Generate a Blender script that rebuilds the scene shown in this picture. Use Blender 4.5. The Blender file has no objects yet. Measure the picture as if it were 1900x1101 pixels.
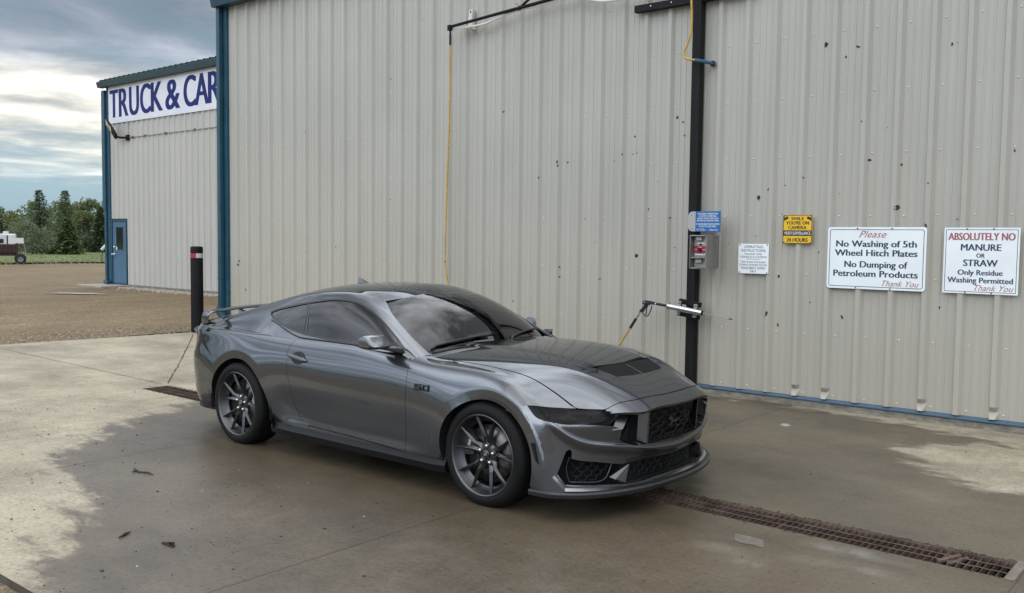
import bpy, bmesh, math, random
import numpy as np
from mathutils import Vector, Matrix
from mathutils.geometry import delaunay_2d_cdt
R_=math.radians
SC=bpy.context.scene
COL=SC.collection
# ------------------------------------------------------------------ camera
CAMP=np.array([3.89537530,-5.31555872,1.72803390]); YAW,PITCH,ROLL,FPX=-.694223211,.0625042645,.0116172731,1713.23406
def camera():
    d=np.array([math.sin(YAW)*math.cos(PITCH),math.cos(YAW)*math.cos(PITCH),-math.sin(PITCH)])
    r=np.array([math.cos(YAW),-math.sin(YAW),0]); u=np.cross(r,d)
    r2=r*math.cos(ROLL)+u*math.sin(ROLL); u2=-r*math.sin(ROLL)+u*math.cos(ROLL)
    cd=bpy.data.cameras.new('camera'); co=bpy.data.objects.new('camera',cd); COL.objects.link(co)
    cd.sensor_width=36; cd.lens=FPX/1900*36; cd.clip_start=.1; cd.clip_end=3000
    M=Matrix.Identity(4)
    for i in range(3):
        M[i][0]=r2[i]; M[i][1]=u2[i]; M[i][2]=-d[i]; M[i][3]=CAMP[i]
    co.matrix_world=M; SC.camera=co
camera()
# ------------------------------------------------------------------ sky, sun, exposure
SUN_EL,SUN_AZ=R_(50),R_(165)      # azimuth from +Y clockwise
SC.view_settings.view_transform='Standard'; SC.view_settings.look='None'
SC.view_settings.exposure=0.36; SC.view_settings.gamma=1
def N(nt,t,**k):
    n=nt.nodes.new(t)
    for a,b in k.items():
        if a in ('inp',):
            for i,vv in b.items(): n.inputs[i].default_value=vv
        else: setattr(n,a,b)
    return n
def ramp(nt,stops,interp='LINEAR'):
    r=nt.nodes.new('ShaderNodeValToRGB'); e=r.color_ramp.elements; r.color_ramp.interpolation=interp
    while len(e)<len(stops): e.new(.5)
    for i,(p,c) in enumerate(stops):
        e[i].position=p; e[i].color=tuple(c)+(1,) if len(c)==3 else c
    return r
def mth(nt,op,a,b=None,c=None,clamp=False):
    m=nt.nodes.new('ShaderNodeMath'); m.operation=op; m.use_clamp=clamp
    for i,q in enumerate((a,b,c)):
        if q is None: continue
        if isinstance(q,(int,float)): m.inputs[i].default_value=q
        else: nt.links.new(q,m.inputs[i])
    return m.outputs[0]
def mixc(nt,f,a,b,bt='MIX'):
    m=nt.nodes.new('ShaderNodeMix'); m.data_type='RGBA'; m.blend_type=bt
    for i,q in ((0,f),(6,a),(7,b)):
        if isinstance(q,(int,float)): m.inputs[i].default_value=q
        elif isinstance(q,tuple): m.inputs[i].default_value=q+(1,) if len(q)==3 else q
        else: nt.links.new(q,m.inputs[i])
    return m.outputs[2]
def world():
    w=bpy.data.worlds.new('World'); SC.world=w; w.use_nodes=True; nt=w.node_tree; nt.nodes.clear()
    L_=nt.links.new
    out=N(nt,'ShaderNodeOutputWorld'); bg=N(nt,'ShaderNodeBackground'); bg.inputs[1].default_value=.10
    sky=N(nt,'ShaderNodeTexSky',sky_type='NISHITA'); sky.sun_disc=False; sky.sun_elevation=SUN_EL; sky.sun_rotation=SUN_AZ
    sky.air_density=1.0; sky.dust_density=1.5; sky.ozone_density=1.5
    tc=N(nt,'ShaderNodeTexCoord'); sep=N(nt,'ShaderNodeSeparateXYZ'); L_(tc.outputs['Generated'],sep.inputs[0])
    x,y,z=sep.outputs
    zc=mth(nt,'MAXIMUM',z,0.0)
    den=mth(nt,'ADD',zc,.055)
    cx=mth(nt,'DIVIDE',x,den); cy=mth(nt,'DIVIDE',y,den)
    cmb=N(nt,'ShaderNodeCombineXYZ'); L_(cx,cmb.inputs[0]); L_(cy,cmb.inputs[1])
    def noise(scale,detail,rough,off,dist=0.0):
        mp=N(nt,'ShaderNodeMapping'); L_(cmb.outputs[0],mp.inputs[0]); mp.inputs['Location'].default_value=off
        mp.inputs['Rotation'].default_value=(0,0,R_(35)); mp.inputs['Scale'].default_value=(1,1.0,1)
        n=N(nt,'ShaderNodeTexNoise'); L_(mp.outputs[0],n.inputs['Vector'])
        n.inputs['Scale'].default_value=scale; n.inputs['Detail'].default_value=detail; n.inputs['Roughness'].default_value=rough
        n.inputs['Distortion'].default_value=dist
        return n.outputs[0]
    big=noise(.42,6,.55,(3.1,1.7,0),.25); fine=noise(1.5,9,.58,(7.3,2.2,0),.30)
    n=mth(nt,'ADD',mth(nt,'MULTIPLY',big,.62),mth(nt,'MULTIPLY',fine,.38))
    # cover: nearly closed overhead, broken and bright towards the horizon
    rc=ramp(nt,[(.0,(.0,.0,.0)),(.045,(.10,.10,.10)),(.075,(.45,.45,.45)),(.11,(.66,.66,.66)),(.17,(.62,.62,.62)),(.25,(.9,.9,.9)),(1,(.9,.9,.9))]); L_(zc,rc.inputs[0])
    cov=mth(nt,'ADD',rc.outputs[0],mth(nt,'MULTIPLY',mth(nt,'SUBTRACT',n,.5),2.6))
    cov=mth(nt,'MULTIPLY_ADD',cov,1.5,-.18,clamp=True)
    # cloud brightness: cream low in the sky, slate blue overhead
    rb=ramp(nt,[(0,(4.6,5.3,5.3)),(.05,(5.0,5.3,5.2)),(.085,(7.2,6.9,6.1)),(.145,(6.6,6.4,5.9)),(.17,(3.4,3.7,4.2)),(.20,(2.5,2.85,3.45)),(.27,(2.2,2.5,3.05)),(.38,(5.5,6.3,7.6)),(.55,(11,11.6,12.6)),(1,(13,13.4,14))]); L_(zc,rb.inputs[0])
    # the sun's half of the sky (behind the photographer) is the brighter one
    rs=ramp(nt,[(0,(6.4,7.2,7.8)),(.06,(7.8,8.7,9.6)),(.16,(9.0,10.1,11.8)),(.32,(10.4,11.9,14.0)),(.55,(11.8,13.0,14.8)),(1,(13,13.8,15))]); L_(zc,rs.inputs[0])
    sd=mth(nt,'ADD',mth(nt,'MULTIPLY',x,math.sin(SUN_AZ)*.5),mth(nt,'MULTIPLY',y,math.cos(SUN_AZ)))
    sf=mth(nt,'MULTIPLY_ADD',sd,1.1,.30,clamp=True)
    lum=mixc(nt,sf,rb.outputs[0],rs.outputs[0])
    sh=mth(nt,'MULTIPLY_ADD',mth(nt,'SUBTRACT',fine,.5),mth(nt,'MULTIPLY_ADD',mth(nt,'MAXIMUM',sf,mth(nt,'MULTIPLY_ADD',z,4.0,-1.3,clamp=True)),3.6,2.8),1.0)
    sh=mth(nt,'ADD',sh,mth(nt,'MULTIPLY',mth(nt,'SUBTRACT',big,.5),2.2))
    sh=mth(nt,'MINIMUM',mth(nt,'MAXIMUM',sh,.38),2.1)
    cl=N(nt,'ShaderNodeVectorMath',operation='SCALE'); L_(lum,cl.inputs[0]); L_(sh,cl.inputs['Scale'])
    skc=mixc(nt,.7,sky.outputs[0],(2.9,4.5,5.5))
    mx=mixc(nt,cov,skc,cl.outputs[0])
    L_(mx,bg.inputs[0]); L_(bg.outputs[0],out.inputs[0])
world()
def sun():
    l=bpy.data.lights.new('sun','SUN'); l.energy=.7; l.angle=R_(70); l.color=(1,.96,.90)
    o=bpy.data.objects.new('sun',l); COL.objects.link(o)
    d=Vector((math.sin(SUN_AZ)*math.cos(SUN_EL),math.cos(SUN_AZ)*math.cos(SUN_EL),math.sin(SUN_EL)))
    o.rotation_euler=d.to_track_quat('Z','Y').to_euler(); o.location=d*60
sun()
# ------------------------------------------------------------------ materials
MATS={}
def pbr(name,col,rough=.5,metal=0.0,coat=0.0,coatr=.03,spec=.5,emis=None,es=1.0):
    if name in MATS: return MATS[name]
    m=bpy.data.materials.new(name); m.use_nodes=True; b=m.node_tree.nodes['Principled BSDF']
    b.inputs['Base Color'].default_value=tuple(col)+(1,); b.inputs['Roughness'].default_value=rough; b.inputs['Metallic'].default_value=metal
    b.inputs['Coat Weight'].default_value=coat; b.inputs['Coat Roughness'].default_value=coatr; b.inputs['Specular IOR Level'].default_value=spec
    if emis: b.inputs['Emission Color'].default_value=tuple(emis)+(1,); b.inputs['Emission Strength'].default_value=es
    MATS[name]=m; return m
def grime(name,col,col2,scale=6,rough=(.45,.7),metal=0,spec=.5,bump=0.0,stretch=(1,1,1),lo=.35,hi=.7,detail=6,bscale=None,coat=0):
    """two-tone noisy material in object space"""
    if name in MATS: return MATS[name]
    m=bpy.data.materials.new(name); m.use_nodes=True; nt=m.node_tree; b=nt.nodes['Principled BSDF']; L_=nt.links.new
    tc=N(nt,'ShaderNodeTexCoord'); mp=N(nt,'ShaderNodeMapping'); L_(tc.outputs['Object'],mp.inputs[0]); mp.inputs['Scale'].default_value=stretch
    n=N(nt,'ShaderNodeTexNoise'); L_(mp.outputs[0],n.inputs['Vector']); n.inputs['Scale'].default_value=scale; n.inputs['Detail'].default_value=detail; n.inputs['Roughness'].default_value=.62
    r=ramp(nt,[(lo,col),(hi,col2)]); L_(n.outputs[0],r.inputs[0]); L_(r.outputs[0],b.inputs['Base Color'])
    r2=ramp(nt,[(lo,(rough[0],)*3),(hi,(rough[1],)*3)]); L_(n.outputs[0],r2.inputs[0]); L_(r2.outputs[0],b.inputs['Roughness'])
    b.inputs['Metallic'].default_value=metal; b.inputs['Coat Weight'].default_value=coat; b.inputs['Specular IOR Level'].default_value=spec
    if bump:
        n2=N(nt,'ShaderNodeTexNoise'); L_(mp.outputs[0],n2.inputs['Vector']); n2.inputs['Scale'].default_value=bscale or scale*5; n2.inputs['Detail'].default_value=4
        bp=N(nt,'ShaderNodeBump'); bp.inputs['Strength'].default_value=bump; bp.inputs['Distance'].default_value=.01; L_(n2.outputs[0],bp.inputs['Height']); L_(bp.outputs[0],b.inputs['Normal'])
    MATS[name]=m; return m
# ------------------------------------------------------------------ mesh helpers
class MB:
    def __init__(s): s.v=[]; s.f=[]; s.m=[]; s.sm=[]
    def add(s,vs,fs,mi=0,smooth=False):
        k=len(s.v); s.v+= [tuple(map(float,p)) for p in vs]
        for f in fs: s.f.append(tuple(i+k for i in f)); s.m.append(mi); s.sm.append(smooth)
        return s
    def box(s,x0,x1,y0,y1,z0,z1,mi=0):
        return s.add([(x0,y0,z0),(x1,y0,z0),(x1,y1,z0),(x0,y1,z0),(x0,y0,z1),(x1,y0,z1),(x1,y1,z1),(x0,y1,z1)],
          [(0,3,2,1),(4,5,6,7),(0,1,5,4),(1,2,6,5),(2,3,7,6),(3,0,4,7)],mi)
    def obox(s,c,ax,ay,az,mi=0):
        c,ax,ay,az=[np.array(q,float) for q in (c,ax,ay,az)]
        vs=[c+i*ax+j*ay+k*az for k in (-1,1) for (i,j) in ((-1,-1),(1,-1),(1,1),(-1,1))]
        fl=np.dot(np.cross(ax,ay),az)<0
        fs=[(0,3,2,1),(4,5,6,7),(0,1,5,4),(1,2,6,5),(2,3,7,6),(3,0,4,7)]
        if fl: fs=[f[::-1] for f in fs]
        return s.add(vs,fs,mi)
    def prism(s,poly,d0,d1,axis='y',mi=0):
        """poly in the plane normal to axis, extruded d0..d1"""
        n=len(poly)
        def P(a,b,d): return {'y':(a,d,b),'x':(d,a,b),'z':(a,b,d)}[axis]
        vs=[P(a,b,d0) for a,b in poly]+[P(a,b,d1) for a,b in poly]
        fs=[tuple(range(n)),tuple(range(2*n-1,n-1,-1))]+[(i,n+i,n+(i+1)%n,(i+1)%n) for i in range(n)]
        return s.add(vs,fs,mi)
    def tube(s,pts,r,n=8,mi=0,cap=True,smooth=True):
        pts=[np.array(p,float) for p in pts]; m=len(pts); rr=r if isinstance(r,(list,tuple)) else [r]*m
        T=[pts[min(i+1,m-1)]-pts[max(i-1,0)] for i in range(m)]; T=[t/(np.linalg.norm(t)+1e-12) for t in T]
        a=np.array([0,0,1.0]) if abs(T[0][2])<.9 else np.array([1.0,0,0])
        u=np.cross(T[0],a); u/=np.linalg.norm(u); vs=[]
        for i in range(m):
            u=u-T[i]*np.dot(u,T[i]); u/=np.linalg.norm(u)+1e-12; w=np.cross(T[i],u)
            for k in range(n):
                t=2*math.pi*k/n; vs.append(pts[i]+rr[i]*(u*math.cos(t)+w*math.sin(t)))
        fs=[(i*n+k,i*n+(k+1)%n,(i+1)*n+(k+1)%n,(i+1)*n+k) for i in range(m-1) for k in range(n)]
        s.add(vs,fs,mi,smooth)
        if cap: s.add(vs[:n],[tuple(range(n))[::-1]],mi); s.add(vs[-n:],[tuple(range(n))],mi)
        return s
    def lathe(s,prof,c,ax,n=48,mi=0,smooth=True,arc=(0,2*math.pi)):
        """prof list of (r,d) round axis ax through c"""
        c=np.array(c,float); ax=np.array(ax,float)/np.linalg.norm(ax)
        a=np.array([0,0,1.0]) if abs(ax[2])<.9 else np.array([1.0,0,0])
        u=np.cross(ax,a); u/=np.linalg.norm(u); w=np.cross(ax,u); full=abs(arc[1]-arc[0]-2*math.pi)<1e-6
        m=n if full else n+1; vs=[]
        for (r,d) in prof:
            for k in range(m):
                t=arc[0]+(arc[1]-arc[0])*k/n; vs.append(c+ax*d+r*(u*math.cos(t)+w*math.sin(t)))
        fs=[]
        for i in range(len(prof)-1):
            for k in range(n):
                k2=(k+1)%m
                fs.append((i*m+k,i*m+k2,(i+1)*m+k2,(i+1)*m+k))
        return s.add(vs,fs,mi,smooth)
    def build(s,name,mats,parent=None,bevel=0.0,seg=2,merge=False,recalc=True,autosmooth=None):
        me=bpy.data.meshes.new(name); me.from_pydata(s.v,[],s.f)
        for mm in (mats if isinstance(mats,(list,tuple)) else [mats]): me.materials.append(mm)
        me.polygons.foreach_set('material_index',s.m); me.polygons.foreach_set('use_smooth',s.sm)
        if merge or bevel or recalc:
            bm=bmesh.new(); bm.from_mesh(me)
            if merge or bevel: bmesh.ops.remove_doubles(bm,verts=bm.verts,dist=1e-5)
            if recalc: bmesh.ops.recalc_face_normals(bm,faces=bm.faces)
            if bevel:
                ed=[e for e in bm.edges if len(e.link_faces)==2 and e.calc_face_angle(0)>R_(35)]
                bmesh.ops.bevel(bm,geom=ed,offset=bevel,segments=seg,affect='EDGES',profile=.5,clamp_overlap=True)
            bm.to_mesh(me); bm.free()
        o=bpy.data.objects.new(name,me); COL.objects.link(o)
        if parent: o.parent=parent
        if autosmooth: 
            me.polygons.foreach_set('use_smooth',[True]*len(me.polygons)); me.set_sharp_from_angle(angle=R_(autosmooth))
        return o
def tag(o,label,cat,group=None,kind=None):
    if label: o['label']=label
    if cat: o['category']=cat
    if group: o['group']=group
    if kind: o['kind']=kind
    return o
def thing(name,label,cat,loc=(0,0,0),rz=0,group=None):
    o=bpy.data.objects.new(name,None); COL.objects.link(o); o.location=loc; o.rotation_euler=(0,0,rz); o.empty_display_size=.2
    return tag(o,label,cat,group)
def place(root):
    """children were modelled in world space: move them under a root that stands elsewhere"""
    bpy.context.view_layer.update()
    inv=root.matrix_world.inverted()
    for c in root.children:
        if c.type=='MESH' and not c.get('_l'):
            c.matrix_parent_inverse=inv
def struct(o): o['kind']='structure'; return o
CAPH=.682
def text_mesh(lines,name,mat,parent=None,M=None,depth=.0006,bold=0.0):
    """lines: (text, x, y, height, width or None, align, shear); each line one flat mesh, local x right, y up"""
    o=None
    for (t,x,y,h,w,al,sh) in lines:
        cu=bpy.data.curves.new('txt','FONT'); cu.body=t; cu.size=1; cu.align_x='LEFT'; cu.shear=sh; cu.resolution_u=3 if h<.2 else 10
        ob=bpy.data.objects.new('txt',cu); COL.objects.link(ob); bpy.context.view_layer.update()
        me=bpy.data.meshes.new_from_object(ob.evaluated_get(bpy.context.evaluated_depsgraph_get()))
        P=np.array([q.co[:] for q in me.vertices]) if len(me.vertices) else np.zeros((0,3))
        F_=[tuple(p.vertices) for p in me.polygons]
        bpy.data.objects.remove(ob); bpy.data.curves.remove(cu); bpy.data.meshes.remove(me)
        if not len(P): continue
        s=h/CAPH; x0,x1=P[:,0].min(),P[:,0].max(); sx=s if w is None else w/(x1-x0); W_=(x1-x0)*sx
        off=x-(0 if al=='l' else W_/2 if al=='c' else W_)
        P2=np.stack([(P[:,0]-x0)*sx+off,P[:,1]*s+y,0*P[:,0]],1); vs=[];fs=[]
        for q,dx in enumerate((0,-bold*h,bold*h) if bold else (0,)):
            k=len(vs); vs+=(P2+[dx,0,.0002*q]).tolist(); fs+=[tuple(i+k for i in f) for f in F_]
        me=bpy.data.meshes.new(name); me.from_pydata(vs,[],fs); me.materials.append(mat)
        o=bpy.data.objects.new(name,me); COL.objects.link(o)
        if M is not None: me.transform(M)
        if parent: o.parent=parent
    return o
def explode(o,single):
    """give every separate piece of a mesh an object of its own"""
    me=o.data; n=len(me.vertices); par=list(range(n))
    def find(i):
        while par[i]!=i: par[i]=par[par[i]]; i=par[i]
        return i
    seen={}
    for v in me.vertices:
        k=tuple(round(c,5) for c in v.co)
        if k in seen: par[find(v.index)]=find(seen[k])
        else: seen[k]=v.index
    for p in me.polygons:
        vs=p.vertices
        for j in vs[1:]: par[find(j)]=find(vs[0])
    gr={}
    for p in me.polygons: gr.setdefault(find(p.vertices[0]),[]).append(p.index)
    o.name=single; me.name=single
    if len(gr)<2: return
    for ids in gr.values():
        idx={}; vs=[]; fs=[]; mi=[]; sm=[]
        for i in ids:
            p=me.polygons[i]; f=[]
            for v in p.vertices:
                if v not in idx: idx[v]=len(vs); vs.append(me.vertices[v].co[:])
                f.append(idx[v])
            fs.append(f); mi.append(p.material_index); sm.append(p.use_smooth)
        m=bpy.data.meshes.new(single); m.from_pydata(vs,[],fs)
        for mm in me.materials: m.materials.append(mm)
        m.polygons.foreach_set('material_index',mi); m.polygons.foreach_set('use_smooth',sm)
        q=bpy.data.objects.new(single,m); COL.objects.link(q); q.parent=o.parent; q.matrix_parent_inverse=o.matrix_parent_inverse
    bpy.data.objects.remove(o)
def wallM(x,y,z):   # local (x right, y up) -> facing -Y
    return Matrix(((1,0,0,x),(0,0,-1,y),(0,1,0,z),(0,0,0,1)))
# ------------------------------------------------------------------ ground
YWALL=4.10
PADX0,PADX1,PADY0,PADY1=-11.1,9.0,-3.44,4.06
TR=(-5.86,2.87,-.068,.245)       # trench x0,x1,y0,y1
def sdist(P,poly):
    """signed distance to a polygon, negative inside"""
    P=np.asarray(P,float); A=np.asarray(poly,float); B=np.roll(A,-1,0)
    d=np.full(len(P),1e9); ins=np.zeros(len(P),bool)
    for a,b in zip(A,B):
        e=b-a; w=P-a; t=np.clip((w@e)/(e@e),0,1); q=w-t[:,None]*e; d=np.minimum(d,np.hypot(q[:,0],q[:,1]))
        c=((a[1]<=P[:,1])&(b[1]>P[:,1]))|((b[1]<=P[:,1])&(a[1]>P[:,1]))
        with np.errstate(divide='ignore',invalid='ignore'):
            xi=a[0]+(P[:,1]-a[1])/(b[1]-a[1])*(b[0]-a[0])
        ins^=c&(P[:,0]<xi)
    return np.where(ins,-d,d)
CHALK=[(2.12,-.20,.26,.075,.9),(1.55,-.62,.16,.06,.5),(1.78,-.72,.10,.05,.45),(2.0,-.48,.12,.05,.4),(2.3,-.42,.2,.05,.5),(-.52,2.62,.22,.05,.7),(.75,.45,.10,.05,.5)]
WET=[(-5.0,.30),(-4.71,-.21),(-4.32,-.80),(-4.02,-1.50),(-3.75,-1.62),(-3.50,-1.90),(-2.95,-2.42),(-2.5,-2.30),(-2.05,-2.55),(-1.6,-2.85),(-1.15,-3.15),(-.62,-3.50),(-.5,-3.9),
     (9.5,-3.9),(9.5,1.5),(3.4,1.9),(2.60,1.80),(2.38,1.74),(2.12,1.90),(1.78,2.25),(1.55,2.62),(1.50,2.95),(1.56,3.15),(1.85,3.18),(2.12,3.42),(1.9,3.66),(1.2,3.80),(.4,3.90),(-1.0,4.1),(-5.6,4.1),(-5.9,2.4),(-5.5,1.2)]
def pad_material():
    m=bpy.data.materials.new('concrete_pad'); m.use_nodes=True; nt=m.node_tree; b=nt.nodes['Principled BSDF']; L_=nt.links.new
    tc=N(nt,'ShaderNodeTexCoord'); at=N(nt,'ShaderNodeAttribute',attribute_name='wet')
    def noise(sc,det,rough=.6,st=(1,1,1),off=(0,0,0)):
        mp=N(nt,'ShaderNodeMapping'); L_(tc.outputs['Object'],mp.inputs[0]); mp.inputs['Scale'].default_value=st; mp.inputs['Location'].default_value=off
        n=N(nt,'ShaderNodeTexNoise'); L_(mp.outputs[0],n.inputs['Vector']); n.inputs['Scale'].default_value=sc; n.inputs['Detail'].default_value=det; n.inputs['Roughness'].default_value=rough
        return n.outputs[0]
    edge=noise(2.2,8,.68,(1.0,2.2,1)); cl=noise(1.1,6,.6); st=noise(.55,4,.55,(1,1,1),(4,9,0)); sp=noise(38,3,.7); mid=noise(7,6,.65,(1.2,.7,1))
    d=mth(nt,'ADD',at.outputs['Fac'],mth(nt,'MULTIPLY',mth(nt,'SUBTRACT',edge,.5),1.25))
    wet=mth(nt,'MULTIPLY_ADD',d,-6.0,.5,clamp=True)
    damp=mth(nt,'MULTIPLY_ADD',d,-2.0,.75,clamp=True)
    # dry concrete: pale buff with darker drifts and specks
    rd=ramp(nt,[(.28,(.200,.174,.128)),(.5,(.33,.286,.212)),(.72,(.41,.360,.275))])
    L_(mth(nt,'ADD',mth(nt,'MULTIPLY',cl,.5),mth(nt,'MULTIPLY',mid,.5)),rd.inputs[0])
    # wet concrete: brown-grey with rusty patches
    rw=ramp(nt,[(.30,(.068,.053,.035)),(.5,(.110,.088,.060)),(.70,(.165,.134,.092))])
    L_(mth(nt,'ADD',mth(nt,'MULTIPLY',cl,.45),mth(nt,'ADD',mth(nt,'MULTIPLY',mid,.25),mth(nt,'MULTIPLY',st,.30))),rw.inputs[0])
    rust=ramp(nt,[(.52,(0,0,0)),(.72,(1,1,1))]); L_(st,rust.inputs[0])
    wcol=mixc(nt,mth(nt,'MULTIPLY',rust.outputs[0],.55),rw.outputs[0],(.105,.074,.044))
    dcol=mixc(nt,mth(nt,'MULTIPLY',damp,.22),rd.outputs[0],(.22,.20,.165))
    col=mixc(nt,wet,dcol,wcol)
    spk=ramp(nt,[(.28,(.40,.40,.40)),(.44,(.93,.93,.93)),(.60,(1.04,1.04,1.03)),(.76,(1.45,1.43,1.35))]); L_(sp,spk.inputs[0])
    col=mixc(nt,1.0,col,spk.outputs[0],'MULTIPLY')
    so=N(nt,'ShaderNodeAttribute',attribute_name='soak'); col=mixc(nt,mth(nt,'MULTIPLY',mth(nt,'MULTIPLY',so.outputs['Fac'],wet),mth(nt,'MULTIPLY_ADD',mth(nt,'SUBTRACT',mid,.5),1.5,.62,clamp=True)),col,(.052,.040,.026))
    # chalky dried splashes
    ck=noise(1.6,7,.7,(.7,2.0,1),(1.3,5.1,0)); ckr=ramp(nt,[(.66,(0,0,0)),(.76,(1,1,1))]); L_(ck,ckr.inputs[0])
    col=mixc(nt,mth(nt,'MULTIPLY',ckr.outputs[0],.22),col,(.40,.38,.33))
    ac=N(nt,'ShaderNodeAttribute',attribute_name='chalk'); cm=mth(nt,'MULTIPLY',ac.outputs['Fac'],mth(nt,'MULTIPLY_ADD',mth(nt,'SUBTRACT',mid,.38),4.0,.2,clamp=True),clamp=True)
    col=mixc(nt,mth(nt,'MULTIPLY',cm,.6),col,(.36,.34,.30))
    # broad lighter and darker drifts in the damp area
    br=noise(.9,5,.62,(.8,1.4,1),(11,3,0)); brr=ramp(nt,[(.32,(.74,.73,.72)),(.5,(1,1,1)),(.70,(1.24,1.25,1.22))]); L_(br,brr.inputs[0])
    col=mixc(nt,1.0,col,brr.outputs[0],'MULTIPLY')
    sep=N(nt,'ShaderNodeSeparateXYZ'); L_(tc.outputs['Object'],sep.inputs[0])
    L_(col,b.inputs['Base Color'])
    rr=mth(nt,'MULTIPLY_ADD',mid,.34,.20); rough=mth(nt,'ADD',mth(nt,'MULTIPLY',wet,mth(nt,'SUBTRACT',rr,.82)),.82)
    L_(rough,b.inputs['Roughness'])
    b.inputs['Specular IOR Level'].default_value=.34
    bp=N(nt,'ShaderNodeBump'); bp.inputs['Strength'].default_value=.35; bp.inputs['Distance'].default_value=.004
    L_(mth(nt,'ADD',sp,mid),bp.inputs['Height']); L_(bp.outputs[0],b.inputs['Normal'])
    return m
def edge_x(y): return -11.27+.10*(y-.5) if y<.5 else -11.27+.105*(y-.5)
JX=[-9.0,-5.93,-2.98,-.02,2.93,5.9]; JY=[TR[2],TR[3]]
def pad():
    xs=sorted(set([round(x,4) for x in np.arange(-11.0,9.01,.075)]+[TR[0],TR[1]]+[q for j in JX for q in (j-.0022,j+.0022)]))
    ys=sorted(set([round(y,4) for y in np.arange(PADY0,PADY1+.001,.075)]+[PADY1,TR[2],TR[3]]))
    xs=np.array(xs); ys=np.array(ys); nx,ny=len(xs),len(ys)
    X,Y=np.meshgrid(xs,ys,indexing='ij'); X0=X.copy()
    for j in range(ny): X[0,j]=edge_x(ys[j])
    Z=np.zeros_like(X)
    V=np.stack([X,Y,Z],-1).reshape(-1,3); fs=[]
    cut=set()
    for i in range(nx-1):
        xm=(xs[i]+xs[i+1])/2
        isj=any(abs(xm-j)<.0015 for j in JX)
        for j in range(ny-1):
            ym=(ys[j]+ys[j+1])/2
            if TR[0]<xm<TR[1] and TR[2]<ym<TR[3]: continue
            if isj and not (ym>TR[3] and xm>0): continue
            fs.append((i*ny+j,(i+1)*ny+j,(i+1)*ny+j+1,i*ny+j+1))
    me=bpy.data.meshes.new('concrete_pad'); me.from_pydata(V.tolist(),[],fs)
    a=me.attributes.new('wet','FLOAT','POINT'); a.data.foreach_set('value',sdist(V[:,:2],WET).astype(np.float32))
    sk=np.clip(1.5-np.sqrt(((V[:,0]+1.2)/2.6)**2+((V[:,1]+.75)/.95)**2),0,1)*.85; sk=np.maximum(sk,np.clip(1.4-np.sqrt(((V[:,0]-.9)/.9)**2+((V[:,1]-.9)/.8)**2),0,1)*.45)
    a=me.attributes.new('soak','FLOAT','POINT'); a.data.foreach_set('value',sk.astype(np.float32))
    ck=np.zeros(len(V))
    for (x,y,rx,ry,w) in CHALK: ck=np.maximum(ck,w*np.clip(1.35-np.sqrt(((V[:,0]-x)/rx)**2+((V[:,1]-y)/ry)**2),0,1))
    a=me.attributes.new('chalk','FLOAT','POINT'); a.data.foreach_set('value',ck.astype(np.float32))
    me.materials.append(pad_material()); o=bpy.data.objects.new('concrete_pad',me); COL.objects.link(o); struct(o)
    # slab body under the sheet: joints and edges show its dark sides
    b=MB(); g=grime('slab_side',(.040,.034,.027),(.11,.097,.078),5)
    def blk(x0,x1,y0,y1): b.box(x0,x1,y0,y1,-.30,-.0022)
    blk(-10.95,PADX1,PADY0+.003,TR[2]-.004); blk(-10.95,PADX1,TR[3]+.004,PADY1-.004); blk(-10.95,TR[0]-.004,TR[2]-.004,TR[3]+.004); blk(TR[1]+.004,PADX1,TR[2]-.004,TR[3]+.004)
    for k in range(40):
        y0=PADY0+.003+(7.49)*k/40; y1=PADY0+.003+7.49*(k+1)/40; xa,xb=edge_x(y0)+.004,edge_x(y1)+.004
        b.add([(xa,y0,-.006),(xb,y1,-.006),(xb,y1,-.3),(xa,y0,-.3),(-10.95,y0,-.006),(-10.95,y1,-.006)],[(0,1,2,3),(0,4,5,1)])
    b.box(PADX0+.3,PADX1,PADY0,PADY0+.002,-.3,-.002)
    s=b.build('concrete_slab',g); struct(s)
pad()
def joints():
    rg=random.Random(6); m=pbr('joint_dirt',(.060,.050,.038),.95)
    for pts,w in (([(-10.62,3.45),(-8.2,1.83),(-5.90,.26)],.010),([(-10.9,.36),(-8.6,.30),(-5.88,.255)],.006)):
        P=[]
        for (a,b) in zip(pts[:-1],pts[1:]):
            for k in range(24): t=k/24; P.append((a[0]+(b[0]-a[0])*t+rg.gauss(0,.004),a[1]+(b[1]-a[1])*t+rg.gauss(0,.004)))
        vs=[];n=len(P); L1=np.array(pts[-1])-np.array(pts[0]); L1/=np.hypot(*L1); nn=np.array([-L1[1],L1[0]])
        for p in P: ww=w*rg.uniform(.5,1.1); vs+=[(p[0]+nn[0]*ww,p[1]+nn[1]*ww,.0022),(p[0]-nn[0]*ww,p[1]-nn[1]*ww,.0022)]
        struct(MB().add(vs,[(2*k,2*k+1,2*k+3,2*k+2) for k in range(n-1)]).build('slab_crack',m,recalc=True))
joints()
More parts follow.
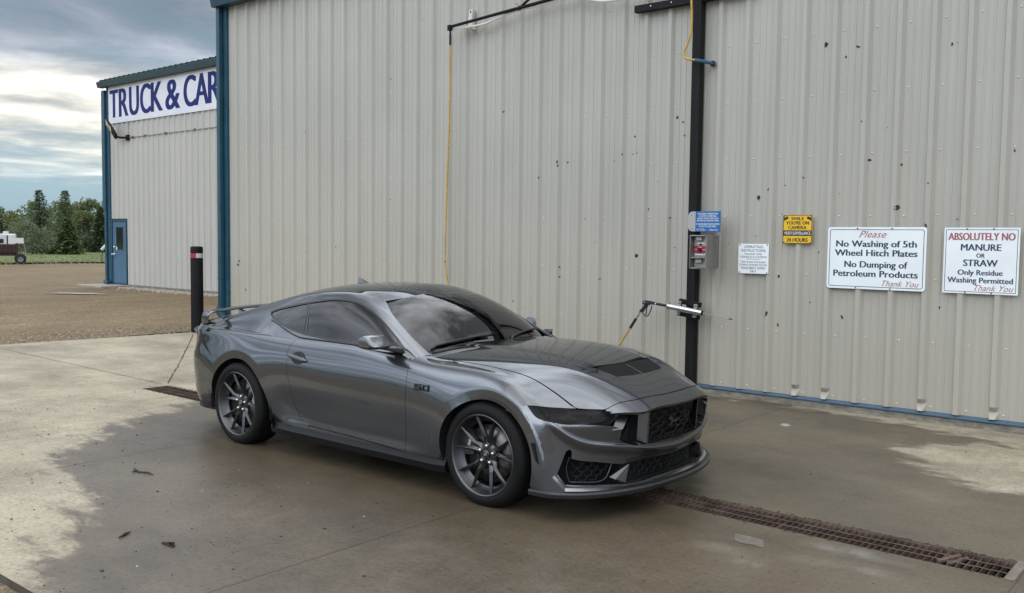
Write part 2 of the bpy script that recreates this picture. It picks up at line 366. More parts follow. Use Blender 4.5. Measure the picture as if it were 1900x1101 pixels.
def gravel_material():
    m=bpy.data.materials.new('gravel_yard'); m.use_nodes=True; nt=m.node_tree; b=nt.nodes['Principled BSDF']; L_=nt.links.new
    tc=N(nt,'ShaderNodeTexCoord')
    def noise(sc,det,rough=.6,st=(1,1,1)):
        mp=N(nt,'ShaderNodeMapping'); L_(tc.outputs['Object'],mp.inputs[0]); mp.inputs['Scale'].default_value=st
        n=N(nt,'ShaderNodeTexNoise'); L_(mp.outputs[0],n.inputs['Vector']); n.inputs['Scale'].default_value=sc; n.inputs['Detail'].default_value=det; n.inputs['Roughness'].default_value=rough
        return n.outputs[0]
    big=noise(.16,5,.6,(1.0,.45,1)); med=noise(1.3,6,.65,(1,.5,1)); sm=noise(9,5,.75)
    vo=N(nt,'ShaderNodeTexVoronoi'); L_(tc.outputs['Object'],vo.inputs['Vector']); vo.inputs['Scale'].default_value=34
    r=ramp(nt,[(.30,(.072,.047,.022)),(.44,(.140,.098,.050)),(.60,(.215,.158,.088)),(.76,(.33,.265,.165))])
    L_(mth(nt,'ADD',mth(nt,'ADD',mth(nt,'MULTIPLY',big,.36),mth(nt,'MULTIPLY',med,.34)),mth(nt,'MULTIPLY',sm,.30)),r.inputs[0])
    sep=N(nt,'ShaderNodeSeparateColor'); L_(vo.outputs['Color'],sep.inputs[0])
    rp=ramp(nt,[(0,(.62,.60,.58)),(.5,(1,1,1)),(.86,(1.1,1.1,1.08)),(.93,(1.9,1.85,1.75)),(1,(2.2,2.15,2.05))]); L_(sep.outputs[0],rp.inputs[0])
    L_(mixc(nt,.8,r.outputs[0],mixc(nt,1.0,r.outputs[0],rp.outputs[0],'MULTIPLY')),b.inputs['Base Color'])
    b.inputs['Roughness'].default_value=.9
    bp=N(nt,'ShaderNodeBump'); bp.inputs['Strength'].default_value=.9; bp.inputs['Distance'].default_value=.03
    L_(mth(nt,'ADD',sm,mth(nt,'MULTIPLY',vo.outputs['Distance'],.6)),bp.inputs['Height']); L_(bp.outputs[0],b.inputs['Normal'])
    return m
GRAVEL=gravel_material()
def gravel():
    b=MB(); z=-.045
    X0,X1,Y0,Y1=-900,900,-900,900
    def q(x0,x1,y0,y1): b.add([(x0,y0,z),(x1,y0,z),(x1,y1,z),(x0,y1,z)],[(0,1,2,3)])
    q(X0,X1,Y0,PADY0-.0); q(X0,X1,PADY1,Y1); q(X0,-11.9,PADY0,PADY1); q(PADX1,X1,PADY0,PADY1)
    n=40
    for k in range(n):
        y0=PADY0+(PADY1-PADY0)*k/n; y1=PADY0+(PADY1-PADY0)*(k+1)/n
        b.add([(-11.9,y0,z),(edge_x(y0)+.01,y0,z),(edge_x(y1)+.01,y1,z),(-11.9,y1,z)],[(0,1,2,3)])
    o=b.build('gravel_yard',GRAVEL); struct(o)
    # uneven heaped skirt of gravel at the near yard (real relief)
    rng=np.random.default_rng(5); gx=np.arange(-60,-11.0,.28); gy=np.arange(-14,12,.28)
    X,Y=np.meshgrid(gx,gy,indexing='ij')
    def vn(s,seed):
        r=np.random.default_rng(seed); T=r.random((64,64)); fx=(X/s)%63; fy=(Y/s)%63; i=fx.astype(int); j=fy.astype(int); a=fx-i; c=fy-j; a=a*a*(3-2*a); c=c*c*(3-2*c)
        return (1-a)*(1-c)*T[i,j]+a*(1-c)*T[i+1,j]+(1-a)*c*T[i,j+1]+a*c*T[i+1,j+1]
    Z=-.045+.05*vn(4,1)+.03*vn(1.3,2)+.012*rng.random(X.shape)-.03
    fade=np.clip((edge_x(0)-.05-.1*np.abs(Y-.5)*0-X)/.8,0,1)
    ex=np.vectorize(edge_x)(Y); fade=np.clip((ex-.02-X)/.7,0,1)
    pd=np.hypot(X+23.1,Y-7.25); Z=Z+(-.035-Z)*np.clip(2.0-pd/1.1,0,1)
    Z=np.where(X<ex,Z*fade+(-.012)*(1-fade),-.2)
    V=np.stack([X,Y,Z],-1).reshape(-1,3); nx,ny=len(gx),len(gy); keep=(X<ex+.25)
    fs=[(i*ny+j,(i+1)*ny+j,(i+1)*ny+j+1,i*ny+j+1) for i in range(nx-1) for j in range(ny-1) if keep[i,j] and keep[i+1,j+1] and not (X[i,j]<-20 and Y[i,j]>9.7) and not(X[i,j]>-11 )]
    me=bpy.data.meshes.new('rutted_gravel'); me.from_pydata(V.tolist(),[],fs); me.materials.append(GRAVEL); me.polygons.foreach_set('use_smooth',[True]*len(fs))
    o=bpy.data.objects.new('rutted_gravel',me); COL.objects.link(o); struct(o)
    g=MB(); 
    pts=[(-51+.5*math.sin(k*1.7)+.3*math.sin(k*.6+1),-60+k*2.0) for k in range(70)]
    vs=[];fs=[]
    for x,y in pts: vs+= [(x,y,.04),(-180,y,.04)]
    fs=[(2*k,2*k+2,2*k+3,2*k+1) for k in range(len(pts)-1)]
    g.add(vs,fs); o=g.build('grass_field',grime('grass_field',(.075,.100,.022),(.125,.155,.040),.35,(.9,.95),bump=.4,bscale=9)); struct(o)
    rs=np.random.default_rng(8); gb=MB()
    for k in range(2600):
        y=rs.uniform(5,34); x=-51.3-rs.random()**2*22; h=rs.uniform(.02,.07); a=rs.uniform(0,3.14); w=.05
        dx,dy=w*math.cos(a),w*math.sin(a); lx,ly=rs.normal(0,.04,2)
        gb.add([(x-dx,y-dy,.03),(x+dx,y+dy,.03),(x+lx,y+ly,.04+h)],[(0,1,2)])
    o=gb.build('grass_tufts',grime('grass_blade',(.08,.11,.024),(.13,.165,.045),.4,(.8,.9)),recalc=False); o['kind']='stuff'
    # dried weeds along the yard's edge
    wb=MB()
    for k in range(600):
        y=rs.uniform(6,32); x=-50.6+rs.normal(0,.35); h=rs.uniform(.05,.22)*(1 if rs.random()<.4 else .5); a=rs.uniform(0,3.14); dx,dy=.03*math.cos(a),.03*math.sin(a)
        wb.add([(x-dx,y-dy,-.02),(x+dx,y+dy,-.02),(x+rs.normal(0,.06),y+rs.normal(0,.06),h)],[(0,1,2)])
    o=wb.build('weeds',grime('weed_blade',(.16,.15,.07),(.26,.22,.13),.8,(.8,.9)),recalc=False); o['kind']='stuff'
gravel()
def puddle():
    rng=random.Random(3); c=np.array([-23.1,7.25]); n=40; vs=[(c[0],c[1],-.012)]
    L1=np.array([.55,1.0]); 
    for k in range(n):
        t=2*math.pi*k/n; rr=1+.16*math.sin(3*t+1)+.1*math.sin(5*t)
        vs.append((c[0]+rr*(math.cos(t)*.85*.93-math.sin(t)*.55*.36*-1),c[1]+rr*(math.sin(t)*.42+math.cos(t)*.30),-.012))
    o=MB().add(vs,[(0,k+1,(k+1)%n+1) for k in range(n)]).build('puddle',pbr('puddle_water',(.30,.29,.27),.16,spec=1.0)); struct(o)
puddle()
# stones, clods and twigs lying about
def stones():
    rng=np.random.default_rng(11); b=MB(); dark=pbr('mud_crumb',(.035,.028,.022),.9); pale=grime('pebble',(.30,.27,.22),(.5,.47,.4),14)
    def stone(x,y,z,s,mi):
        bm=[(1,0,0),(0,1,0),(-1,0,0),(0,-1,0),(0,0,1),(.7,.7,.5),(-.7,.7,.5),(-.7,-.7,.5),(.7,-.7,.5)]
        vs=[(x+s*q[0]*rng.uniform(.7,1.2),y+s*q[1]*rng.uniform(.7,1.2),z+s*.7*q[2]*rng.uniform(.7,1.1)) for q in bm]
        b.add(vs,[(0,1,5),(1,2,6),(2,3,7),(3,0,8),(5,1,6),(6,2,7),(7,3,8),(8,0,5),(4,5,6),(4,6,7),(4,7,8),(4,8,5)],mi,True)
    for k in range(700):
        x=rng.uniform(-10.8,2.5); y=rng.uniform(-3.4,3.9)
        if rng.random()<.65: x=rng.uniform(-6.5,-.2); y=rng.uniform(-3.4,-.6)
        if -3.9<x<.95 and abs(y)<1.25: continue
        if TR[2]-.05<y<TR[3]+.05: continue
        s=abs(rng.normal(.002,.0026))+.0024
        stone(x,y,.0,s,0 if rng.random()<.84 else 1)
    o=b.build('scattered_grit',[dark,pale],recalc=False); o['kind']='stuff'
    b=MB()
    for k in range(2200):
        y=rng.uniform(-3.2,4.1); x=edge_x(y)-rng.random()**1.6*1.6+.05; stone(x,y,-.014,.006+.016*rng.random()**2.5,0 if rng.random()<.55 else 1)
    for k in range(900):
        x=rng.uniform(-26,-18); y=9.93-abs(rng.normal(0,.28)); stone(x,y,-.02,rng.uniform(.02,.055),1)
    for k in range(900):
        x=rng.uniform(-2.3,-.3); y=PADY0-.03-rng.random()**1.5*.35; stone(x,y,-.047,rng.uniform(.004,.013),0 if rng.random()<.3 else 1)
    o=b.build('loose_gravel',[pbr('gravel_dark',(.14,.10,.07),.9),grime('gravel_pale',(.26,.21,.155),(.46,.41,.33),14)],recalc=False); o['kind']='stuff'
    tw=pbr('wet_bark',(.028,.022,.018),.7)
    def twig(pts,r,label,branch=None):
        q=MB().tube(pts,r,6)
        if branch: q.tube(branch,[max(r)*.6]*len(branch),5)
        tag(q.build('twig',tw),label,'twig')
    twig([(-2.53,-1.93,.008),(-2.46,-1.955,.012),(-2.40,-1.96,.008),(-2.33,-1.93,.010),(-2.26,-1.93,.007)],[.004,.008,.006,.007,.003],'short dark crooked twig lying on the wet concrete off the rear wheel',[(-2.44,-1.955,.012),(-2.42,-2.0,.01)])
    twig([(-1.105,-2.775,.007),(-1.132,-2.726,.010),(-1.164,-2.674,.005)],[.004,.009,.002],'straight dark sliver of bark on the wet concrete near the pad edge')
    q=MB(); rg=random.Random(4)
    for k in range(14): 
        x,y=-.80+rg.gauss(0,.028),-2.64+rg.gauss(0,.012); q.obox((x,y,.006),(.010*rg.uniform(.5,1.4),.003,0),(0,.006,0),(0,.001,.005))
    tag(q.build('mud_clod',dark),'small dark broken clod of mud on the wet concrete','mud')
    # torn label stuck on the floor
    lab=MB(); lab.add([(1.488,-.335,.0016),(1.575,-.322,.002),(1.662,-.330,.0016),(1.728,-.464,.0016),(1.655,-.452,.002),(1.60,-.470,.0018),(1.543,-.446,.0016)],[(0,1,2,3,4,5,6)])
    lo=lab.build('paper_label',grime('wet_paper',(.11,.094,.073),(.165,.145,.118),22,(.5,.7)),recalc=False); tag(lo,'small pale torn paper label stuck on the wet concrete in front of the drain','label')
    # pale flat stone
    tag(MB().lathe([(.001,.012),(.03,.012),(.045,.006),(.05,0)],(.37,2.98,0),(0,0,1),9).build('stone_chip',grime('chip_stone',(.20,.18,.15),(.33,.31,.27),14)),'pale flat stone chip on the wet concrete before the wall','stone')
stones()
# ------------------------------------------------------------------ trench drain
def drain():
    t=thing('trench_drain','long rusty steel grated trench drain running under the car','drain',((TR[0]+TR[1])/2,(TR[2]+TR[3])/2,0))
    rust=grime('rusty_steel',(.055,.034,.025),(.17,.115,.088),7,(.55,.8),metal=.15,bump=.3)
    dk=pbr('trench_wall',(.010,.0075,.006),.9)
    x0,x1,y0,y1=TR; b=MB()
    b.add([(x0,y0,-.004),(x1,y0,-.004),(x1,y1,-.004),(x0,y1,-.004),(x0,y0,-.24),(x1,y0,-.24),(x1,y1,-.24),(x0,y1,-.24)],[(0,1,5,4),(2,3,7,6),(3,0,4,7),(1,2,6,5),(4,5,6,7)])
    b.build('channel',dk,t,recalc=False)
    f=MB(); f.box(x0,x1,y0-.0,y0+.006,-.045,-.003); f.box(x0,x1,y1-.006,y1,-.045,-.003); f.build('frame',rust,t)
    rng=random.Random(2); cuts=[x0,-4.6,-3.2,-1.8,-.4,.75,1.62,2.54,x1]; n=len(cuts)-1
    for k in range(n):
        a=cuts[k]+.004; c=cuts[k+1]-.004; g=MB(); last=k==n-1; tone=rng.random()
        nb=int((c-a)/.038)
        for i in range(nb+1):
            x=a+(c-a)*i/nb; dz=-.006; g.obox((x,(y0+y1)/2,dz-.016),(.0014,0,0),(0,(y1-y0)/2-.008,0),(0,0,.020))
        for y in np.linspace(y0+.012,y1-.012,4)[1:-1]:
            pts=[(a+(c-a)*q/24,y+.004*math.sin(q*.8+y*90)*(1 if last else .25),-.006) for q in range(25)]
            g.tube(pts,.0042,5)
        for y in (y0+.012,y1-.012): g.box(a,c,y-.003,y+.003,-.038,-.004)
        if last:   # bent, broken end section
            g.obox((a+.02,(y0+y1)/2,-.008),(.012,-.018,.002),(.035,.095,0),(0,0,.007))
            g.obox((a+.065,(y0+y1)/2,-.012),(.010,-.012,.0),(.03,.09,0),(0,0,.006))
        g.build('grate',rust,t)
    e=MB(); e.box(x1-.0,x1+.05,y0-.01,y1+.02,-.02,.007); e.build('end_plate',grime('worn_steel',(.12,.095,.078),(.22,.185,.155),18,(.55,.8)),t,bevel=.004)
    # caked dirt along the rim
    rg=np.random.default_rng(9); d=MB()
    for k in range(700):
        x=rg.uniform(x0,x1); y=y1+abs(rg.normal(0,.014)) if rg.random()<.8 else y0-abs(rg.normal(0,.008)); s=rg.uniform(.0015,.0045)
        if -3.6<x<.4: continue
        d.obox((x,y,.001),(s*1.6,s*.3,0),(0,s,0),(0,0,s*.45))
    d.build('dirt_rim',pbr('drain_dirt',(.055,.043,.031),.95),t,recalc=False)['kind']='stuff'
drain()
# ------------------------------------------------------------------ wash building
def siding_mat(name,c0,c1,dirt):
    m=bpy.data.materials.new(name); m.use_nodes=True; nt=m.node_tree; b=nt.nodes['Principled BSDF']; L_=nt.links.new
    tc=N(nt,'ShaderNodeTexCoord')
    def noise(sc,det,rough=.6,st=(1,1,1),off=(0,0,0)):
        mp=N(nt,'ShaderNodeMapping'); L_(tc.outputs['Object'],mp.inputs[0]); mp.inputs['Scale'].default_value=st; mp.inputs['Location'].default_value=off
        n=N(nt,'ShaderNodeTexNoise'); L_(mp.outputs[0],n.inputs['Vector']); n.inputs['Scale'].default_value=sc; n.inputs['Detail'].default_value=det; n.inputs['Roughness'].default_value=rough
        return n.outputs[0]
    a=noise(.7,5,.6); s=noise(2.4,5,.65,(3.0,1,.10)); r=ramp(nt,[(.3,c0),(.7,c1)])
    L_(mth(nt,'ADD',mth(nt,'MULTIPLY',a,.5),mth(nt,'MULTIPLY',s,.5)),r.inputs[0]); col=r.outputs[0]
    if dirt:
        sep=N(nt,'ShaderNodeSeparateXYZ'); L_(tc.outputs['Object'],sep.inputs[0])
        # splash film: yellowish, thicker low on the wall
        fl=ramp(nt,[(.0,(.6,.6,.6)),(.16,(.36,.36,.36)),(.42,(.12,.12,.12)),(.7,(0,0,0))]); L_(mth(nt,'DIVIDE',sep.outputs[2],6.0),fl.inputs[0])
        col=mixc(nt,mth(nt,'MULTIPLY',fl.outputs[0],mth(nt,'MULTIPLY_ADD',s,1.0,.2,clamp=True)),col,(.40,.335,.235))
        # specks and bird-dropping-like spots
        vo=N(nt,'ShaderNodeTexVoronoi'); mp=N(nt,'ShaderNodeMapping'); L_(tc.outputs['Object'],mp.inputs[0]); mp.inputs['Scale'].default_value=(1,.001,.72); L_(mp.outputs[0],vo.inputs['Vector']); vo.inputs['Scale'].default_value=4.6
        sc=N(nt,'ShaderNodeSeparateColor'); L_(vo.outputs['Color'],sc.inputs[0])
        thr=mth(nt,'MULTIPLY',mth(nt,'POWER',sc.outputs[0],4.0),.062)
        wob=noise(42,3,.7,(1.6,1,.6))
        dd=mth(nt,'ADD',vo.outputs['Distance'],mth(nt,'MULTIPLY',mth(nt,'SUBTRACT',wob,.5),.09))
        spot=mth(nt,'MULTIPLY',mth(nt,'SUBTRACT',thr,dd),90.0,clamp=True)
        col=mixc(nt,mth(nt,'MULTIPLY',spot,.85),col,(.030,.028,.024))
    L_(col,b.inputs['Base Color']); b.inputs['Roughness'].default_value=.42; b.inputs['Specular IOR Level'].default_value=.4
    bp=N(nt,'ShaderNodeBump'); bp.inputs['Strength'].default_value=.12; bp.inputs['Distance'].default_value=.02; L_(noise(1.7,3,.5,(1,1,.45)),bp.inputs['Height']); L_(bp.outputs[0],b.inputs['Normal'])
    return m
SCREW=pbr('screw_head',(.62,.61,.57),.4)
PITCH_R=.3187
def cladding(x0,x1,y,z0,z1,phase,name,mat,parent,rows,pitch=PITCH_R,depth=.043,dents=(),screws=True,full=True):
    """ribbed steel sheet facing -Y; rib = left flank, flat crown, wide right flank, then two minor ribs"""
    q=pitch/.32
    prof=[(0,0),(.014,-depth),(.058,-depth),(.090,0),(.150,0),(.1535,-.0045),(.167,-.0045),(.1705,0),(.222,0),(.2255,-.0045),(.239,-.0045),(.2425,0)]
    if not full: prof=prof[:4]
    b=MB(); zs=[z0,z0+.066,z0+.115,z1]
    k0=int(math.floor((x0-phase)/pitch)); k1=int(math.ceil((x1-phase)/pitch)); cols=[]
    for k in range(k0,k1+1):
        for (u,d) in prof:
            x=phase+k*pitch+u*q
            if x<x0 or x>x1: continue
            if k in dents and d<-.02:
                cols.append((x,[y+d*1.15,y+.004,y+d,y+d]))
            else: cols.append((x,[y+d]*4))
    cols=[(x0,[y]*4)]+cols+[(x1,[y]*4)]
    vs=[(x,yy[i],zs[i]) for x,yy in cols for i in range(4)]
    b.add(vs,[(4*i+j,4*i+4+j,4*i+5+j,4*i+1+j) for i in range(len(cols)-1) for j in range(3)])
    if screws:
        for k in range(k0,k1+1):
            x=phase+k*pitch+.124*q
            if x<x0+.03 or x>x1-.03: continue
            for z in rows:
                zz=z+.004*math.sin(k*7.3+z*3)
                b.lathe([(.0095,0),(.0095,-.003),(.007,-.007),(.0005,-.009)],(x+.004*math.sin(k*3.1+z),y,zz),(0,1,0),7,1,True)
    return b.build(name,[mat,SCREW],parent,recalc=False)
BLUE=grime('blue_trim',(.010,.052,.084),(.018,.076,.116),5,(.38,.55),bump=.05)
BLUE_D=grime('blue_trim_dark',(.012,.045,.075),(.018,.062,.10),5,(.4,.55))
FOUND=grime('foundation_concrete',(.13,.118,.095),(.30,.275,.225),9,(.85,.95),bump=.5,stretch=(1,1,2.2))
RIB0=-1.006
def wash_building():
    t=thing('wash_building','tall beige ribbed steel wash building with blue corner trim beside the car','building',(-1.0,6.0,0))
    sid=siding_mat('beige_siding',(.372,.362,.322),(.450,.440,.396),True)
    XL,XR,ZT=-10.49,9.0,5.80
    cladding(XL,XR,YWALL,.105,ZT,RIB0,'cladding',sid,t,[.145,.77,1.385,2.0,2.62,3.24,3.865,4.475,5.09,5.66],dents=(3,4,7,9))
    k=MB(); k.box(XL-.02,XR,PADY1,PADY1+.3,-.04,.064); k.build('foundation',FOUND,t,bevel=.006)
    f=MB(); f.add([(XL,PADY1-.014,.072),(XR,PADY1-.014,.072),(XR,PADY1-.014,.082),(XL,PADY1-.014,.082),(XL,YWALL+.01,.108),(XR,YWALL+.01,.108),(XL,PADY1+.01,.066),(XR,PADY1+.01,.066)],[(0,1,2,3),(3,2,5,4),(6,7,1,0)])
    f.build('base_trim',pbr('base_blue',(.06,.108,.16),.55),t,recalc=False)
    c=MB(); c.box(XL-.13,XL+.02,YWALL-.050,YWALL+.02,.10,ZT); c.box(XL-.13,XL-.12,YWALL+.02,YWALL+.2,.10,ZT); c.build('corner_trim',BLUE,t,bevel=.006)
    d=MB(); x0=XL-.165; d.box(x0,XL-.070,YWALL-.14,YWALL-.055,.42,ZT-.05); d.box(x0-.006,XL-.064,YWALL-.146,YWALL-.049,.95,.985)
    d.obox(((x0+XL-.07)/2+.10,YWALL-.16,.32),(.17,-.03,-.10),(0,.043,0),(.03,0,.05)); d.build('downspout',BLUE,t,bevel=.012)
    e=MB(); e.prism([(YWALL-.23,ZT+.02),(YWALL-.20,ZT-.10),(YWALL-.03,ZT-.10),(YWALL-.03,ZT+.08),(YWALL-.23,ZT+.08)],XL-.20,XR+.2,'x'); e.build('eave_gutter',BLUE_D,t)
    r=MB(); r.add([(XL-.22,YWALL-.25,ZT+.09),(XR+.2,YWALL-.25,ZT+.09),(XR+.2,YWALL+5,ZT+1.1),(XL-.22,YWALL+5,ZT+1.1),(XL-.22,YWALL+10,ZT+.09),(XR+.2,YWALL+10,ZT+.09)],[(0,1,2,3),(3,2,5,4)]); r.build('roof',BLUE_D,t,recalc=False)
    w=MB(); w.add([(XL-.11,YWALL+.2,.1),(XL-.11,YWALL+9.8,.1),(XL-.11,YWALL+9.8,ZT),(XL-.11,YWALL+5,ZT+1.05),(XL-.11,YWALL+.2,ZT)],[(0,1,2,3,4)]); w.box(XR-.05,XR,YWALL+.1,YWALL+9.8,0,ZT); w.box(XL,XR,YWALL+9.7,YWALL+9.8,0,ZT)
    w.build('end_walls',sid,t,recalc=False)
    # dark mud splats stuck to the sheet
    SP=[(0.204, 3.751, 0.0602), (0.524, 3.69, 0.0297), (0.54, 3.684, 0.0238), (0.413, 3.602, 0.0238), (1.414, 3.603, 0.0289), (1.457, 3.61, 0.0231), (0.603, 2.937, 0.0234), (0.688, 2.554, 0.0349), (0.997, 2.494, 0.0231), (-0.486, 2.203, 0.0485), (-0.377, 2.289, 0.0242), (0.977, 2.073, 0.0518), (-0.191, 2.326, 0.018), (0.02, 2.397, 0.0179), (1.981, 2.58, 0.0225), (1.259, 2.304, 0.0171), (-0.204, 2.4, 0.012), (0.848, 2.862, 0.0116), (0.393, 2.224, 0.0117), (-1.506, 3.136, 0.0383), (-1.426, 3.079, 0.0382), (-1.409, 2.926, 0.0317), (-2.07, 2.954, 0.0262), (-3.194, 2.708, 0.0414), (-3.181, 2.654, 0.0276), (-3.057, 2.692, 0.0274), (-2.36, 2.677, 0.0199), (-2.044, 2.757, 0.0261), (-2.095, 2.747, 0.0196), (-2.019, 1.542, 0.0584), (-1.503, 1.647, 0.019), (-4.113, 3.402, 0.0218), (-2.222, 2.75, 0.0197), (-2.779, 1.989, 0.0202), (-1.564, 1.989, 0.0191), (-3.153, 1.377, 0.0206), (-3.151, 1.25, 0.0206), (-2.526, 1.249, 0.02), (-1.864, 2.096, 0.0258), (-1.733, 2.417, 0.0192), (-0.223, 0.839, 0.0361), (-0.349, 0.946, 0.0544), (0.463, 0.963, 0.0293), (0.118, 1.1, 0.0237), (0.194, 1.624, 0.0177), (-0.231, 1.362, 0.03), (1.247, 1.904, 0.0399), (1.392, 1.114, 0.0285), (-0.827, 1.706, 0.0123), (-0.503, 1.786, 0.0182), (-10.186, 1.214, 0.0396), (-10.0, 0.782, 0.0392), (-9.315, 0.869, 0.0284), (-10.17, 1.28, 0.0296), (-9.405, 0.659, 0.0191), (-7.566, 1.562, 0.026)]
    rg=random.Random(12); md=pbr('dried_mud',(.030,.027,.022),.85)
    def relief(x):
        u=((x-RIB0)%PITCH_R)/(PITCH_R/.32); return float(np.interp(u,[0,.014,.058,.090,.15,.32],[0,-.043,-.043,0,0,0]))
    for (x,z,s) in SP:
        n=11; P=[]; el=rg.uniform(.75,1.5); tl=rg.uniform(-.4,.4)
        for k in range(n):
            a=2*math.pi*k/n; r=s*.5*rg.uniform(.55,1.15); dx=r*math.cos(a)/el**.5; dz=r*math.sin(a)*el; dx+=dz*tl
            P.append((x+dx,YWALL+relief(x+dx)-.003,z+dz))
        MB().add(P+[(x,YWALL+relief(x)-.006,z)],[(k,(k+1)%n,n) for k in range(n)]).build('mud_splat',md,t,recalc=False)
wash_building()
# ------------------------------------------------------------------ things on the wall
BLACKST=grime('black_steel',(.004,.004,.0045),(.012,.012,.013),7,(.5,.7),spec=.22,bump=.06,stretch=(1,1,.3))
CHROME=pbr('bright_metal',(.62,.62,.63),.25,metal=1.0)
STEEL=grime('galvanised',(.30,.30,.29),(.46,.46,.44),8,(.32,.5),metal=.8)
def post():
    t=thing('steel_post','black steel box post with a top cross arm on the wall beside the signs','post',(-1.18,3.98,0))
    b=MB(); b.box(-1.265,-1.160,3.965,4.066,.0,5.55); b.box(-1.29,-1.07,3.88,4.066,.0,.012); b.build('column',BLACKST,t,bevel=.006)
    b=MB(); b.box(-2.045,-1.267,3.985,4.066,4.372,4.452); b.box(-1.158,-.55,3.985,4.066,4.372,4.452); b.build('cross_arm',BLACKST,t,bevel=.004)
    b=MB(); 
    for x in (-1.82,-1.55,-.75): b.lathe([(.011,0),(.011,-.008),(.004,-.012),(.0005,-.012)],(x,3.985,4.415),(0,1,0),8)
    b.build('bolts',CHROME,t)
post()
def boom():
    t=thing('hose_boom','thin black overhead hose boom with white hose tied along it','boom',(-4.9,3.9,4.6))
    P=[(-4.925,3.90,4.585),(-3.393,3.90,4.678),(-2.6,3.90,4.725),(-1.6,3.95,4.775)]
    MB().tube(P,.021,8).build('arm',BLACKST,t)
    MB().tube([(-3.70,3.90,4.66),(-3.25,3.92,4.93),(-2.2,3.97,5.56)],.017,8).build('brace',BLACKST,t)
    MB().box(-1.66,-1.54,3.94,4.068,4.55,5.3).box(-2.26,-2.14,3.95,4.068,5.48,5.62).build('wall_bracket',BLACKST,t,bevel=.004)
    b=MB(); b.box(-4.955,-4.90,3.875,3.925,4.535,4.61); b.tube([(-4.92,3.9,4.54),(-4.92,3.9,4.48)],.013,8); b.build('swivel',BLACKST,t,bevel=.004)
    W=[(-4.90,3.93,4.557),(-4.606,3.93,4.549),(-4.317,3.93,4.553),(-3.947,3.93,4.62),(-3.713,3.925,4.643),(-3.416,3.925,4.65),(-3.079,3.925,4.668),(-2.915,3.93,4.672),(-2.714,3.935,4.63),(-2.477,3.94,4.565),(-2.136,3.945,4.545),(-1.9,3.95,4.56),(-1.6,3.96,4.66)]
    MB().tube(smooth(W,6),.0145,8).build('white_hose',pbr('white_rubber',(.78,.77,.73),.45),t)
    b=MB()
    for x,z in ((-3.713,4.655),(-2.915,4.69)): b.tube([(x+.024*math.cos(a),3.905,z+.03*math.sin(a)) for a in np.linspace(0,6.28,13)],.004,5)
    b.tube([(-3.713,3.90,4.68),(-3.76,3.88,4.72)],.003,5); b.build('cable_tie',BLACKST,t)
    p=MB(); pts=[(-4.655,4.80),(-4.665,4.70),(-4.655,4.60),(-4.63,4.53)]
    for i in range(3):
        (xa,za),(xb,zb)=pts[i],pts[i+1]; p.prism([(xa-.035,za),(xb-.035,zb),(xb+.035,zb),(xa+.035,za)],4.02-.01*i,4.068)
    o=p.build('hose_rest',pbr('cream_metal',(.58,.56,.52),.5),None,bevel=.003); tag(o,'small pale bent metal strap bolted to the wall behind the boom end','bracket')
    b=MB(); 
    for x,z in ((-4.657,4.77),(-4.635,4.56)): b.lathe([(.012,0),(.012,-.006),(.0005,-.008)],(x,3.998 if z<4.7 else 4.02,z),(0,1,0),8)
    q=b.build('bolts',BLACKST,o)
def smooth(P,n=5):
    P=[np.array(p,float) for p in P]; out=[]
    for i in range(len(P)-1):
        a,b,c,d=P[max(i-1,0)],P[i],P[i+1],P[min(i+2,len(P)-1)]
        for k in range(n):
            t=k/n; out.append(.5*((2*b)+(c-a)*t+(2*a-5*b+4*c-d)*t*t+(3*b-a-3*c+d)*t**3))
    out.append(P[-1]); return [tuple(p) for p in out]
boom()
YEL=grime('yellow_hose',(.42,.25,.035),(.60,.38,.06),16,(.4,.55)); RUB=pbr('black_rubber',(.012,.012,.013),.55)
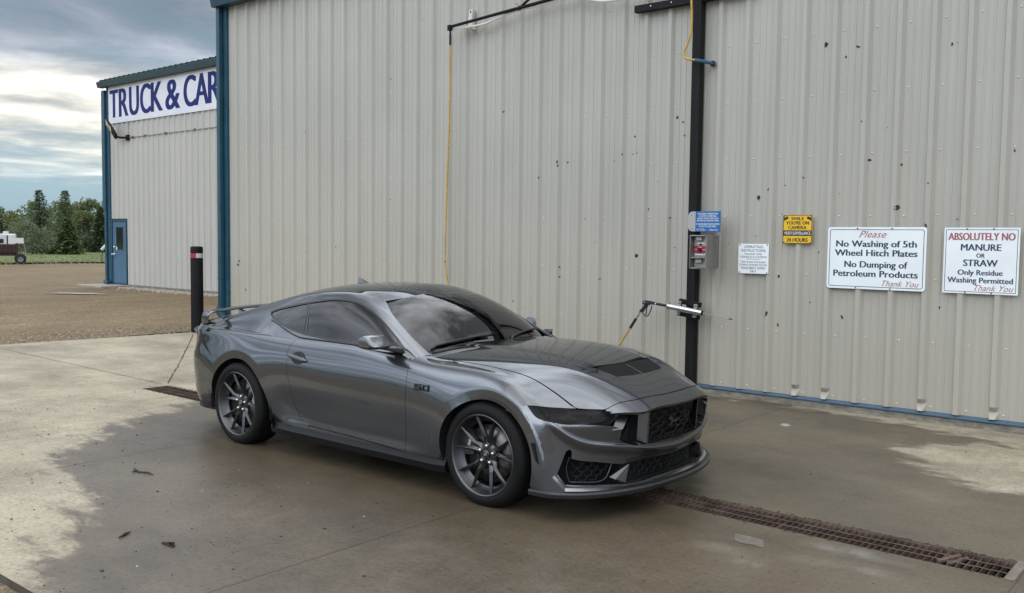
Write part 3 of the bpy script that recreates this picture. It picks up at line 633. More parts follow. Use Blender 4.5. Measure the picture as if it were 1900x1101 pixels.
def hoses():
    t=thing('wash_hose','long yellow pressure hose hanging straight down from the boom end behind the car','hose',(-4.92,3.9,4.47))
    A=[(-4.918,3.9,4.36),(-4.917,3.9,3.79),(-4.935,3.9,3.1),(-4.955,3.9,2.55),(-4.979,3.9,1.82),(-4.985,3.9,1.41),(-4.965,3.9,1.26),(-4.93,3.9,1.07),(-4.85,3.88,.75),(-4.6,3.8,.35),(-4.2,3.7,.08),(-3.7,3.6,.015),(-3.2,3.66,.015),(-2.8,3.75,.05),(-2.45,3.8,.2),(-2.18,3.8,.38),(-2.049,3.8,.491),(-1.889,3.8,.715)]
    MB().tube(smooth(A,6),.0115,8).build('hose_line',YEL,t)
    MB().tube([(-4.919,3.9,4.48),(-4.918,3.9,4.34)],.0165,8).build('sleeve',RUB,t)
    MB().tube([(-1.895,3.8,.708),(-1.818,3.8,.823)],.0175,8).build('sleeve',RUB,t)
    MB().tube([(-1.818,3.8,.823),(-1.80,3.8,.85)],.012,8).tube([(-1.80,3.8,.85),(-1.785,3.8,.872)],.015,8).tube([(-1.785,3.8,.872),(-1.765,3.8,.903)],.011,8).build('coupling',CHROME,t)
    MB().tube([(-4.985+.014*math.cos(a),3.9+.014*math.sin(a),1.40) for a in np.linspace(0,6.28,10)],.004,5).build('hose_clip',RUB,t)
    t=thing('supply_hose','short yellow hose curling in front of the black post top and into the wall','hose',(-1.23,3.85,4.4))
    A=[(-1.25,3.87,5.3),(-1.236,3.86,4.75),(-1.221,3.85,4.367),(-1.213,3.85,4.192),(-1.219,3.85,4.018),(-1.262,3.85,3.89),(-1.297,3.85,3.815),(-1.290,3.85,3.756),(-1.245,3.85,3.728),(-1.17,3.87,3.712)]
    MB().tube(smooth(A,6),.0125,8).build('hose_line',YEL,t)
    MB().tube([(-1.18,3.868,3.714),(-1.10,3.94,3.70),(-1.055,4.065,3.69)],.020,8).build('blue_sleeve',pbr('blue_sleeve',(.045,.11,.175),.5),t)
    MB().lathe([(.034,0),(.034,-.01),(.022,-.014),(.02,0)],(-1.055,4.066,3.69),(0,1,0),10).build('grommet',RUB,t)
hoses()
def spray_gun():
    t=thing('spray_lance','black trigger spray gun with its thin steel lance run through the holder','spray gun',(-1.6,3.8,1.0))
    d=np.array([-.635+1.40,0,.899-.995]); d/=np.linalg.norm(d); c0=np.array([-1.40,3.8,.990])
    up=np.array([-d[2],0,d[0]])
    b=MB(); b.prism([(-1.728,1.028),(-1.71,1.040),(-1.66,1.038),(-1.60,1.030),(-1.572,1.024),(-1.578,.995),(-1.62,.998),(-1.668,.994),(-1.695,.985),(-1.728,.995)],3.778,3.822)
    b.prism([(-1.700,1.0),(-1.668,.996),(-1.690,.955),(-1.735,.895),(-1.770,.905),(-1.772,.918),(-1.74,.945)],3.782,3.818); b.build('body',RUB,t,bevel=.006)
    MB().tube(smooth([(-1.735,3.8,.893),(-1.70,3.8,.866),(-1.678,3.8,.855),(-1.655,3.8,.872),(-1.625,3.8,.93),(-1.612,3.8,.985)],4),.0062,6).build('guard',RUB,t)
    MB().tube(smooth([(-1.635,3.8,.994),(-1.662,3.8,.982),(-1.678,3.8,.95),(-1.682,3.8,.90),(-1.680,3.8,.868)],4),.0065,6).build('trigger',pbr('trigger_blue',(.02,.06,.11),.45),t)
    MB().lathe([(.008,0),(.008,-.004),(.0005,-.005)],(-1.698,3.778,1.018),(0,1,0),8).build('pin',CHROME,t)
    MB().tube([(-1.575,3.8,1.010),(-1.548,3.8,1.006)],.009,8).build('coupling',CHROME,t)
    MB().tube([(-1.552,3.8,1.007),tuple(c0+d*.03)],.0155,10).build('grip_sleeve',RUB,t)
    MB().tube([tuple(c0+d*.02),tuple(c0+d*.78)],.0045,6).build('lance_tube',STEEL,t)
    MB().tube([tuple(c0+d*.755),tuple(c0+d*.785)],.0085,8).tube([tuple(c0+d*.785),tuple(c0+d*.80)],.005,8).build('nozzle',grime('brass',(.10,.08,.04),(.18,.15,.08),20,(.4,.5),metal=.7),t)
    h=thing('lance_holder','shiny steel holder tube on black plates bolted across the black post','holder',(-1.18,3.85,.95))
    b=MB(); b.lathe([(.033,0),(.033,.43)],c0,d,20); b.lathe([(.030,.43),(.030,0)],c0,d,20); b.lathe([(.030,.0),(.040,.0),(.040,.012),(.033,.012)],c0,d,20); b.lathe([(.030,.43),(.033,.43)],c0,d,20); b.build('tube',CHROME,h,recalc=False)
    for s in (1,-1):
        b=MB(); c=c0+d*.215+up*s*.068; c[1]=3.905; b.obox(c,d*.135,(0,.022,0),up*.028); b.build('plate',BLACKST,h,bevel=.003)
        for q in (-.10,.10):
            b=MB(); c=c0+d*(.215+q)+up*s*.045; c[1]=3.86; b.obox(c,d*.018,(0,.02,0),up*.030); c2=c+up*s*.005; b.lathe([(.010,0),(.010,-.008),(.0005,-.012)],(c2[0],3.84,c2[2]),(0,1,0),8,1); b.build('clip',[STEEL,pbr('bolt_dark',(.1,.1,.1),.4,metal=.8)],h,bevel=.002)
spray_gun()
WHITE=grime('sign_white',(.76,.80,.81),(.84,.88,.89),3,(.28,.4)); NAVY=pbr('ink_navy',(.010,.035,.085),.5); INKRED=pbr('ink_red',(.35,.105,.125),.5); INKBLK=pbr('ink_black',(.02,.02,.022),.5)
def paybox():
    t=thing('pay_station','grey steel coin box with red plate mounted on the black post','coin box',(-.97,3.8,1.6))
    b=MB(); x0,x1,z0,z1=-1.070,-.862,1.428,1.789; y0=3.66
    ST=grime('box_steel',(.20,.195,.18),(.34,.33,.31),7,(.35,.55),metal=.65,bump=.06)
    b.box(x0,x0+.012,y0,3.93,z0,z1); b.box(x1-.012,x1,y0,3.93,z0,z1); b.box(x0+.012,x1-.012,y0,3.93,z1-.012,z1); b.box(x0+.012,x1-.012,y0,3.93,z0,z0+.012)
    b.box(x0+.012,x1-.012,y0+.004,3.93,1.538,1.550); b.box(x0+.012,x1-.012,3.74,3.93,z0+.012,z1-.012)
    b.build('housing',ST,t,bevel=.003)
    b=MB(); b.box(x0+.02,x1-.02,3.734,3.739,1.556,z1-.018); b.box(x0+.02,x1-.02,3.734,3.739,z0+.018,1.532); b.build('faceplate',grime('plate_worn',(.30,.295,.27),(.50,.49,.46),16,(.3,.5),metal=.5),t)
    b=MB(); b.box(-1.015,-.945,3.70,3.733,1.732,1.772); b.box(-1.02,-.945,3.70,3.733,1.488,1.528); b.build('lock_block',STEEL,t,bevel=.004)
    b=MB(); b.box(-1.045,-.905,3.722,3.733,1.598,1.674); b.build('red_plate',pbr('red_plate',(.38,.012,.030),.4),t,bevel=.003)
    text_mesh([('RINSE',-.975,1.655,.011,None,'c',0),('OFF',-1.025,1.628,.011,None,'c',0),('WASH',-.928,1.628,.011,None,'c',0)],'lettering',WHITE,t,wallM(0,3.7215,0))
    MB().lathe([(.022,0),(.022,-.008),(.016,-.02),(.0005,-.02)],(-.975,3.722,1.634),(0,1,0),14).obox((-.975,3.700,1.634),(.005,0,.004),(0,.008,0),(-.012,0,.017)).build('knob',RUB,t)
    b=MB(); b.box(-1.01,-.925,3.730,3.7335,1.697,1.707); b.box(-1.04,-.935,3.730,3.7335,1.575,1.585); b.box(-.93,-.875,3.730,3.7335,1.580,1.590); b.build('label_strip',WHITE,t)
    b=MB(); b.lathe([(.020,0),(.018,-.012),(.0005,-.014)],(-.895,3.733,1.558),(0,1,0),10); b.lathe([(.012,0),(.012,-.01),(.0005,-.012)],(-.972,3.733,1.688),(0,1,0),10); b.build('button',RUB,t)
    MB().box(-.900,-.885,3.715,3.733,1.70,1.735).box(-.915,-.900,3.715,3.733,1.728,1.735).build('coin_slot',CHROME,t)
    MB().box(-.872,-.858,3.93,3.935,1.43,1.79).build('back_flange',ST,t)
    s=thing('instruction_plate','blue notice plate with grey bracket on the post above the coin box','sign',(-1.02,3.88,1.94))
    b=MB(); n=8; R0=.055; x0,x1,z0,z1=-1.214,-1.118,1.832,2.052
    poly=[(x1,z0),(x1,z1)]+[(x0+R0-R0*math.sin(a),z1-R0+R0*math.cos(a)) for a in np.linspace(0,math.pi/2,n)]+[(x0+R0-R0*math.cos(a),z0+R0-R0*math.sin(a)) for a in np.linspace(0,math.pi/2,n)]
    b.prism(poly,3.874,3.93); b.build('bracket',pbr('bracket_grey',(.42,.41,.39),.45,metal=.4),s,bevel=.003)
    b=MB()
    for z in (1.865,2.015): b.lathe([(.009,0),(.007,-.005),(.0005,-.006)],(-1.17,3.874,z),(0,1,0),8)
    b.build('bolts',STEEL,s)
    MB().box(-1.119,-.815,3.870,3.878,1.830,2.054).build('panel',pbr('sign_blue',(.010,.115,.34),.4),s,bevel=.002)
    C=-.967; h=.017
    text_mesh([('IF OUTSIDE TEMPERATURE',C,2.018,h,.245,'c',0),('IS CLOSE TO FREEZING,',C,1.993,h,.215,'c',0),('PLEASE CHECK FOR ICE IN',C,1.968,h,.25,'c',0),('THE NOZZLE, BEFORE USING.',C,1.943,h,.275,'c',0),
      ('IF WATER DRIPS FROM NOZZLE',C,1.905,h,.285,'c',0),('IT IS OK TO USE WASH.',C,1.880,h,.215,'c',0),('For Emergencies',-1.10,1.856,.009,.09,'l',0),('CALL THE OFFICE',-1.105,1.842,.009,.115,'l',0),('Thank You',-.845,1.843,.016,.10,'r',.4)],'lettering',pbr('ink_white',(.75,.77,.78),.5),s,wallM(0,3.8692,0),bold=.03)
paybox()
def signs():
    def board(name,label,x0,x1,z0,z1,mat,yf=4.045,th=.006,border=None,bcol=NAVY,rad=.02):
        t=thing(name,label,'sign',((x0+x1)/2,yf,z0))
        def rr(x0,x1,z0,z1,r,n=5):
            P=[]
            for cx,cz,a0 in ((x1-r,z1-r,0),(x0+r,z1-r,90),(x0+r,z0+r,180),(x1-r,z0+r,270)):
                P+=[(cx+r*math.cos(R_(a0+90*k/n)),cz+r*math.sin(R_(a0+90*k/n))) for k in range(n+1)]
            return P
        MB().prism(rr(x0,x1,z0,z1,rad)[::-1],yf,yf+th).build('panel',mat,t,bevel=.0015,seg=1)
        if border:
            d,w=border; A=rr(x0+d,x1-d,z0+d,z1-d,max(rad*.7,.004)); B=rr(x0+d+w,x1-d-w,z0+d+w,z1-d-w,max(rad*.7-w,.002)); n=len(A)
            MB().add([(a,yf-.0006,b) for a,b in A]+[(a,yf-.0006,b) for a,b in B],[(i,(i+1)%n,n+(i+1)%n,n+i) for i in range(n)]).build('border_line',bcol,t,recalc=False)
        b=MB()
        for fx in (.31,.66) if x1-x0>.5 else (.05,.95):
            for z in (z1-.012,z0+.012):
                b.lathe([(.008,0),(.006,-.004),(.0005,-.006)],(x0+(x1-x0)*fx,yf,z),(0,1,0),7)
        b.build('screws',pbr('screw_dark',(.08,.08,.085),.4,metal=.6),t)
        return t
    M=wallM(0,4.0438,0)
    # operating instructions
    x0,x1,z0,z1=-.680,-.328,1.380,1.702; c=(x0+x1)/2
    t=board('instruction_sign','small white operating instructions sign next to the coin box','',0,0,0,WHITE) if False else board('instruction_sign','small white operating instructions sign next to the coin box',x0,x1,z0,z1,WHITE,rad=.004)
    text_mesh([('OPERATING',c,1.657,.027,.215,'c',0),('INSTRUCTIONS',c,1.617,.027,.275,'c',0),('MACHINE TAKES',c,1.583,.018,.20,'c',0),('TOONIES $2 & LOONIES $1',c,1.553,.018,.315,'c',0),('TOKENS AVAILABLE',c,1.533,.010,.17,'c',0),('TIME WASH AVAILABLE',c,1.497,.019,.285,'c',0),('DURING BUSINESS HOURS',c,1.466,.019,.32,'c',0),('WASHBAY OPEN',c,1.428,.026,.28,'c',0),('24/7',c,1.394,.024,.075,'c',0)],'lettering',INKBLK,t,M)
    # camera warning
    x0,x1,z0,z1=-.178,.140,1.710,2.012; c=(x0+x1)/2
    yel=pbr('sign_yellow',(.78,.47,.012),.35)
    t=board('camera_sign','yellow and black video surveillance sign on the ribbed wall',x0,x1,z0,z1,yel,rad=.014,border=(.002,.006),bcol=INKBLK)
    MB().box(x0+.008,x1-.008,4.0442,4.045,1.792,1.850).build('black_band',INKBLK,t)
    text_mesh([('SMILE',c,1.958,.030,.135,'c',0),("YOU'RE ON",c,1.911,.034,.245,'c',0),('CAMERA',c,1.862,.034,.195,'c',0),('24 HOURS',c,1.731,.040,.225,'c',0)],'lettering',INKBLK,t,M,bold=.05)
    text_mesh([('VIDEO SURVEILLANCE',c,1.806,.031,.285,'c',0)],'lettering',pbr('ink_white',(.75,.77,.78),.5),t,wallM(0,4.0434,0),bold=.015)
    b=MB()
    for s in (-1,1):
        cx=c+s*.118; P=[(-.035,.012),(.010,.030),(.022,.006),(-.024,-.012)]
        P=[(cx-s*a,1.968+d) for a,d in P]; P2=[(cx+s*.004,1.972),(cx+s*.03,1.945),(cx+s*.036,1.950),(cx+s*.016,1.974)]
        for q in (P,P2): b.prism(q,4.0436,4.0442)
    b.build('camera_symbol',INKBLK,t)
    # no washing of hitch plates
    x0,x1,z0,z1=.308,1.270,1.264,1.884; c=(x0+x1)/2
    t=board('hitch_notice','wide white sign asking for no washing of hitch plates',x0,x1,z0,z1,WHITE,rad=.03,border=(.022,.006))
    text_mesh([('No Washing of 5th',c,1.688,.062,.78,'c',0),('Wheel Hitch Plates',c,1.597,.062,.80,'c',0),('No Dumping of',c+.005,1.482,.062,.61,'c',0),('Petroleum Products',c,1.390,.062,.82,'c',0)],'lettering',NAVY,t,M,bold=.05)
    text_mesh([('Please',c-.03,1.782,.066,.27,'c',.45),('Thank You',x1-.055,1.303,.055,.35,'r',.45)],'script_lettering',INKRED,t,M)
    # no manure
    x0,x1,z0,z1=1.426,2.070,1.265,1.880; c=(x0+x1)/2
    t=board('manure_notice','squarish white sign headed in red forbidding manure or straw',x0,x1,z0,z1,WHITE,rad=.006,border=(.016,.005))
    text_mesh([('ABSOLUTELY NO',c,1.765,.066,.565,'c',0)],'red_lettering',INKRED,t,M,bold=.05)
    text_mesh([('MANURE',c,1.668,.060,.34,'c',0),('OR',c,1.603,.038,.07,'c',0),('STRAW',c,1.523,.060,.29,'c',0),('Only Residue',c,1.440,.048,.38,'c',0),('Washing Permitted',c,1.367,.050,.555,'c',0)],'lettering',NAVY,t,M,bold=.045)
    text_mesh([('Thank You',x1-.035,1.296,.052,.33,'r',.45)],'script_lettering',INKRED,t,M)
signs()
# ------------------------------------------------------------------ bollard
def bollard():
    t=thing('bollard','tall black bollard with red and white reflective band at the pad edge','bollard',(-10.9,3.70,0))
    b=MB(); b.lathe([(.108,-.04),(.108,1.50),(.100,1.522),(.06,1.53),(.0005,1.531)],(-10.9,3.70,0),(0,0,1),32); b.build('post_sleeve',grime('bollard_plastic',(.004,.004,.0045),(.010,.010,.010),6,(.6,.8),spec=.2,bump=.1),t,recalc=True)
    n=12
    for nm,mat,off in (('red_tape',pbr('tape_red',(.34,.018,.045),.45),0),('white_tape',pbr('tape_white',(.52,.51,.49),.45),1)):
        b=MB()
        for k in range(2):
            a0=4.07-math.pi/2+off*math.pi/2+k*math.pi; b.lathe([(.1095,1.325),(.1095,1.405)],(-10.9,3.70,0),(0,0,1),10,0,True,(a0,a0+math.pi/2))
        b.build(nm,mat,t,recalc=False)
    MB().lathe([(.14,.004),(.14,-.02)],(-10.9,3.7,0),(0,0,1),24).lathe([(.001,.004),(.14,.004)],(-10.9,3.7,0),(0,0,1),24).build('footing',FOUND,t,recalc=False)
bollard()
# ------------------------------------------------------------------ far building
def far_building():
    Y=10.0; XL=-26.42; XR=-8.0; ZT=6.62
    t=thing('far_building','beige ribbed steel building behind the corner, with blue trim and a blue door','building',(-20,14,0))
    sid=siding_mat('beige_siding_far',(.44,.43,.395),(.505,.49,.45),False)
    DX0,DX1,DZ=-26.42+.02,-25.36,2.21
    cladding(DX1+.02,XR,Y,.07,ZT,-25.30,'cladding',sid,t,[],pitch=.3187,screws=False)
    cladding(XL,DX1+.02,Y,DZ+.03,ZT,-25.30,'cladding',sid,t,[],pitch=.3187,screws=False)
    MB().box(XL-.1,XR,Y-.03,Y+.3,-.2,.065).build('foundation',FOUND,t)
    c=MB(); c.box(XL-.16,XL+.0,Y-.05,Y+.03,.06,ZT); c.box(XL-.16,XL-.15,Y+.03,Y+.2,.06,ZT); c.build('corner_trim',BLUE,t,bevel=.005)
    d=MB(); d.box(XL-.38,XL-.18,Y-.12,Y+.02,2.55,ZT-.1); d.box(XL-.31,XL-.19,Y-.10,Y+.0,.12,2.6); d.obox((XL-.10,Y-.16,.10),(.22,-.05,-.02),(0,.05,0),(.02,0,.06)); d.build('downspout',BLUE,t,bevel=.01)
    e=MB(); e.prism([(Y-.26,ZT+.14),(Y-.22,ZT-.02),(Y-.03,ZT-.02),(Y-.03,ZT+.16),(Y-.26,ZT+.16)],XL-.42,XR,'x'); e.build('eave_gutter',grime('gutter_green_blue',(.022,.050,.060),(.035,.070,.082),5,(.4,.55)),t)
    r=MB(); prof=[]; x=XL-.38
    while x<XR:
        prof+=[(x,0),(x+.22,0),(x+.24,.04),(x+.29,.04),(x+.31,0)]; x+=.31
    vs=[(px,Y-.27,ZT+.17+dz) for px,dz in prof]+[(px,Y+6,ZT+1.3+dz) for px,dz in prof]; n=len(prof)
    r.add(vs,[(i,i+1,n+i+1,n+i) for i in range(n-1)]); r.add([(XL-.38,Y+6,ZT+1.3),(XR,Y+6,ZT+1.3),(XR,Y+12,ZT+.17),(XL-.38,Y+12,ZT+.17)],[(0,1,2,3)]); r.build('roof',pbr('roof_dark_blue',(.02,.04,.05),.5),t,recalc=False)
    w=MB(); w.add([(XL-.14,Y+.2,.0),(XL-.14,Y+11.8,.0),(XL-.14,Y+11.8,ZT),(XL-.14,Y+6,ZT+1.25),(XL-.14,Y+.2,ZT)],[(0,1,2,3,4)]); w.box(XL,XR,Y+11.7,Y+11.8,0,ZT); w.build('end_walls',sid,t,recalc=False)
    dm=grime('door_blue',(.042,.108,.175),(.070,.150,.225),2.2,(.45,.6))
    fr=MB(); fr.box(DX0,DX0+.07,Y-.05,Y+.05,.10,DZ); fr.box(DX1-.05,DX1,Y-.05,Y+.05,.10,DZ); fr.box(DX0+.07,DX1-.05,Y-.05,Y+.05,DZ-.06,DZ); fr.box(DX0,DX1,Y-.06,Y+.05,.065,.10); fr.build('door_frame',BLUE,t,bevel=.004)
    D=MB(); D.box(DX0+.075,DX1-.055,Y-.02,Y+.02,.105,DZ-.065); dr=D.build('door',dm,t)
    MB().box(-26.12,-26.08,Y-.028,Y-.02,1.17,2.0).box(-25.62,-25.58,Y-.028,Y-.02,1.17,2.0).box(-26.08,-25.62,Y-.028,Y-.02,1.17,1.21).box(-26.08,-25.62,Y-.028,Y-.02,1.96,2.0).build('glazing_bead',dm,dr)
    MB().box(-26.08,-25.62,Y-.024,Y-.0205,1.21,1.96).build('window',pbr('door_glass',(.012,.014,.015),.08,spec=.6),dr)
    MB().lathe([(.05,0),(.045,-.02),(.02,-.03),(.02,-.05),(.04,-.06),(.035,-.085),(.0005,-.09)],(-26.25,Y-.02,1.05),(0,1,0),14).lathe([(.04,0),(.035,-.025),(.0005,-.03)],(-26.23,Y-.02,1.29),(0,1,0),14).build('knob',CHROME,dr)
    MB().prism([(-26.05+.035*math.cos(a)*1.0,1.255+.06*math.sin(a)) for a in np.linspace(0,6.283,17)[:-1]][::-1],Y-.030,Y-.0285).build('sticker',pbr('sticker_white',(.70,.72,.72),.5),dr)
    MB().box(-26.9,-25.2,Y-1.0,Y-.03,-.1,.045).build('door_step',grime('step_concrete',(.25,.22,.17),(.40,.37,.31),6,(.85,.95)),t,bevel=.01)
    s=thing('truck_and_car_sign','long white building sign with large blue capital letters under the far eave','sign',(-22,Y-.05,5.4))
    MB().box(XL+.02,-14.0,Y-.06,Y-.032,5.39,6.60).build('panel',grime('sign_board_white',(.62,.63,.68),(.72,.73,.77),1.5,(.3,.45)),s)
    pos=[('T',-26.28,.50),('R',-25.67,.55),('U',-25.00,.56),('C',-24.30,.58),('K',-23.64,.64),('&',-22.78,.78),('C',-21.74,.62),('A',-21.13,.68),('R',-20.42,.60),('W',-19.2,.95),('A',-18.2,.68),('S',-17.45,.6),('H',-16.75,.6)]
    text_mesh([(ch,x,5.575,.905,w,'l',0) for ch,x,w in pos],'letter',pbr('letter_blue',(.007,.016,.125),.6,spec=.25),s,wallM(0,Y-.0625,0),bold=.045)
    b=MB(); rg=random.Random(3)
    for k in range(24):
        for z in (5.45,6.54): b.lathe([(.012,0),(.008,-.004),(.0005,-.005)],(XL+.2+k*.5,Y-.06,z),(0,1,0),6)
    b.build('screws',pbr('screw_grey',(.35,.35,.36),.5),s)
    l=thing('flood_light','black tilted yard flood light under the end of the long white building sign','lamp',(-25.4,9.6,4.9))
    ax=np.array([.62,.12,-.70]); ax/=np.linalg.norm(ax); c=np.array([-25.74,9.66,5.20]); w_=np.array([.93,-.30,.12]); w_-=ax*np.dot(w_,ax); w_/=np.linalg.norm(w_); nrm=np.cross(w_,ax); nrm*=np.sign(-nrm[1])
    b=MB(); b.obox(c,ax*.31,w_*.17,nrm*.03); b.obox(c+ax*.35,ax*.06,w_*.12,nrm*.04); b.build('housing',BLACKST,l,bevel=.01)
    b=MB(); 
    for q in (-.19,.03): b.obox(c+nrm*.031-ax*(-q)*1.0,ax*.09,w_*.13,nrm*.004)
    b.build('led_panel',grime('led_panel',(.55,.47,.30),(.72,.66,.48),12,(.25,.35)),l)
    MB().tube([tuple(c+ax*.40),(-25.28,9.75,4.86),(-25.2,9.97,4.87)],.035,8).box(-25.28,-25.12,9.93,9.985,4.78,4.96).build('arm',BLACKST,l)
    MB().tube([(-25.2,9.965,4.87),(-15,9.965,4.87)],.016,6).tube([(-25.18,9.965,4.9),(-25.16,9.965,5.39)],.012,6).build('conduit',STEEL,l)
    b=MB()
    for x in (-24.9,-24.1,-22.85,-21.2,-19.6,-18,-16.5): b.box(x-.05,x+.05,9.94,9.985,4.84,4.90)
    b.build('conduit_clip',pbr('clip_dark',(.10,.09,.08),.6),l)
far_building()
# ------------------------------------------------------------------ trees
def leafmat(name,a,b):
    m=grime(name,a,b,.9,(.6,.8),detail=3,lo=.3,hi=.7)
    nt=m.node_tree; pb=nt.nodes['Principled BSDF']; out=nt.nodes['Material Output']
    tl=N(nt,'ShaderNodeBsdfTranslucent'); nt.links.new(pb.inputs['Base Color'].links[0].from_socket,tl.inputs[0]); mx=N(nt,'ShaderNodeMixShader'); mx.inputs[0].default_value=.42
    nt.links.new(pb.outputs[0],mx.inputs[1]); nt.links.new(tl.outputs[0],mx.inputs[2]); nt.links.new(mx.outputs[0],out.inputs[0]); return m
BARK=grime('bark',(.045,.036,.028),(.10,.085,.07),9,(.85,.95),stretch=(1,1,.2))
def leaf_cards(b,P,s,rng,flat=.0,mi=0):
    for p in P:
        n=rng.normal(size=3); n[2]=abs(n[2])+flat; n/=np.linalg.norm(n); a=np.cross(n,rng.normal(size=3)); a/=np.linalg.norm(a); c=np.cross(n,a)
        q=s*rng.uniform(.6,1.25); 
        b.add([p-a*q*.5,p+c*q*.32,p+a*q*.62,p-c*q*.32],[(0,1,2,3)],mi)
def deciduous(name,label,loc,h,w,seed,mat,group,low=.12,n=2600,leaf=.26,clumps=26,copies=None):
    rng=np.random.default_rng(seed); t=thing(name,label,'tree' if 'tree' in name else 'bush',loc,0,group)
    b=MB(); trunk=[(0,0,-.2),(.05*w*rng.normal(),.05,h*.25),(.08*rng.normal(),.0,h*.5),(.1*rng.normal(),.1,h*.85)]
    b.tube(trunk,[h*.030,h*.024,h*.016,h*.005],8)
    cl=[]
    for k in range(clumps):
        z=h*(low+ (1-low)*rng.random()**.8*.92); f=math.sin(math.pi*min(1,max(.04,(z/h-low+.16)/(1.14-low))))**.7
        a=rng.uniform(0,6.283); r=w*.5*f*rng.uniform(.35,1.0); c=np.array([r*math.cos(a),r*math.sin(a),z]); cl.append((c,w*rng.uniform(.12,.22)))
        z0=max(h*.12,z-r*.7-.3); b.tube([(0,0,z0),tuple(c*np.array([.5,.5,0])+np.array([0,0,(z0+z)/2+.1])),tuple(c)],[h*.010,h*.006,h*.002],5)
    o=b.build('trunk',BARK,t); o.matrix_parent_inverse=Matrix.Identity(4); LOCAL.add(o.name)
    f=MB()
    for c,r in cl:
        m=int(n/clumps); d=rng.normal(size=(m,3)); d/=np.linalg.norm(d,axis=1)[:,None]; d*=(rng.random((m,1))**.45)*r; d[:,2]*=.75
        leaf_cards(f,c+d,leaf,rng)
    o=f.build('crown',mat,t,recalc=False); LOCAL.add(o.name); return t
LOCAL=set()
def spruce(label,loc,h,w,seed,mat,group,n=2600):
    rng=np.random.default_rng(seed); t=thing('spruce_tree',label,'tree',loc,0,group); b=MB(); f=MB()
    b.tube([(0,0,-.2),(0,0,h*.5),(0,0,h*.98)],[h*.022,h*.014,h*.003],8)
    k=0; z=h*.05
    while z<h*.985:
        fr=1-z/h; R=w*.5*(fr**.82)*rng.uniform(.85,1.1)+.05; nb=int(6+6*fr); 
        for i in range(nb):
            a=2*math.pi*(i+rng.uniform(-.35,.35))/nb+k*.7; r=R*rng.uniform(.68,1.12); droop=-.20*r+.10*r*(1-fr)
            tip=np.array([r*math.cos(a),r*math.sin(a),z+droop+.05*r]); base=np.array([0,0,z+.05])
            mid=(base+tip)/2+np.array([0,0,-.05*r]); b.tube([base,mid,tip],[.018,.012,.004],4)
            u=np.array([math.cos(a),math.sin(a),0]); s=np.array([-u[1],u[0],0])
            m=max(5,int(n*(r+.12)/(h/.16*8*w*.26)))
            for q in range(m):
                tt=rng.random()**.7; p=base+(tip-base)*tt+np.array([0,0,-.10*r*math.sin(3.14*tt)]); wd=(.10+.16*r)*(1-tt*.65)
                p=p+s*rng.normal()*wd*.75+np.array([0,0,-abs(rng.normal())*.05*(1+r)])
                le=.17+.14*rng.random(); d=u*.8+s*rng.normal()*.7+np.array([0,0,rng.normal()*.25-.1]); d/=np.linalg.norm(d); c=np.cross(d,np.array([0,0,1.])+.4*rng.normal(size=3)); c/=np.linalg.norm(c)+1e-9
                f.add([p,p+d*le*.5+c*.075,p+d*le,p+d*le*.5-c*.075],[(0,1,2,3)])
        z+=h*.030*(.65+.7*fr); k+=1
    o=b.build('trunk',BARK,t); LOCAL.add(o.name); o=f.build('crown',mat,t,recalc=False); LOCAL.add(o.name)
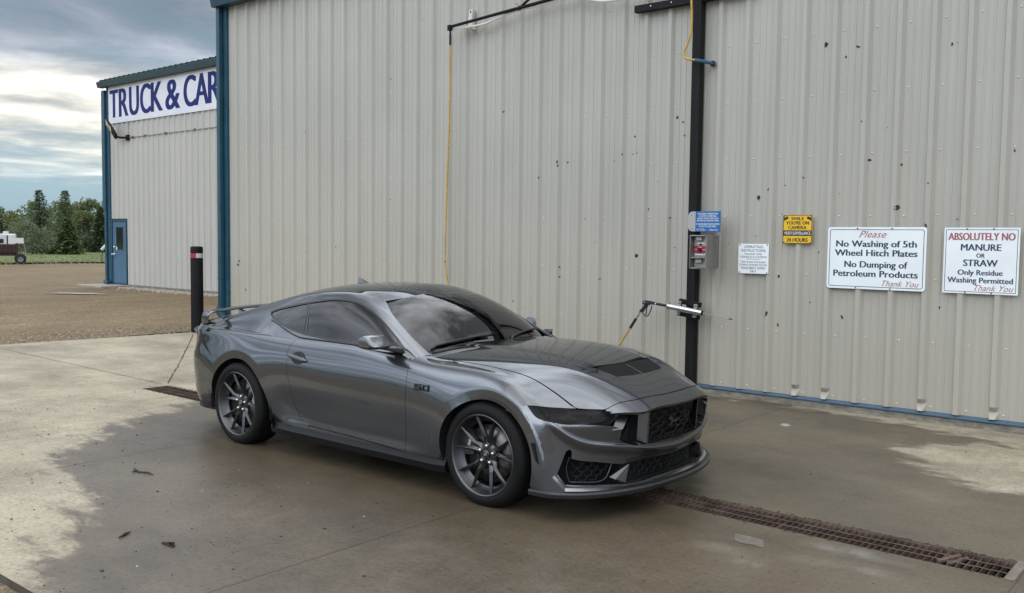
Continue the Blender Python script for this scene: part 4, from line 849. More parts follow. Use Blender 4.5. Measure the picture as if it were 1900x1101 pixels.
def trees():
    M1=leafmat('leaf_dark',(.085,.110,.040),(.165,.195,.080)); M2=leafmat('leaf_silver',(.11,.130,.070),(.215,.235,.145)); M3=leafmat('spruce_needles',(.062,.095,.045),(.130,.175,.080)); M4=leafmat('spruce_light',(.095,.140,.048),(.165,.215,.082)); M5=leafmat('leaf_mid',(.100,.130,.046),(.185,.215,.090))
    G='trees along the far side of the yard'
    spruce('tall dark spruce tree with a sharp top, nearest the tractor',(-78.9,30.1,0),5.55,3.9,1,M3,G)
    spruce('second tall spruce tree with a thin spike top, beside the dark one',(-82.0,33.7,0),5.75,4.1,2,M4,G)
    spruce('short light green spruce tree in front, on the edge of the grass',(-72.0,29.3,0),3.05,2.6,3,M4,G)
    spruce('narrow dark spruce tree close to the far building corner',(-80,36.0,0),4.3,2.4,4,M3,G)
    spruce('half hidden spruce tree between the leafy trees near the far building',(-77,36.9,0),3.9,2.0,6,M4,G)
    deciduous('broad_bush','rounded silvery green bush in front of the spruces near the tractor',(-73.8,27.3,0),2.75,4.0,11,M2,None,.03,3200,.17,34)
    deciduous('broad_bush','low silvery bush at the foot of the far building trees',(-76.0,36.3,0),2.3,2.6,12,M2,None,.03,1500,.17,22)
    lab=['dark leafy tree at the end of the far treeline, away from the far building','grey green leafy tree behind the white trailer','leafy tree with a ragged top beside the tall dark spruce','full leafy tree between the two tall spruces','leafy tree next to the spike topped spruce, toward the far building','large leafy tree whose top meets the far building corner','leafy tree partly hidden by the far building corner','leafy tree low behind the short spruce','dark leafy tree behind the silvery bush']
    sp=[(-97,30.5,4.6,5.0,M1),(-95,33.2,4.5,4.6,M5),(-93,36.0,5.0,4.6,M1),(-95,39.5,5.1,5.0,M1),(-90,39.6,5.3,4.4,M5),(-88,41.7,5.6,4.6,M1),(-84,41.4,5.9,4.2,M1),(-84,36.3,3.8,4.2,M1),(-86,32.3,3.6,4.6,M1)]
    for i,(x,y,h,w,m) in enumerate(sp): deciduous('leafy_tree',lab[i],(x,y,0),h,w,30+i,m,G,.03,3400,.23,38)
    # understory that reads as one dark mass behind
    rng=np.random.default_rng(77); f=MB()
    P=np.stack([rng.uniform(-101,-97,9000),rng.uniform(15,52,9000),np.zeros(9000)],1); top=3.4+.5*np.sin(P[:,1]*.9)+.35*np.sin(P[:,1]*2.3+1); P[:,2]=rng.random(9000)**.8*top
    leaf_cards(f,P,.34,rng)
    o=f.build('far_woods',M1,None,recalc=False); o['kind']='stuff'
    rng=np.random.default_rng(78); f=MB(); n=26000; a=rng.uniform(-.2,2*math.pi,n);  # added ring of unseen trees, darkens the horizon mirrored in the car
    a=a[(a<2.45)|(a>3.0)]; n=len(a); r=rng.uniform(150,162,n); top=4.6+.8*np.sin(a*23)+.8*np.sin(a*61+1)
    P=np.stack([r*np.cos(a),r*np.sin(a),rng.random(n)**.8*top],1); leaf_cards(f,P,1.5,rng); o=f.build('unseen_treeline',M1,None,recalc=False); o['kind']='stuff'
trees()
def far_things():
    # old tractor, seen from its side at the left edge
    t=thing('old_tractor','rusty dark red antique tractor parked at the edge of the yard','tractor',(-51.6,16.6,0))
    RU=grime('tractor_rust',(.028,.013,.012),(.060,.030,.026),8,(.6,.85)); TY=pbr('old_tyre',(.015,.015,.015),.9); RIM=pbr('rim_cream',(.20,.19,.17),.6)
    f=np.array([.36,.93,0]); f/=np.linalg.norm(f); s=np.array([f[1],-f[0],0]); O=np.array([-51.4,17.35,-.04])
    def P(a,b,c): return O+f*a+s*b+np.array([0,0,c])
    up=np.array([0,0,1.])
    b=MB(); b.obox(P(-.95,0,.88),f*.62,s*.24,up*.26); b.obox(P(-.28,0,.86),f*.06,s*.27,up*.34); b.obox(P(-1.4,0,.62),f*1.1,s*.17,up*.14); b.build('engine_hood',RU,t,bevel=.04)
    b=MB()
    for k in range(5): b.obox(P(-1.45+k*.22,.20,.92),f*.05,s*.08,up*.2)
    b.obox(P(-2.25,0,.9),f*.35,s*.3,up*.35); b.build('engine_block',RU,t,bevel=.02)
    MB().tube([P(-.75,.0,1.1),P(-.75,0,1.62)],.04,8).tube([P(-1.2,.12,1.1),P(-1.2,.12,1.35)],.03,8).build('exhaust_pipe',RU,t)
    b=MB(); b.tube([P(-1.75,0,1.15),P(-2.05,0,1.42)],.02,6); b.tube([P(-2.05,0,1.42)+.2*(f*math.cos(a)*.6+s*math.sin(a)+up*math.cos(a)*.5) for a in np.linspace(0,6.29,17)],.018,6); b.build('steering_wheel',TY,t)
    def wheel(a,bb,r,w,nm):
        o=MB().lathe([(r*.55,-w*.5),(r*.9,-w*.5),(r,-w*.3),(r,w*.3),(r*.9,w*.5),(r*.55,w*.5)],P(a,bb,r),s,28).build(nm,TY,t)
        b=MB(); b.lathe([(r*.56,w*.3),(r*.5,w*.1),(r*.2,w*.15),(.001,w*.2)],P(a,bb,r),s,24); b.lathe([(r*.56,-w*.3),(r*.5,-w*.1),(.001,-w*.1)],P(a,bb,r),s,24); b.build('rim',RIM,o)
    for bb in (.48,-.48): wheel(-.12,bb,.30,.16,'front_wheel')
    for bb in (.62,-.62): wheel(-2.5,bb,.66,.30,'rear_wheel')
    MB().tube([P(-.12,.5,.30),P(-.12,-.5,.30)],.05,8).build('front_axle',RU,t)
    # white trailer behind it
    t=thing('white_trailer','white camper trailer standing behind the old tractor','trailer',(-70,23.5,0))
    W=grime('trailer_white',(.52,.53,.52),(.64,.65,.63),2,(.4,.55)); f=np.array([.29,.957,0]); s=np.array([f[1],-f[0],0]); O=np.array([-69.6,24.3,0])
    b=MB(); b.obox(P2(O,f,s,-2.3,0,1.0),f*2.3,s*1.0,np.array([0,0,.66])); b.build('body',W,t,bevel=.1)
    MB().obox(P2(O,f,s,-1.05,1.0,1.12),f*.20,s*.012,np.array([0,0,.16])).obox(P2(O,f,s,-2.6,1.0,1.12),f*.3,s*.012,np.array([0,0,.16])).build('window',pbr('trailer_glass',(.02,.022,.025),.1),t)
    MB().obox(P2(O,f,s,-2.3,1.0,.74),f*2.25,s*.014,np.array([0,0,.02])).build('stripe',pbr('trailer_stripe',(.18,.20,.22),.5),t)
    MB().obox(P2(O,f,s,-.6,-.2,1.75),f*.18,s*.18,np.array([0,0,.09])).build('roof_vent',W,t,bevel=.03)
    for a in (-1.9,-2.6): MB().lathe([(.001,-.1),(.33,-.1),(.33,.1),(.001,.1)],P2(O,f,s,a,.85,.33),s,20).build('wheel',TY,t)
    # small white sign on two posts
    t=thing('roadside_sign','small white board sign on two slanting posts beside the tractor','sign',(-62.8,22,0))
    f=np.array([.30,.954,0]); s=np.array([f[1],-f[0],0]); O=np.array([-62.9,22.0,0]); up=np.array([0,0,1.])
    MB().obox(P2(O,f,s,-.32,0,1.20),f*.46,s*.015,up*.19).build('board',pbr('board_white',(.66,.66,.64),.5),t)
    text_mesh([('FOR SALE',0,.05,.10,.62,'c',0)],'lettering',INKBLK,t,Matrix(((f[0],0,s[0],P2(O,f,s,-.32,.018,1.2)[0]),(f[1],0,s[1],P2(O,f,s,-.32,.018,1.2)[1]),(0,1,0,1.13),(0,0,0,1)))) if False else None
    b=MB(); b.tube([P2(O,f,s,-.42,-.02,1.05),P2(O,f,s,-.25,-.1,-.1)],.03,6); b.tube([P2(O,f,s,.10,-.03,1.32),P2(O,f,s,.34,-.1,-.1)],.03,6); b.build('post',STEEL,t)
    # mailbox-like meter post
    t=thing('utility_post','small leaning post with a pale rounded cap at the far building corner','post',(-52.9,22.75,0))
    MB().tube([(-53.0,22.72,-.02),(-52.95,22.80,.75)],.022,6).build('stake',BLACKST,t)
    MB().tube([(-52.97,22.72,.72),(-52.9,22.98,1.0)],[.10,.12],10).build('cap',pbr('cap_pale',(.48,.48,.46),.5),t)
def P2(O,f,s,a,b,c): return O+f*a+s*b+np.array([0,0,c])
far_things()
# ------------------------------------------------------------------ car surfaces
class Spl:
    """natural cubic spline through (x, Y), Y may be vector valued"""
    def __init__(s, x, Y):
        s.x=x=np.asarray(x,float); s.Y=Y=np.asarray(Y,float)
        n=len(x); h=np.diff(x); A=np.zeros((n,n)); R=np.zeros(Y.shape)
        A[0,0]=A[-1,-1]=1
        sh=(-1,)+(1,)*(Y.ndim-1)
        d=np.diff(Y,axis=0)/h.reshape(sh)
        for i in range(1,n-1):
            A[i,i-1]=h[i-1]; A[i,i]=2*(h[i-1]+h[i]); A[i,i+1]=h[i]; R[i]=6*(d[i]-d[i-1])
        s.M=np.linalg.solve(A,R.reshape(n,-1)).reshape(Y.shape)
    def __call__(s,q):
        q=np.asarray(q,float); x=s.x
        i=np.clip(np.searchsorted(x,q)-1,0,len(x)-2)
        h=x[i+1]-x[i]; sh=q.shape+(1,)*(s.Y.ndim-1)
        qc=np.clip(q,x[0],x[-1])
        a=((x[i+1]-qc)/h).reshape(sh); b=((qc-x[i])/h).reshape(sh); h=h.reshape(sh)
        r=a*s.Y[i]+b*s.Y[i+1]+((a**3-a)*s.M[i]+(b**3-b)*s.M[i+1])*h*h/6
        ex=(q-qc).reshape(sh)
        sl0=(s.Y[1]-s.Y[0])/(x[1]-x[0])-(2*s.M[0]+s.M[1])*(x[1]-x[0])/6
        sl1=(s.Y[-1]-s.Y[-2])/(x[-1]-x[-2])+(2*s.M[-1]+s.M[-2])*(x[-1]-x[-2])/6
        return r+np.where(ex<0,ex*sl0,ex*sl1)
def sstep(a,b,t):
    t=np.clip((t-a)/(b-a),0,1); return t*t*(3-2*t)
def bs_basis(n,v):
    """clamped uniform cubic b-spline basis -> (len(v), n)"""
    k=3; kn=np.concatenate([[0]*3,np.linspace(0,1,n-2),[1]*3])
    v=np.clip(np.asarray(v,float),0,1-1e-9)
    N=[np.where((v>=kn[i])&(v<kn[i+1]),1.0,0.0) for i in range(len(kn)-1)]
    for d in range(1,k+1):
        M=[]
        for i in range(len(kn)-1-d):
            t=0
            if kn[i+d]>kn[i]: t=t+(v-kn[i])/(kn[i+d]-kn[i])*N[i]
            if kn[i+d+1]>kn[i+1]: t=t+(kn[i+d+1]-v)/(kn[i+d+1]-kn[i+1])*N[i+1]
            M.append(t)
        N=M
    return np.stack(N,-1)
WR,WF=-2.72,0.0     # axle positions
ZC=.333
# ---- lower body: sections across the car, rocker -> side -> shoulder -> top
LX=[-3.60,-3.2,-2.72,-2.2,-1.7,-1.2,-.7,-.3,0,.3,.5,.65]
LT=[
 [(.70,.28),(.76,.29),(.79,.36),(.80,.48),(.815,.60),(.82,.72),(.812,.82),(.797,.893),(.775,.915),(.45,.945),(0,.95)],
 [(.75,.24),(.85,.25),(.90,.32),(.922,.44),(.928,.56),(.909,.69),(.882,.81),(.870,.912),(.845,.926),(.5,.95),(0,.96)],
 [(.80,.20),(.90,.205),(.945,.28),(.976,.40),(.983,.53),(.961,.68),(.926,.81),(.893,.920),(.862,.940),(.55,.95),(0,.95)],
 [(.80,.18),(.89,.19),(.90,.27),(.92,.40),(.945,.55),(.95,.69),(.924,.82),(.88,.92),(.83,.955),(.6,.955),(0,.955)],
 [(.80,.17),(.89,.18),(.90,.26),(.918,.38),(.94,.54),(.945,.69),(.92,.82),(.875,.915),(.835,.95),(.6,.955),(0,.955)],
 [(.80,.17),(.89,.18),(.905,.26),(.925,.38),(.94,.54),(.942,.69),(.917,.82),(.875,.91),(.84,.945),(.6,.955),(0,.955)],
 [(.80,.17),(.89,.18),(.91,.26),(.93,.38),(.943,.53),(.943,.67),(.92,.80),(.87,.885),(.79,.92),(.50,.945),(0,.965)],
 [(.80,.17),(.89,.18),(.925,.26),(.945,.38),(.958,.52),(.950,.65),(.918,.78),(.855,.875),(.75,.915),(.45,.945),(0,.965)],
 [(.80,.17),(.89,.18),(.935,.26),(.955,.38),(.970,.50),(.951,.635),(.910,.765),(.845,.865),(.74,.905),(.43,.935),(0,.955)],
 [(.80,.14),(.88,.15),(.935,.23),(.955,.36),(.962,.50),(.948,.61),(.90,.72),(.80,.81),(.70,.845),(.42,.885),(0,.915)],
 [(.78,.13),(.84,.14),(.885,.22),(.90,.34),(.90,.46),(.86,.56),(.81,.64),(.735,.71),(.66,.755),(.40,.825),(0,.855)],
 [(.7,.12),(.74,.14),(.78,.2),(.79,.32),(.785,.43),(.76,.52),(.71,.6),(.64,.665),(.57,.70),(.36,.77),(0,.805)]]
_L=Spl(LX,LT)
# wheel arches: ellipse cx,cz,a,b and outer radius factor of the lip
ARCH=[(WR+.03,ZC,.405,.383,1.17),(WF+.025,ZC,.392,.364,1.19)]
def L0(x,v):
    B=bs_basis(11,v); C=_L(x)
    return np.einsum('ki,kij->kj',B,C)
def L(x,v):
    """x,v arrays -> points (half body, y>0)"""
    x=np.asarray(x,float); v=np.asarray(v,float)
    p=L0(x,v); y=p[:,0].copy(); z=p[:,1].copy()
    # sculpted lower door / sill
    zcr=np.interp(x,[-2.4,-2.2,-1.95,-1.75,-1.4,-.7,-.3],[.50,.445,.36,.318,.295,.28,.275])
    low=np.clip((zcr-z)/.13,0,1); fade=sstep(-2.23,-2.03,x)*sstep(-.40,-.75,x)
    y+= fade*(.015*low-.010*sstep(.60,.40,z)*sstep(.25,.32,z))
    # haunch swelling behind the door
    # lips round the arches: constant along each radius
    for (cx,cz,a,b,k) in ARCH:
        r=np.sqrt(((x-cx)/a)**2+((z-cz)/b)**2)+1e-9
        m=(r<k)&(v<.72)
        if m.any():
            xr=cx+(x[m]-cx)/r[m]*k; zr=cz+(z[m]-cz)/r[m]*k
            yr=side_y0(xr,zr)
            t=np.clip((k-r[m])/(k-1),0,1.3)
            y[m]=yr+.004*t
    # the upper wing runs level with the hood at the shut line
    m=(x>-.75)&(v>.5)
    if m.any():
        w=sstep(.90,.775,y[m])*sstep(-.75,-.45,x[m]); z[m]=z[m]*(1-w)+H(x[m],y[m])[:,2]*w
    return np.stack([x,y,z],1)
_tab={}
_gx=np.linspace(-3.7,.8,181); _gz=np.linspace(.15,.93,79)
def _build():
    vv=np.linspace(0,.80,200)
    T=np.zeros((len(_gx),len(_gz))); V=np.zeros_like(T)
    for i,x in enumerate(_gx):
        p=L0(np.full(200,x),vv); z=np.maximum.accumulate(p[:,1]+np.arange(200)*1e-7)
        V[i]=np.interp(_gz,z,vv); T[i]=np.interp(V[i],vv,p[:,0])
    return T,V
def _bil(T,x,z):
    fx=np.clip((np.asarray(x)-_gx[0])/(_gx[1]-_gx[0]),0,len(_gx)-1.001); fz=np.clip((np.asarray(z)-_gz[0])/(_gz[1]-_gz[0]),0,len(_gz)-1.001)
    i=fx.astype(int); j=fz.astype(int); a=fx-i; b=fz-j
    return (1-a)*(1-b)*T[i,j]+a*(1-b)*T[i+1,j]+(1-a)*b*T[i,j+1]+a*b*T[i+1,j+1]
_T,_V=_build()
def side_y0(x,z): return _bil(_T,x,z)
def v_of_z(x,z): return _bil(_V,x,z)
# ---- hood and nose panel: height over (x,y)
HX=[-.75,-.4,0,.25,.45,.6,.75,.9,1.0]
HY=[0,.15,.30,.45,.60,.75,.9]
HT=[[.965,.965,.962,.955,.935,.893,.84],
    [.968,.968,.965,.957,.935,.895,.84],
    [.962,.962,.959,.950,.925,.880,.82],
    [.935,.935,.933,.924,.893,.838,.76],
    [.890,.890,.888,.875,.830,.737,.60],
    [.838,.838,.834,.812,.748,.615,.44],
    [.778,.778,.77,.738,.660,.51,.33],
    [.695,.695,.69,.655,.58,.47,.33],
    [.63,.63,.62,.59,.51,.40,.26]]
_H=Spl(HX,HT)
def H(x,y):
    x=np.asarray(x,float); y0=np.asarray(y,float); y=np.abs(y0)
    R=_H(x)                         # (n,7)
    z=_hy(R,y)
    # raised centre dome with soft shoulders
    e=.40-.10*sstep(-.2,.75,x)
    z=z+.007*sstep(e+.045,e-.045,y)*sstep(.80,.45,x)
    return np.stack([x,y0,z],1)
def _hy(R,y):
    # row-wise natural spline over HY (even at 0 by mirroring)
    ys=np.array([-.30,-.15]+HY); n=len(ys); RR=np.concatenate([R[:,2:3],R[:,1:2],R],1)
    h=np.diff(ys); A=np.zeros((n,n)); A[0,0]=A[-1,-1]=1
    rhs=np.zeros((n,len(R)))
    for i in range(1,n-1):
        A[i,i-1]=h[i-1];A[i,i]=2*(h[i-1]+h[i]);A[i,i+1]=h[i]
        rhs[i]=6*((RR[:,i+1]-RR[:,i])/h[i]-(RR[:,i]-RR[:,i-1])/h[i-1])
    M=np.linalg.solve(A,rhs).T
    i=np.clip(np.searchsorted(ys,y)-1,0,n-2); k=np.arange(len(R))
    hh=h[i]; a=(ys[i+1]-y)/hh; b=1-a
    return a*RR[k,i]+b*RR[k,i+1]+((a**3-a)*M[k,i]+(b**3-b)*M[k,i+1])*hh*hh/6
# ---- cabin: base -> glass -> rail -> roof centre
GX=[-3.4,-3.1,-2.8,-2.5,-2.2,-1.9,-1.6,-1.4,-1.2,-1.0,-.80,-.62]
_rail=Spl(GX,[(.63,.965),(.585,1.06),(.565,1.14),(.56,1.21),(.56,1.268),(.56,1.296),(.56,1.288),(.575,1.247),(.615,1.175),(.675,1.077),(.728,.968),(.765,.875)])
_cen=Spl(GX,[1.0,1.10,1.19,1.265,1.325,1.352,1.356,1.345,1.29,1.20,1.08,.96])
_yb=Spl(GX,[.70,.735,.775,.825,.848,.848,.848,.848,.848,.848,.842,.825])
def Gctl(x):
    r=_rail(x); c=_cen(x); yb=_yb(x); zb=np.full_like(x,.945)-.02*sstep(-2.5,-3.3,x)-.07*sstep(-.85,-.62,x)
    yr,zr=r[:,0],r[:,1]
    fl=.03*sstep(-2.2,-2.6,x)           # flare of the rear pillar foot
        # outer glass line: from (yb,zb) to (yo,zr-.03)
    yo=yr+.085-.02*sstep(-1.3,-.8,x); zo=zr-.032
    P=[(yb+.02+fl,zb-.03),(yb+fl*.5,zb),(yb+(yo-yb)*.36+.012,zb+(zo-zb)*.40),(yb+(yo-yb)*.74+.010,zb+(zo-zb)*.78),
       (yo-.004,zo),(yr+.035,zr-.004),(yr-.03,zr+.010),(yr*.80,zr+(c-zr)*.52),(yr*.42,zr+(c-zr)*.93),(0*yr,c)]
    return np.stack([np.stack(q,-1) for q in P],1)
def G(x,v):
    x=np.asarray(x,float); B=bs_basis(10,v); C=Gctl(x)
    p=np.einsum('ki,kij->kj',B,C)
    return np.stack([x,p[:,0],p[:,1]],1)
# ---- windscreen
WB=Spl([0,.3,.55,.70,.74],[(-.555,.962),(-.60,.957),(-.675,.945),(-.765,.93),(-.79,.925)])
WT=Spl([0,.3,.45,.54,.575],[(-1.135,1.305),(-1.20,1.293),(-1.275,1.262),(-1.335,1.236),(-1.365,1.222)])
def WS(a,b):
    """a 0 bottom..1 top, b 0 centre..1 edge"""
    a=np.asarray(a,float); b=np.asarray(b,float)
    yB=.735*b; yT=.566*b
    B=WB(yB); T=WT(yT); y=yB*(1-a)+yT*a
    p=B*(1-a)[:,None]+T*a[:,None]
    bul=.05*4*a*(1-a)*(1-.35*b*b)
    return np.stack([p[:,0]+bul*.48,y+.018*4*a*(1-a)*b,p[:,1]+bul*.88],1)
# ---- front bumper skin: waterlines round the nose; u 0 side .. 1 centre
PC=np.array([(.10,.955),(.24,.950),(.38,.945),(.50,.912),(.60,.855),(.69,.775),(.77,.66),(.835,.50),(.88,.32),(.90,.15),(.905,0)])
_pl=np.concatenate([[0],np.cumsum(np.hypot(*np.diff(PC,axis=0).T))]); PLEN=_pl[-1]
_pc=Spl(_pl/PLEN,PC)
def plan(u):
    u=np.asarray(u,float); p=_pc(u); d=(_pc(u+1e-3)-_pc(u-1e-3)); d/=np.linalg.norm(d,axis=1)[:,None]
    return p,np.stack([-d[:,1],d[:,0]],1)      # outward normal
_cz=Spl([0,.17,.26,.36,.44,.55,.75,1],[.74,.72,.665,.56,.505,.475,.43,.40])
_om=Spl([.12,.2,.3,.4,.5,.6,.68,.76],[-.012,-.012,-.008,0,.002,0,-.012,-.035])
_lean=Spl([0,.15,.22,.3,.4,.5,.6,.7,1],[0,.0,.03,.066,.080,.058,.022,0,0])
def F(u,z):
    u=np.asarray(u,float); z=np.asarray(z,float)
    p,n=plan(u); o=_om(z)
    zc=_cz(u); d=z-zc; st=sstep(.16,.40,u)
    # crease: hollow above, ledge, hollow below
    o=o-_lean(u)*sstep(.585,.70,z)
    hol=-.017*sstep(.0,.010,d)*np.clip((.12-d)/.10,0,1)
    bel=-.030*sstep(-.005,-.075,d)*sstep(-.40,-.10,d)
    o=o+st*(hol+bel)
    q=p+n*o[:,None]
    y=_fy(u,z,q)
    # arch lip: constant along each radius
    cx,cz,a,b,k=ARCH[1]
    r=np.sqrt(((q[:,0]-cx)/a)**2+((z-cz)/b)**2)+1e-9
    m=(r<k)
    if m.any():
        xr=cx+(q[m,0]-cx)/r[m]*k; zr=cz+(z[m]-cz)/r[m]*k
        ur=np.interp(xr,_ux,_uu); pr,nr=plan(ur); qr=pr+nr*_om(zr)[:,None]
        f=sstep(.30,.52,z[m]); y[m]=(_fy(ur,zr,qr)+.004*np.clip((k-r[m])/(k-1),0,1.3))*f+y[m]*(1-f)
    return np.stack([q[:,0],y,z],1)
def _fy(u,z,q):
    w=sstep(.34,.08,u)
    yl=side_y0(np.minimum(q[:,0],.62),np.minimum(z,.80))
    return q[:,1]*(1-w)+yl*w
_uu=np.linspace(0,.9,400); _ux=_pc(_uu)[:,0]
# ---- rear bumper skin
RC=np.array([(-2.92,.950),(-3.02,.942),(-3.12,.930),(-3.25,.912),(-3.40,.875),(-3.52,.82),(-3.62,.74),(-3.72,.60),(-3.80,.42),(-3.85,.2),(-3.86,0)])
_rl=np.concatenate([[0],np.cumsum(np.hypot(*np.diff(RC,axis=0).T))]); RLEN=_rl[-1]
_rc=Spl(_rl/RLEN,RC)
_ro=Spl([.22,.3,.42,.55,.66,.78,.88,.94],[-.06,-.02,.0,.012,.015,-.005,-.02,-.03])
def R(u,z):
    u=np.asarray(u,float); z=np.asarray(z,float)
    p=_rc(u); d=(_rc(u+1e-3)-_rc(u-1e-3)); d/=np.linalg.norm(d,axis=1)[:,None]
    n=np.stack([d[:,1],-d[:,0]],1)
    q=p+n*_ro(z)[:,None]
    w=sstep(.30,.08,u); yl=side_y0(q[:,0],np.minimum(z,.9))
    y=q[:,1]*(1-w)+yl*w
    cx,cz,a,b,k=ARCH[0]
    r=np.sqrt(((q[:,0]-cx)/a)**2+((z-cz)/b)**2); m=(r<k)
    if m.any():
        xr=cx+(q[m,0]-cx)/r[m]*k; zr=cz+(z[m]-cz)/r[m]*k
        y[m]=side_y0(xr,zr)+.004*np.clip((k-r[m])/(k-1),0,1.3)
    return np.stack([q[:,0],y,z],1)
POLY={'bpillar': [[(-2.0747, 0.3337), (-1.9899, 0.1698), (-1.9356, 0.0603)]],
 'bumper_top': [[(0.0585, 0.65), (0.1132, 0.6758), (0.169, 0.6977)]],
 'dlo': [[(-2.5419, 0.2624), (-2.4324, 0.296), (-2.2594, 0.3138), (-2.0808, 0.338), (-1.941, 0.3598), (-1.8165, 0.3846), (-1.6693, 0.3999), (-1.4984, 0.413), (-1.3605, 0.4033), (-1.2287, 0.3962), (-1.1073, 0.3853),
          (-0.9939, 0.3681), (-0.9059, 0.3408), (-0.816, 0.2491)],
         [(-0.816, 0.2491), (-1.0679, 0.0197), (-1.3522, 0.0201), (-1.6225, 0.0355), (-1.9284, 0.053)], [(-1.9284, 0.053), (-2.1185, 0.0783), (-2.2909, 0.114), (-2.4281, 0.1572)],
         [(-2.4281, 0.1572), (-2.5089, 0.206), (-2.5419, 0.2624)]],
 'door_bottom': [[(-1.8025, 0.1415), (-1.3682, 0.1362), (-1.0127, 0.1215), (-0.7312, 0.1061)]],
 'door_front': [[(-0.7312, 0.1061), (-0.6957, 0.3573), (-0.6974, 0.5865), (-0.7367, 0.72)]],
 'door_rear': [[(-2.0478, 0.6219), (-2.0348, 0.555), (-2.0189, 0.4896), (-2.0008, 0.4198), (-1.9854, 0.3595), (-1.9618, 0.2644), (-1.9068, 0.1775), (-1.8621, 0.1517), (-1.8025, 0.1415)]],
 'fender_nose': [[(0.1852, 0.5251), (0.2639, 0.5652), (0.3396, 0.6157)], [(0.3396, 0.6157), (0.4275, 0.661), (0.5051, 0.7024), (0.5796, 0.7314)]],
 'fin': [[(0.6192, 0.6567), (0.6904, 0.6523)], [(0.6904, 0.6523), (0.6214, 0.5654)], [(0.6214, 0.5654), (0.5699, 0.5955)], [(0.5699, 0.5955), (0.6192, 0.6567)]],
 'grille_hole': [[(0.6944, 0.6485), (0.6165, 0.4895)], [(0.6165, 0.4895), (0.659, 0.4623), (0.7049, 0.4454)], [(0.7049, 0.4454), (0.7932, 0.4415), (0.9217, 0.4426)]],
 'hood_front': [[(0.7254, 0.5906), (0.7439, 0.5442), (0.7615, 0.4927)], [(0.7615, 0.4927), (0.8166, 0.3549), (0.8324, 0.1387)]],
 'hood_light': [[(0.5789, 0.6975), (0.6493, 0.647), (0.7254, 0.5906)]],
 'hood_shut': [[(-0.6647, 0.7555), (-0.4224, 0.7539), (-0.1669, 0.7495), (0.0567, 0.7504), (0.2325, 0.7392), (0.3947, 0.7286), (0.5478, 0.7063), (0.5789, 0.6975)]],
 'lamp_bottom': [[(0.169, 0.6977), (0.2003, 0.6588), (0.228, 0.632), (0.2666, 0.6178), (0.3165, 0.6118), (0.4347, 0.605), (0.5566, 0.592)], [(0.5566, 0.592), (0.6197, 0.6598)]],
 'lamp_top': [[(0.6197, 0.6598), (0.5556, 0.679), (0.4847, 0.6827), (0.4167, 0.6864), (0.3388, 0.6912), (0.2525, 0.6944), (0.169, 0.6977)]],
 'lip_corner': [[(0.3141, 0.284), (0.3704, 0.1968)]],
 'low_hole': [[(0.382, 0.4486), (0.368, 0.4368), (0.3313, 0.2979)], [(0.3313, 0.2979), (0.3397, 0.2652), (0.3694, 0.2295)], [(0.3694, 0.2295), (0.5035, 0.2225), (0.6586, 0.2059), (0.7572, 0.2036)],
              [(0.382, 0.4486), (0.394, 0.4369), (0.3921, 0.3935)], [(0.3921, 0.3935), (0.4909, 0.3694), (0.6213, 0.339), (0.6916, 0.3367), (0.7777, 0.3476), (0.903, 0.3409)]],
 'marker': [[(0.2116, 0.4797), (0.2302, 0.4819)], [(0.2302, 0.4819), (0.2524, 0.3518)], [(0.2524, 0.3518), (0.2373, 0.3696), (0.2116, 0.4797)]],
 'nose_bottom': [[(0.7289, 0.5955), (0.8019, 0.5466), (0.8706, 0.47)], [(0.8706, 0.47), (0.9073, 0.3846), (0.9254, 0.1045)]],
 'pillar_in': [[(-1.3309, 0.6665), (-1.1488, 0.6232), (-0.9405, 0.6382), (-0.7408, 0.6794)]],
 'quarter_cut': [[(-3.0278, 0.4801), (-3.2023, 0.5582), (-3.3764, 0.6646)]],
 'vent': [[(0.4437, 0.3636), (0.4579, 0.101), (0.4583, -0.1556)], [(0.4583, -0.1556), (0.5295, -0.1689), (0.613, -0.1465)], [(0.613, -0.1465), (0.621, 0.0797), (0.6015, 0.293)],
          [(0.6015, 0.293), (0.5255, 0.3348), (0.4437, 0.3636)]]}
# ------------------------------------------------------------------ the car
def paint():
    m=bpy.data.materials.new('car_paint'); m.use_nodes=True; nt=m.node_tree; b=nt.nodes['Principled BSDF']; L_=nt.links.new
    b.inputs['Base Color'].default_value=(.080,.083,.088,1); b.inputs['Metallic'].default_value=.9; b.inputs['Roughness'].default_value=.25; b.inputs['Specular Tint'].default_value=(.10,.10,.10,1)
    b.inputs['Coat Weight'].default_value=.88; b.inputs['Coat Roughness'].default_value=.015; b.inputs['Coat IOR'].default_value=1.68
    tc=N(nt,'ShaderNodeTexCoord'); n=N(nt,'ShaderNodeTexNoise'); L_(tc.outputs['Object'],n.inputs['Vector']); n.inputs['Scale'].default_value=900; n.inputs['Detail'].default_value=1
    r=ramp(nt,[(.3,(.084,.090,.099)),(.7,(.136,.144,.157))]); L_(n.outputs[0],r.inputs[0]); L_(r.outputs[0],b.inputs['Base Color'])
    # faint dust film on the clear coat
    n2=N(nt,'ShaderNodeTexNoise'); L_(tc.outputs['Object'],n2.inputs['Vector']); n2.inputs['Scale'].default_value=3.5; n2.inputs['Detail'].default_value=6
    r2=ramp(nt,[(.35,(.012,)*3),(.75,(.045,)*3)]); L_(n2.outputs[0],r2.inputs[0]); L_(r2.outputs[0],b.inputs['Coat Roughness'])
    MATS['car_paint']=m; return m
PAINT=paint()
SATIN=pbr('satin_black_trim',(.012,.012,.013),.38); GLOSSB=pbr('gloss_black',(.006,.006,.007),.06,coat=1.0); MATTE=pbr('matte_black',(.008,.008,.008),.8)
MESHB=pbr('mesh_black',(.006,.006,.0065),.30,spec=.35); SKIRT=pbr('dark_sill',(.006,.006,.0065),.5,spec=.25); DARKV=pbr('engine_void',(.003,.003,.003),.9)
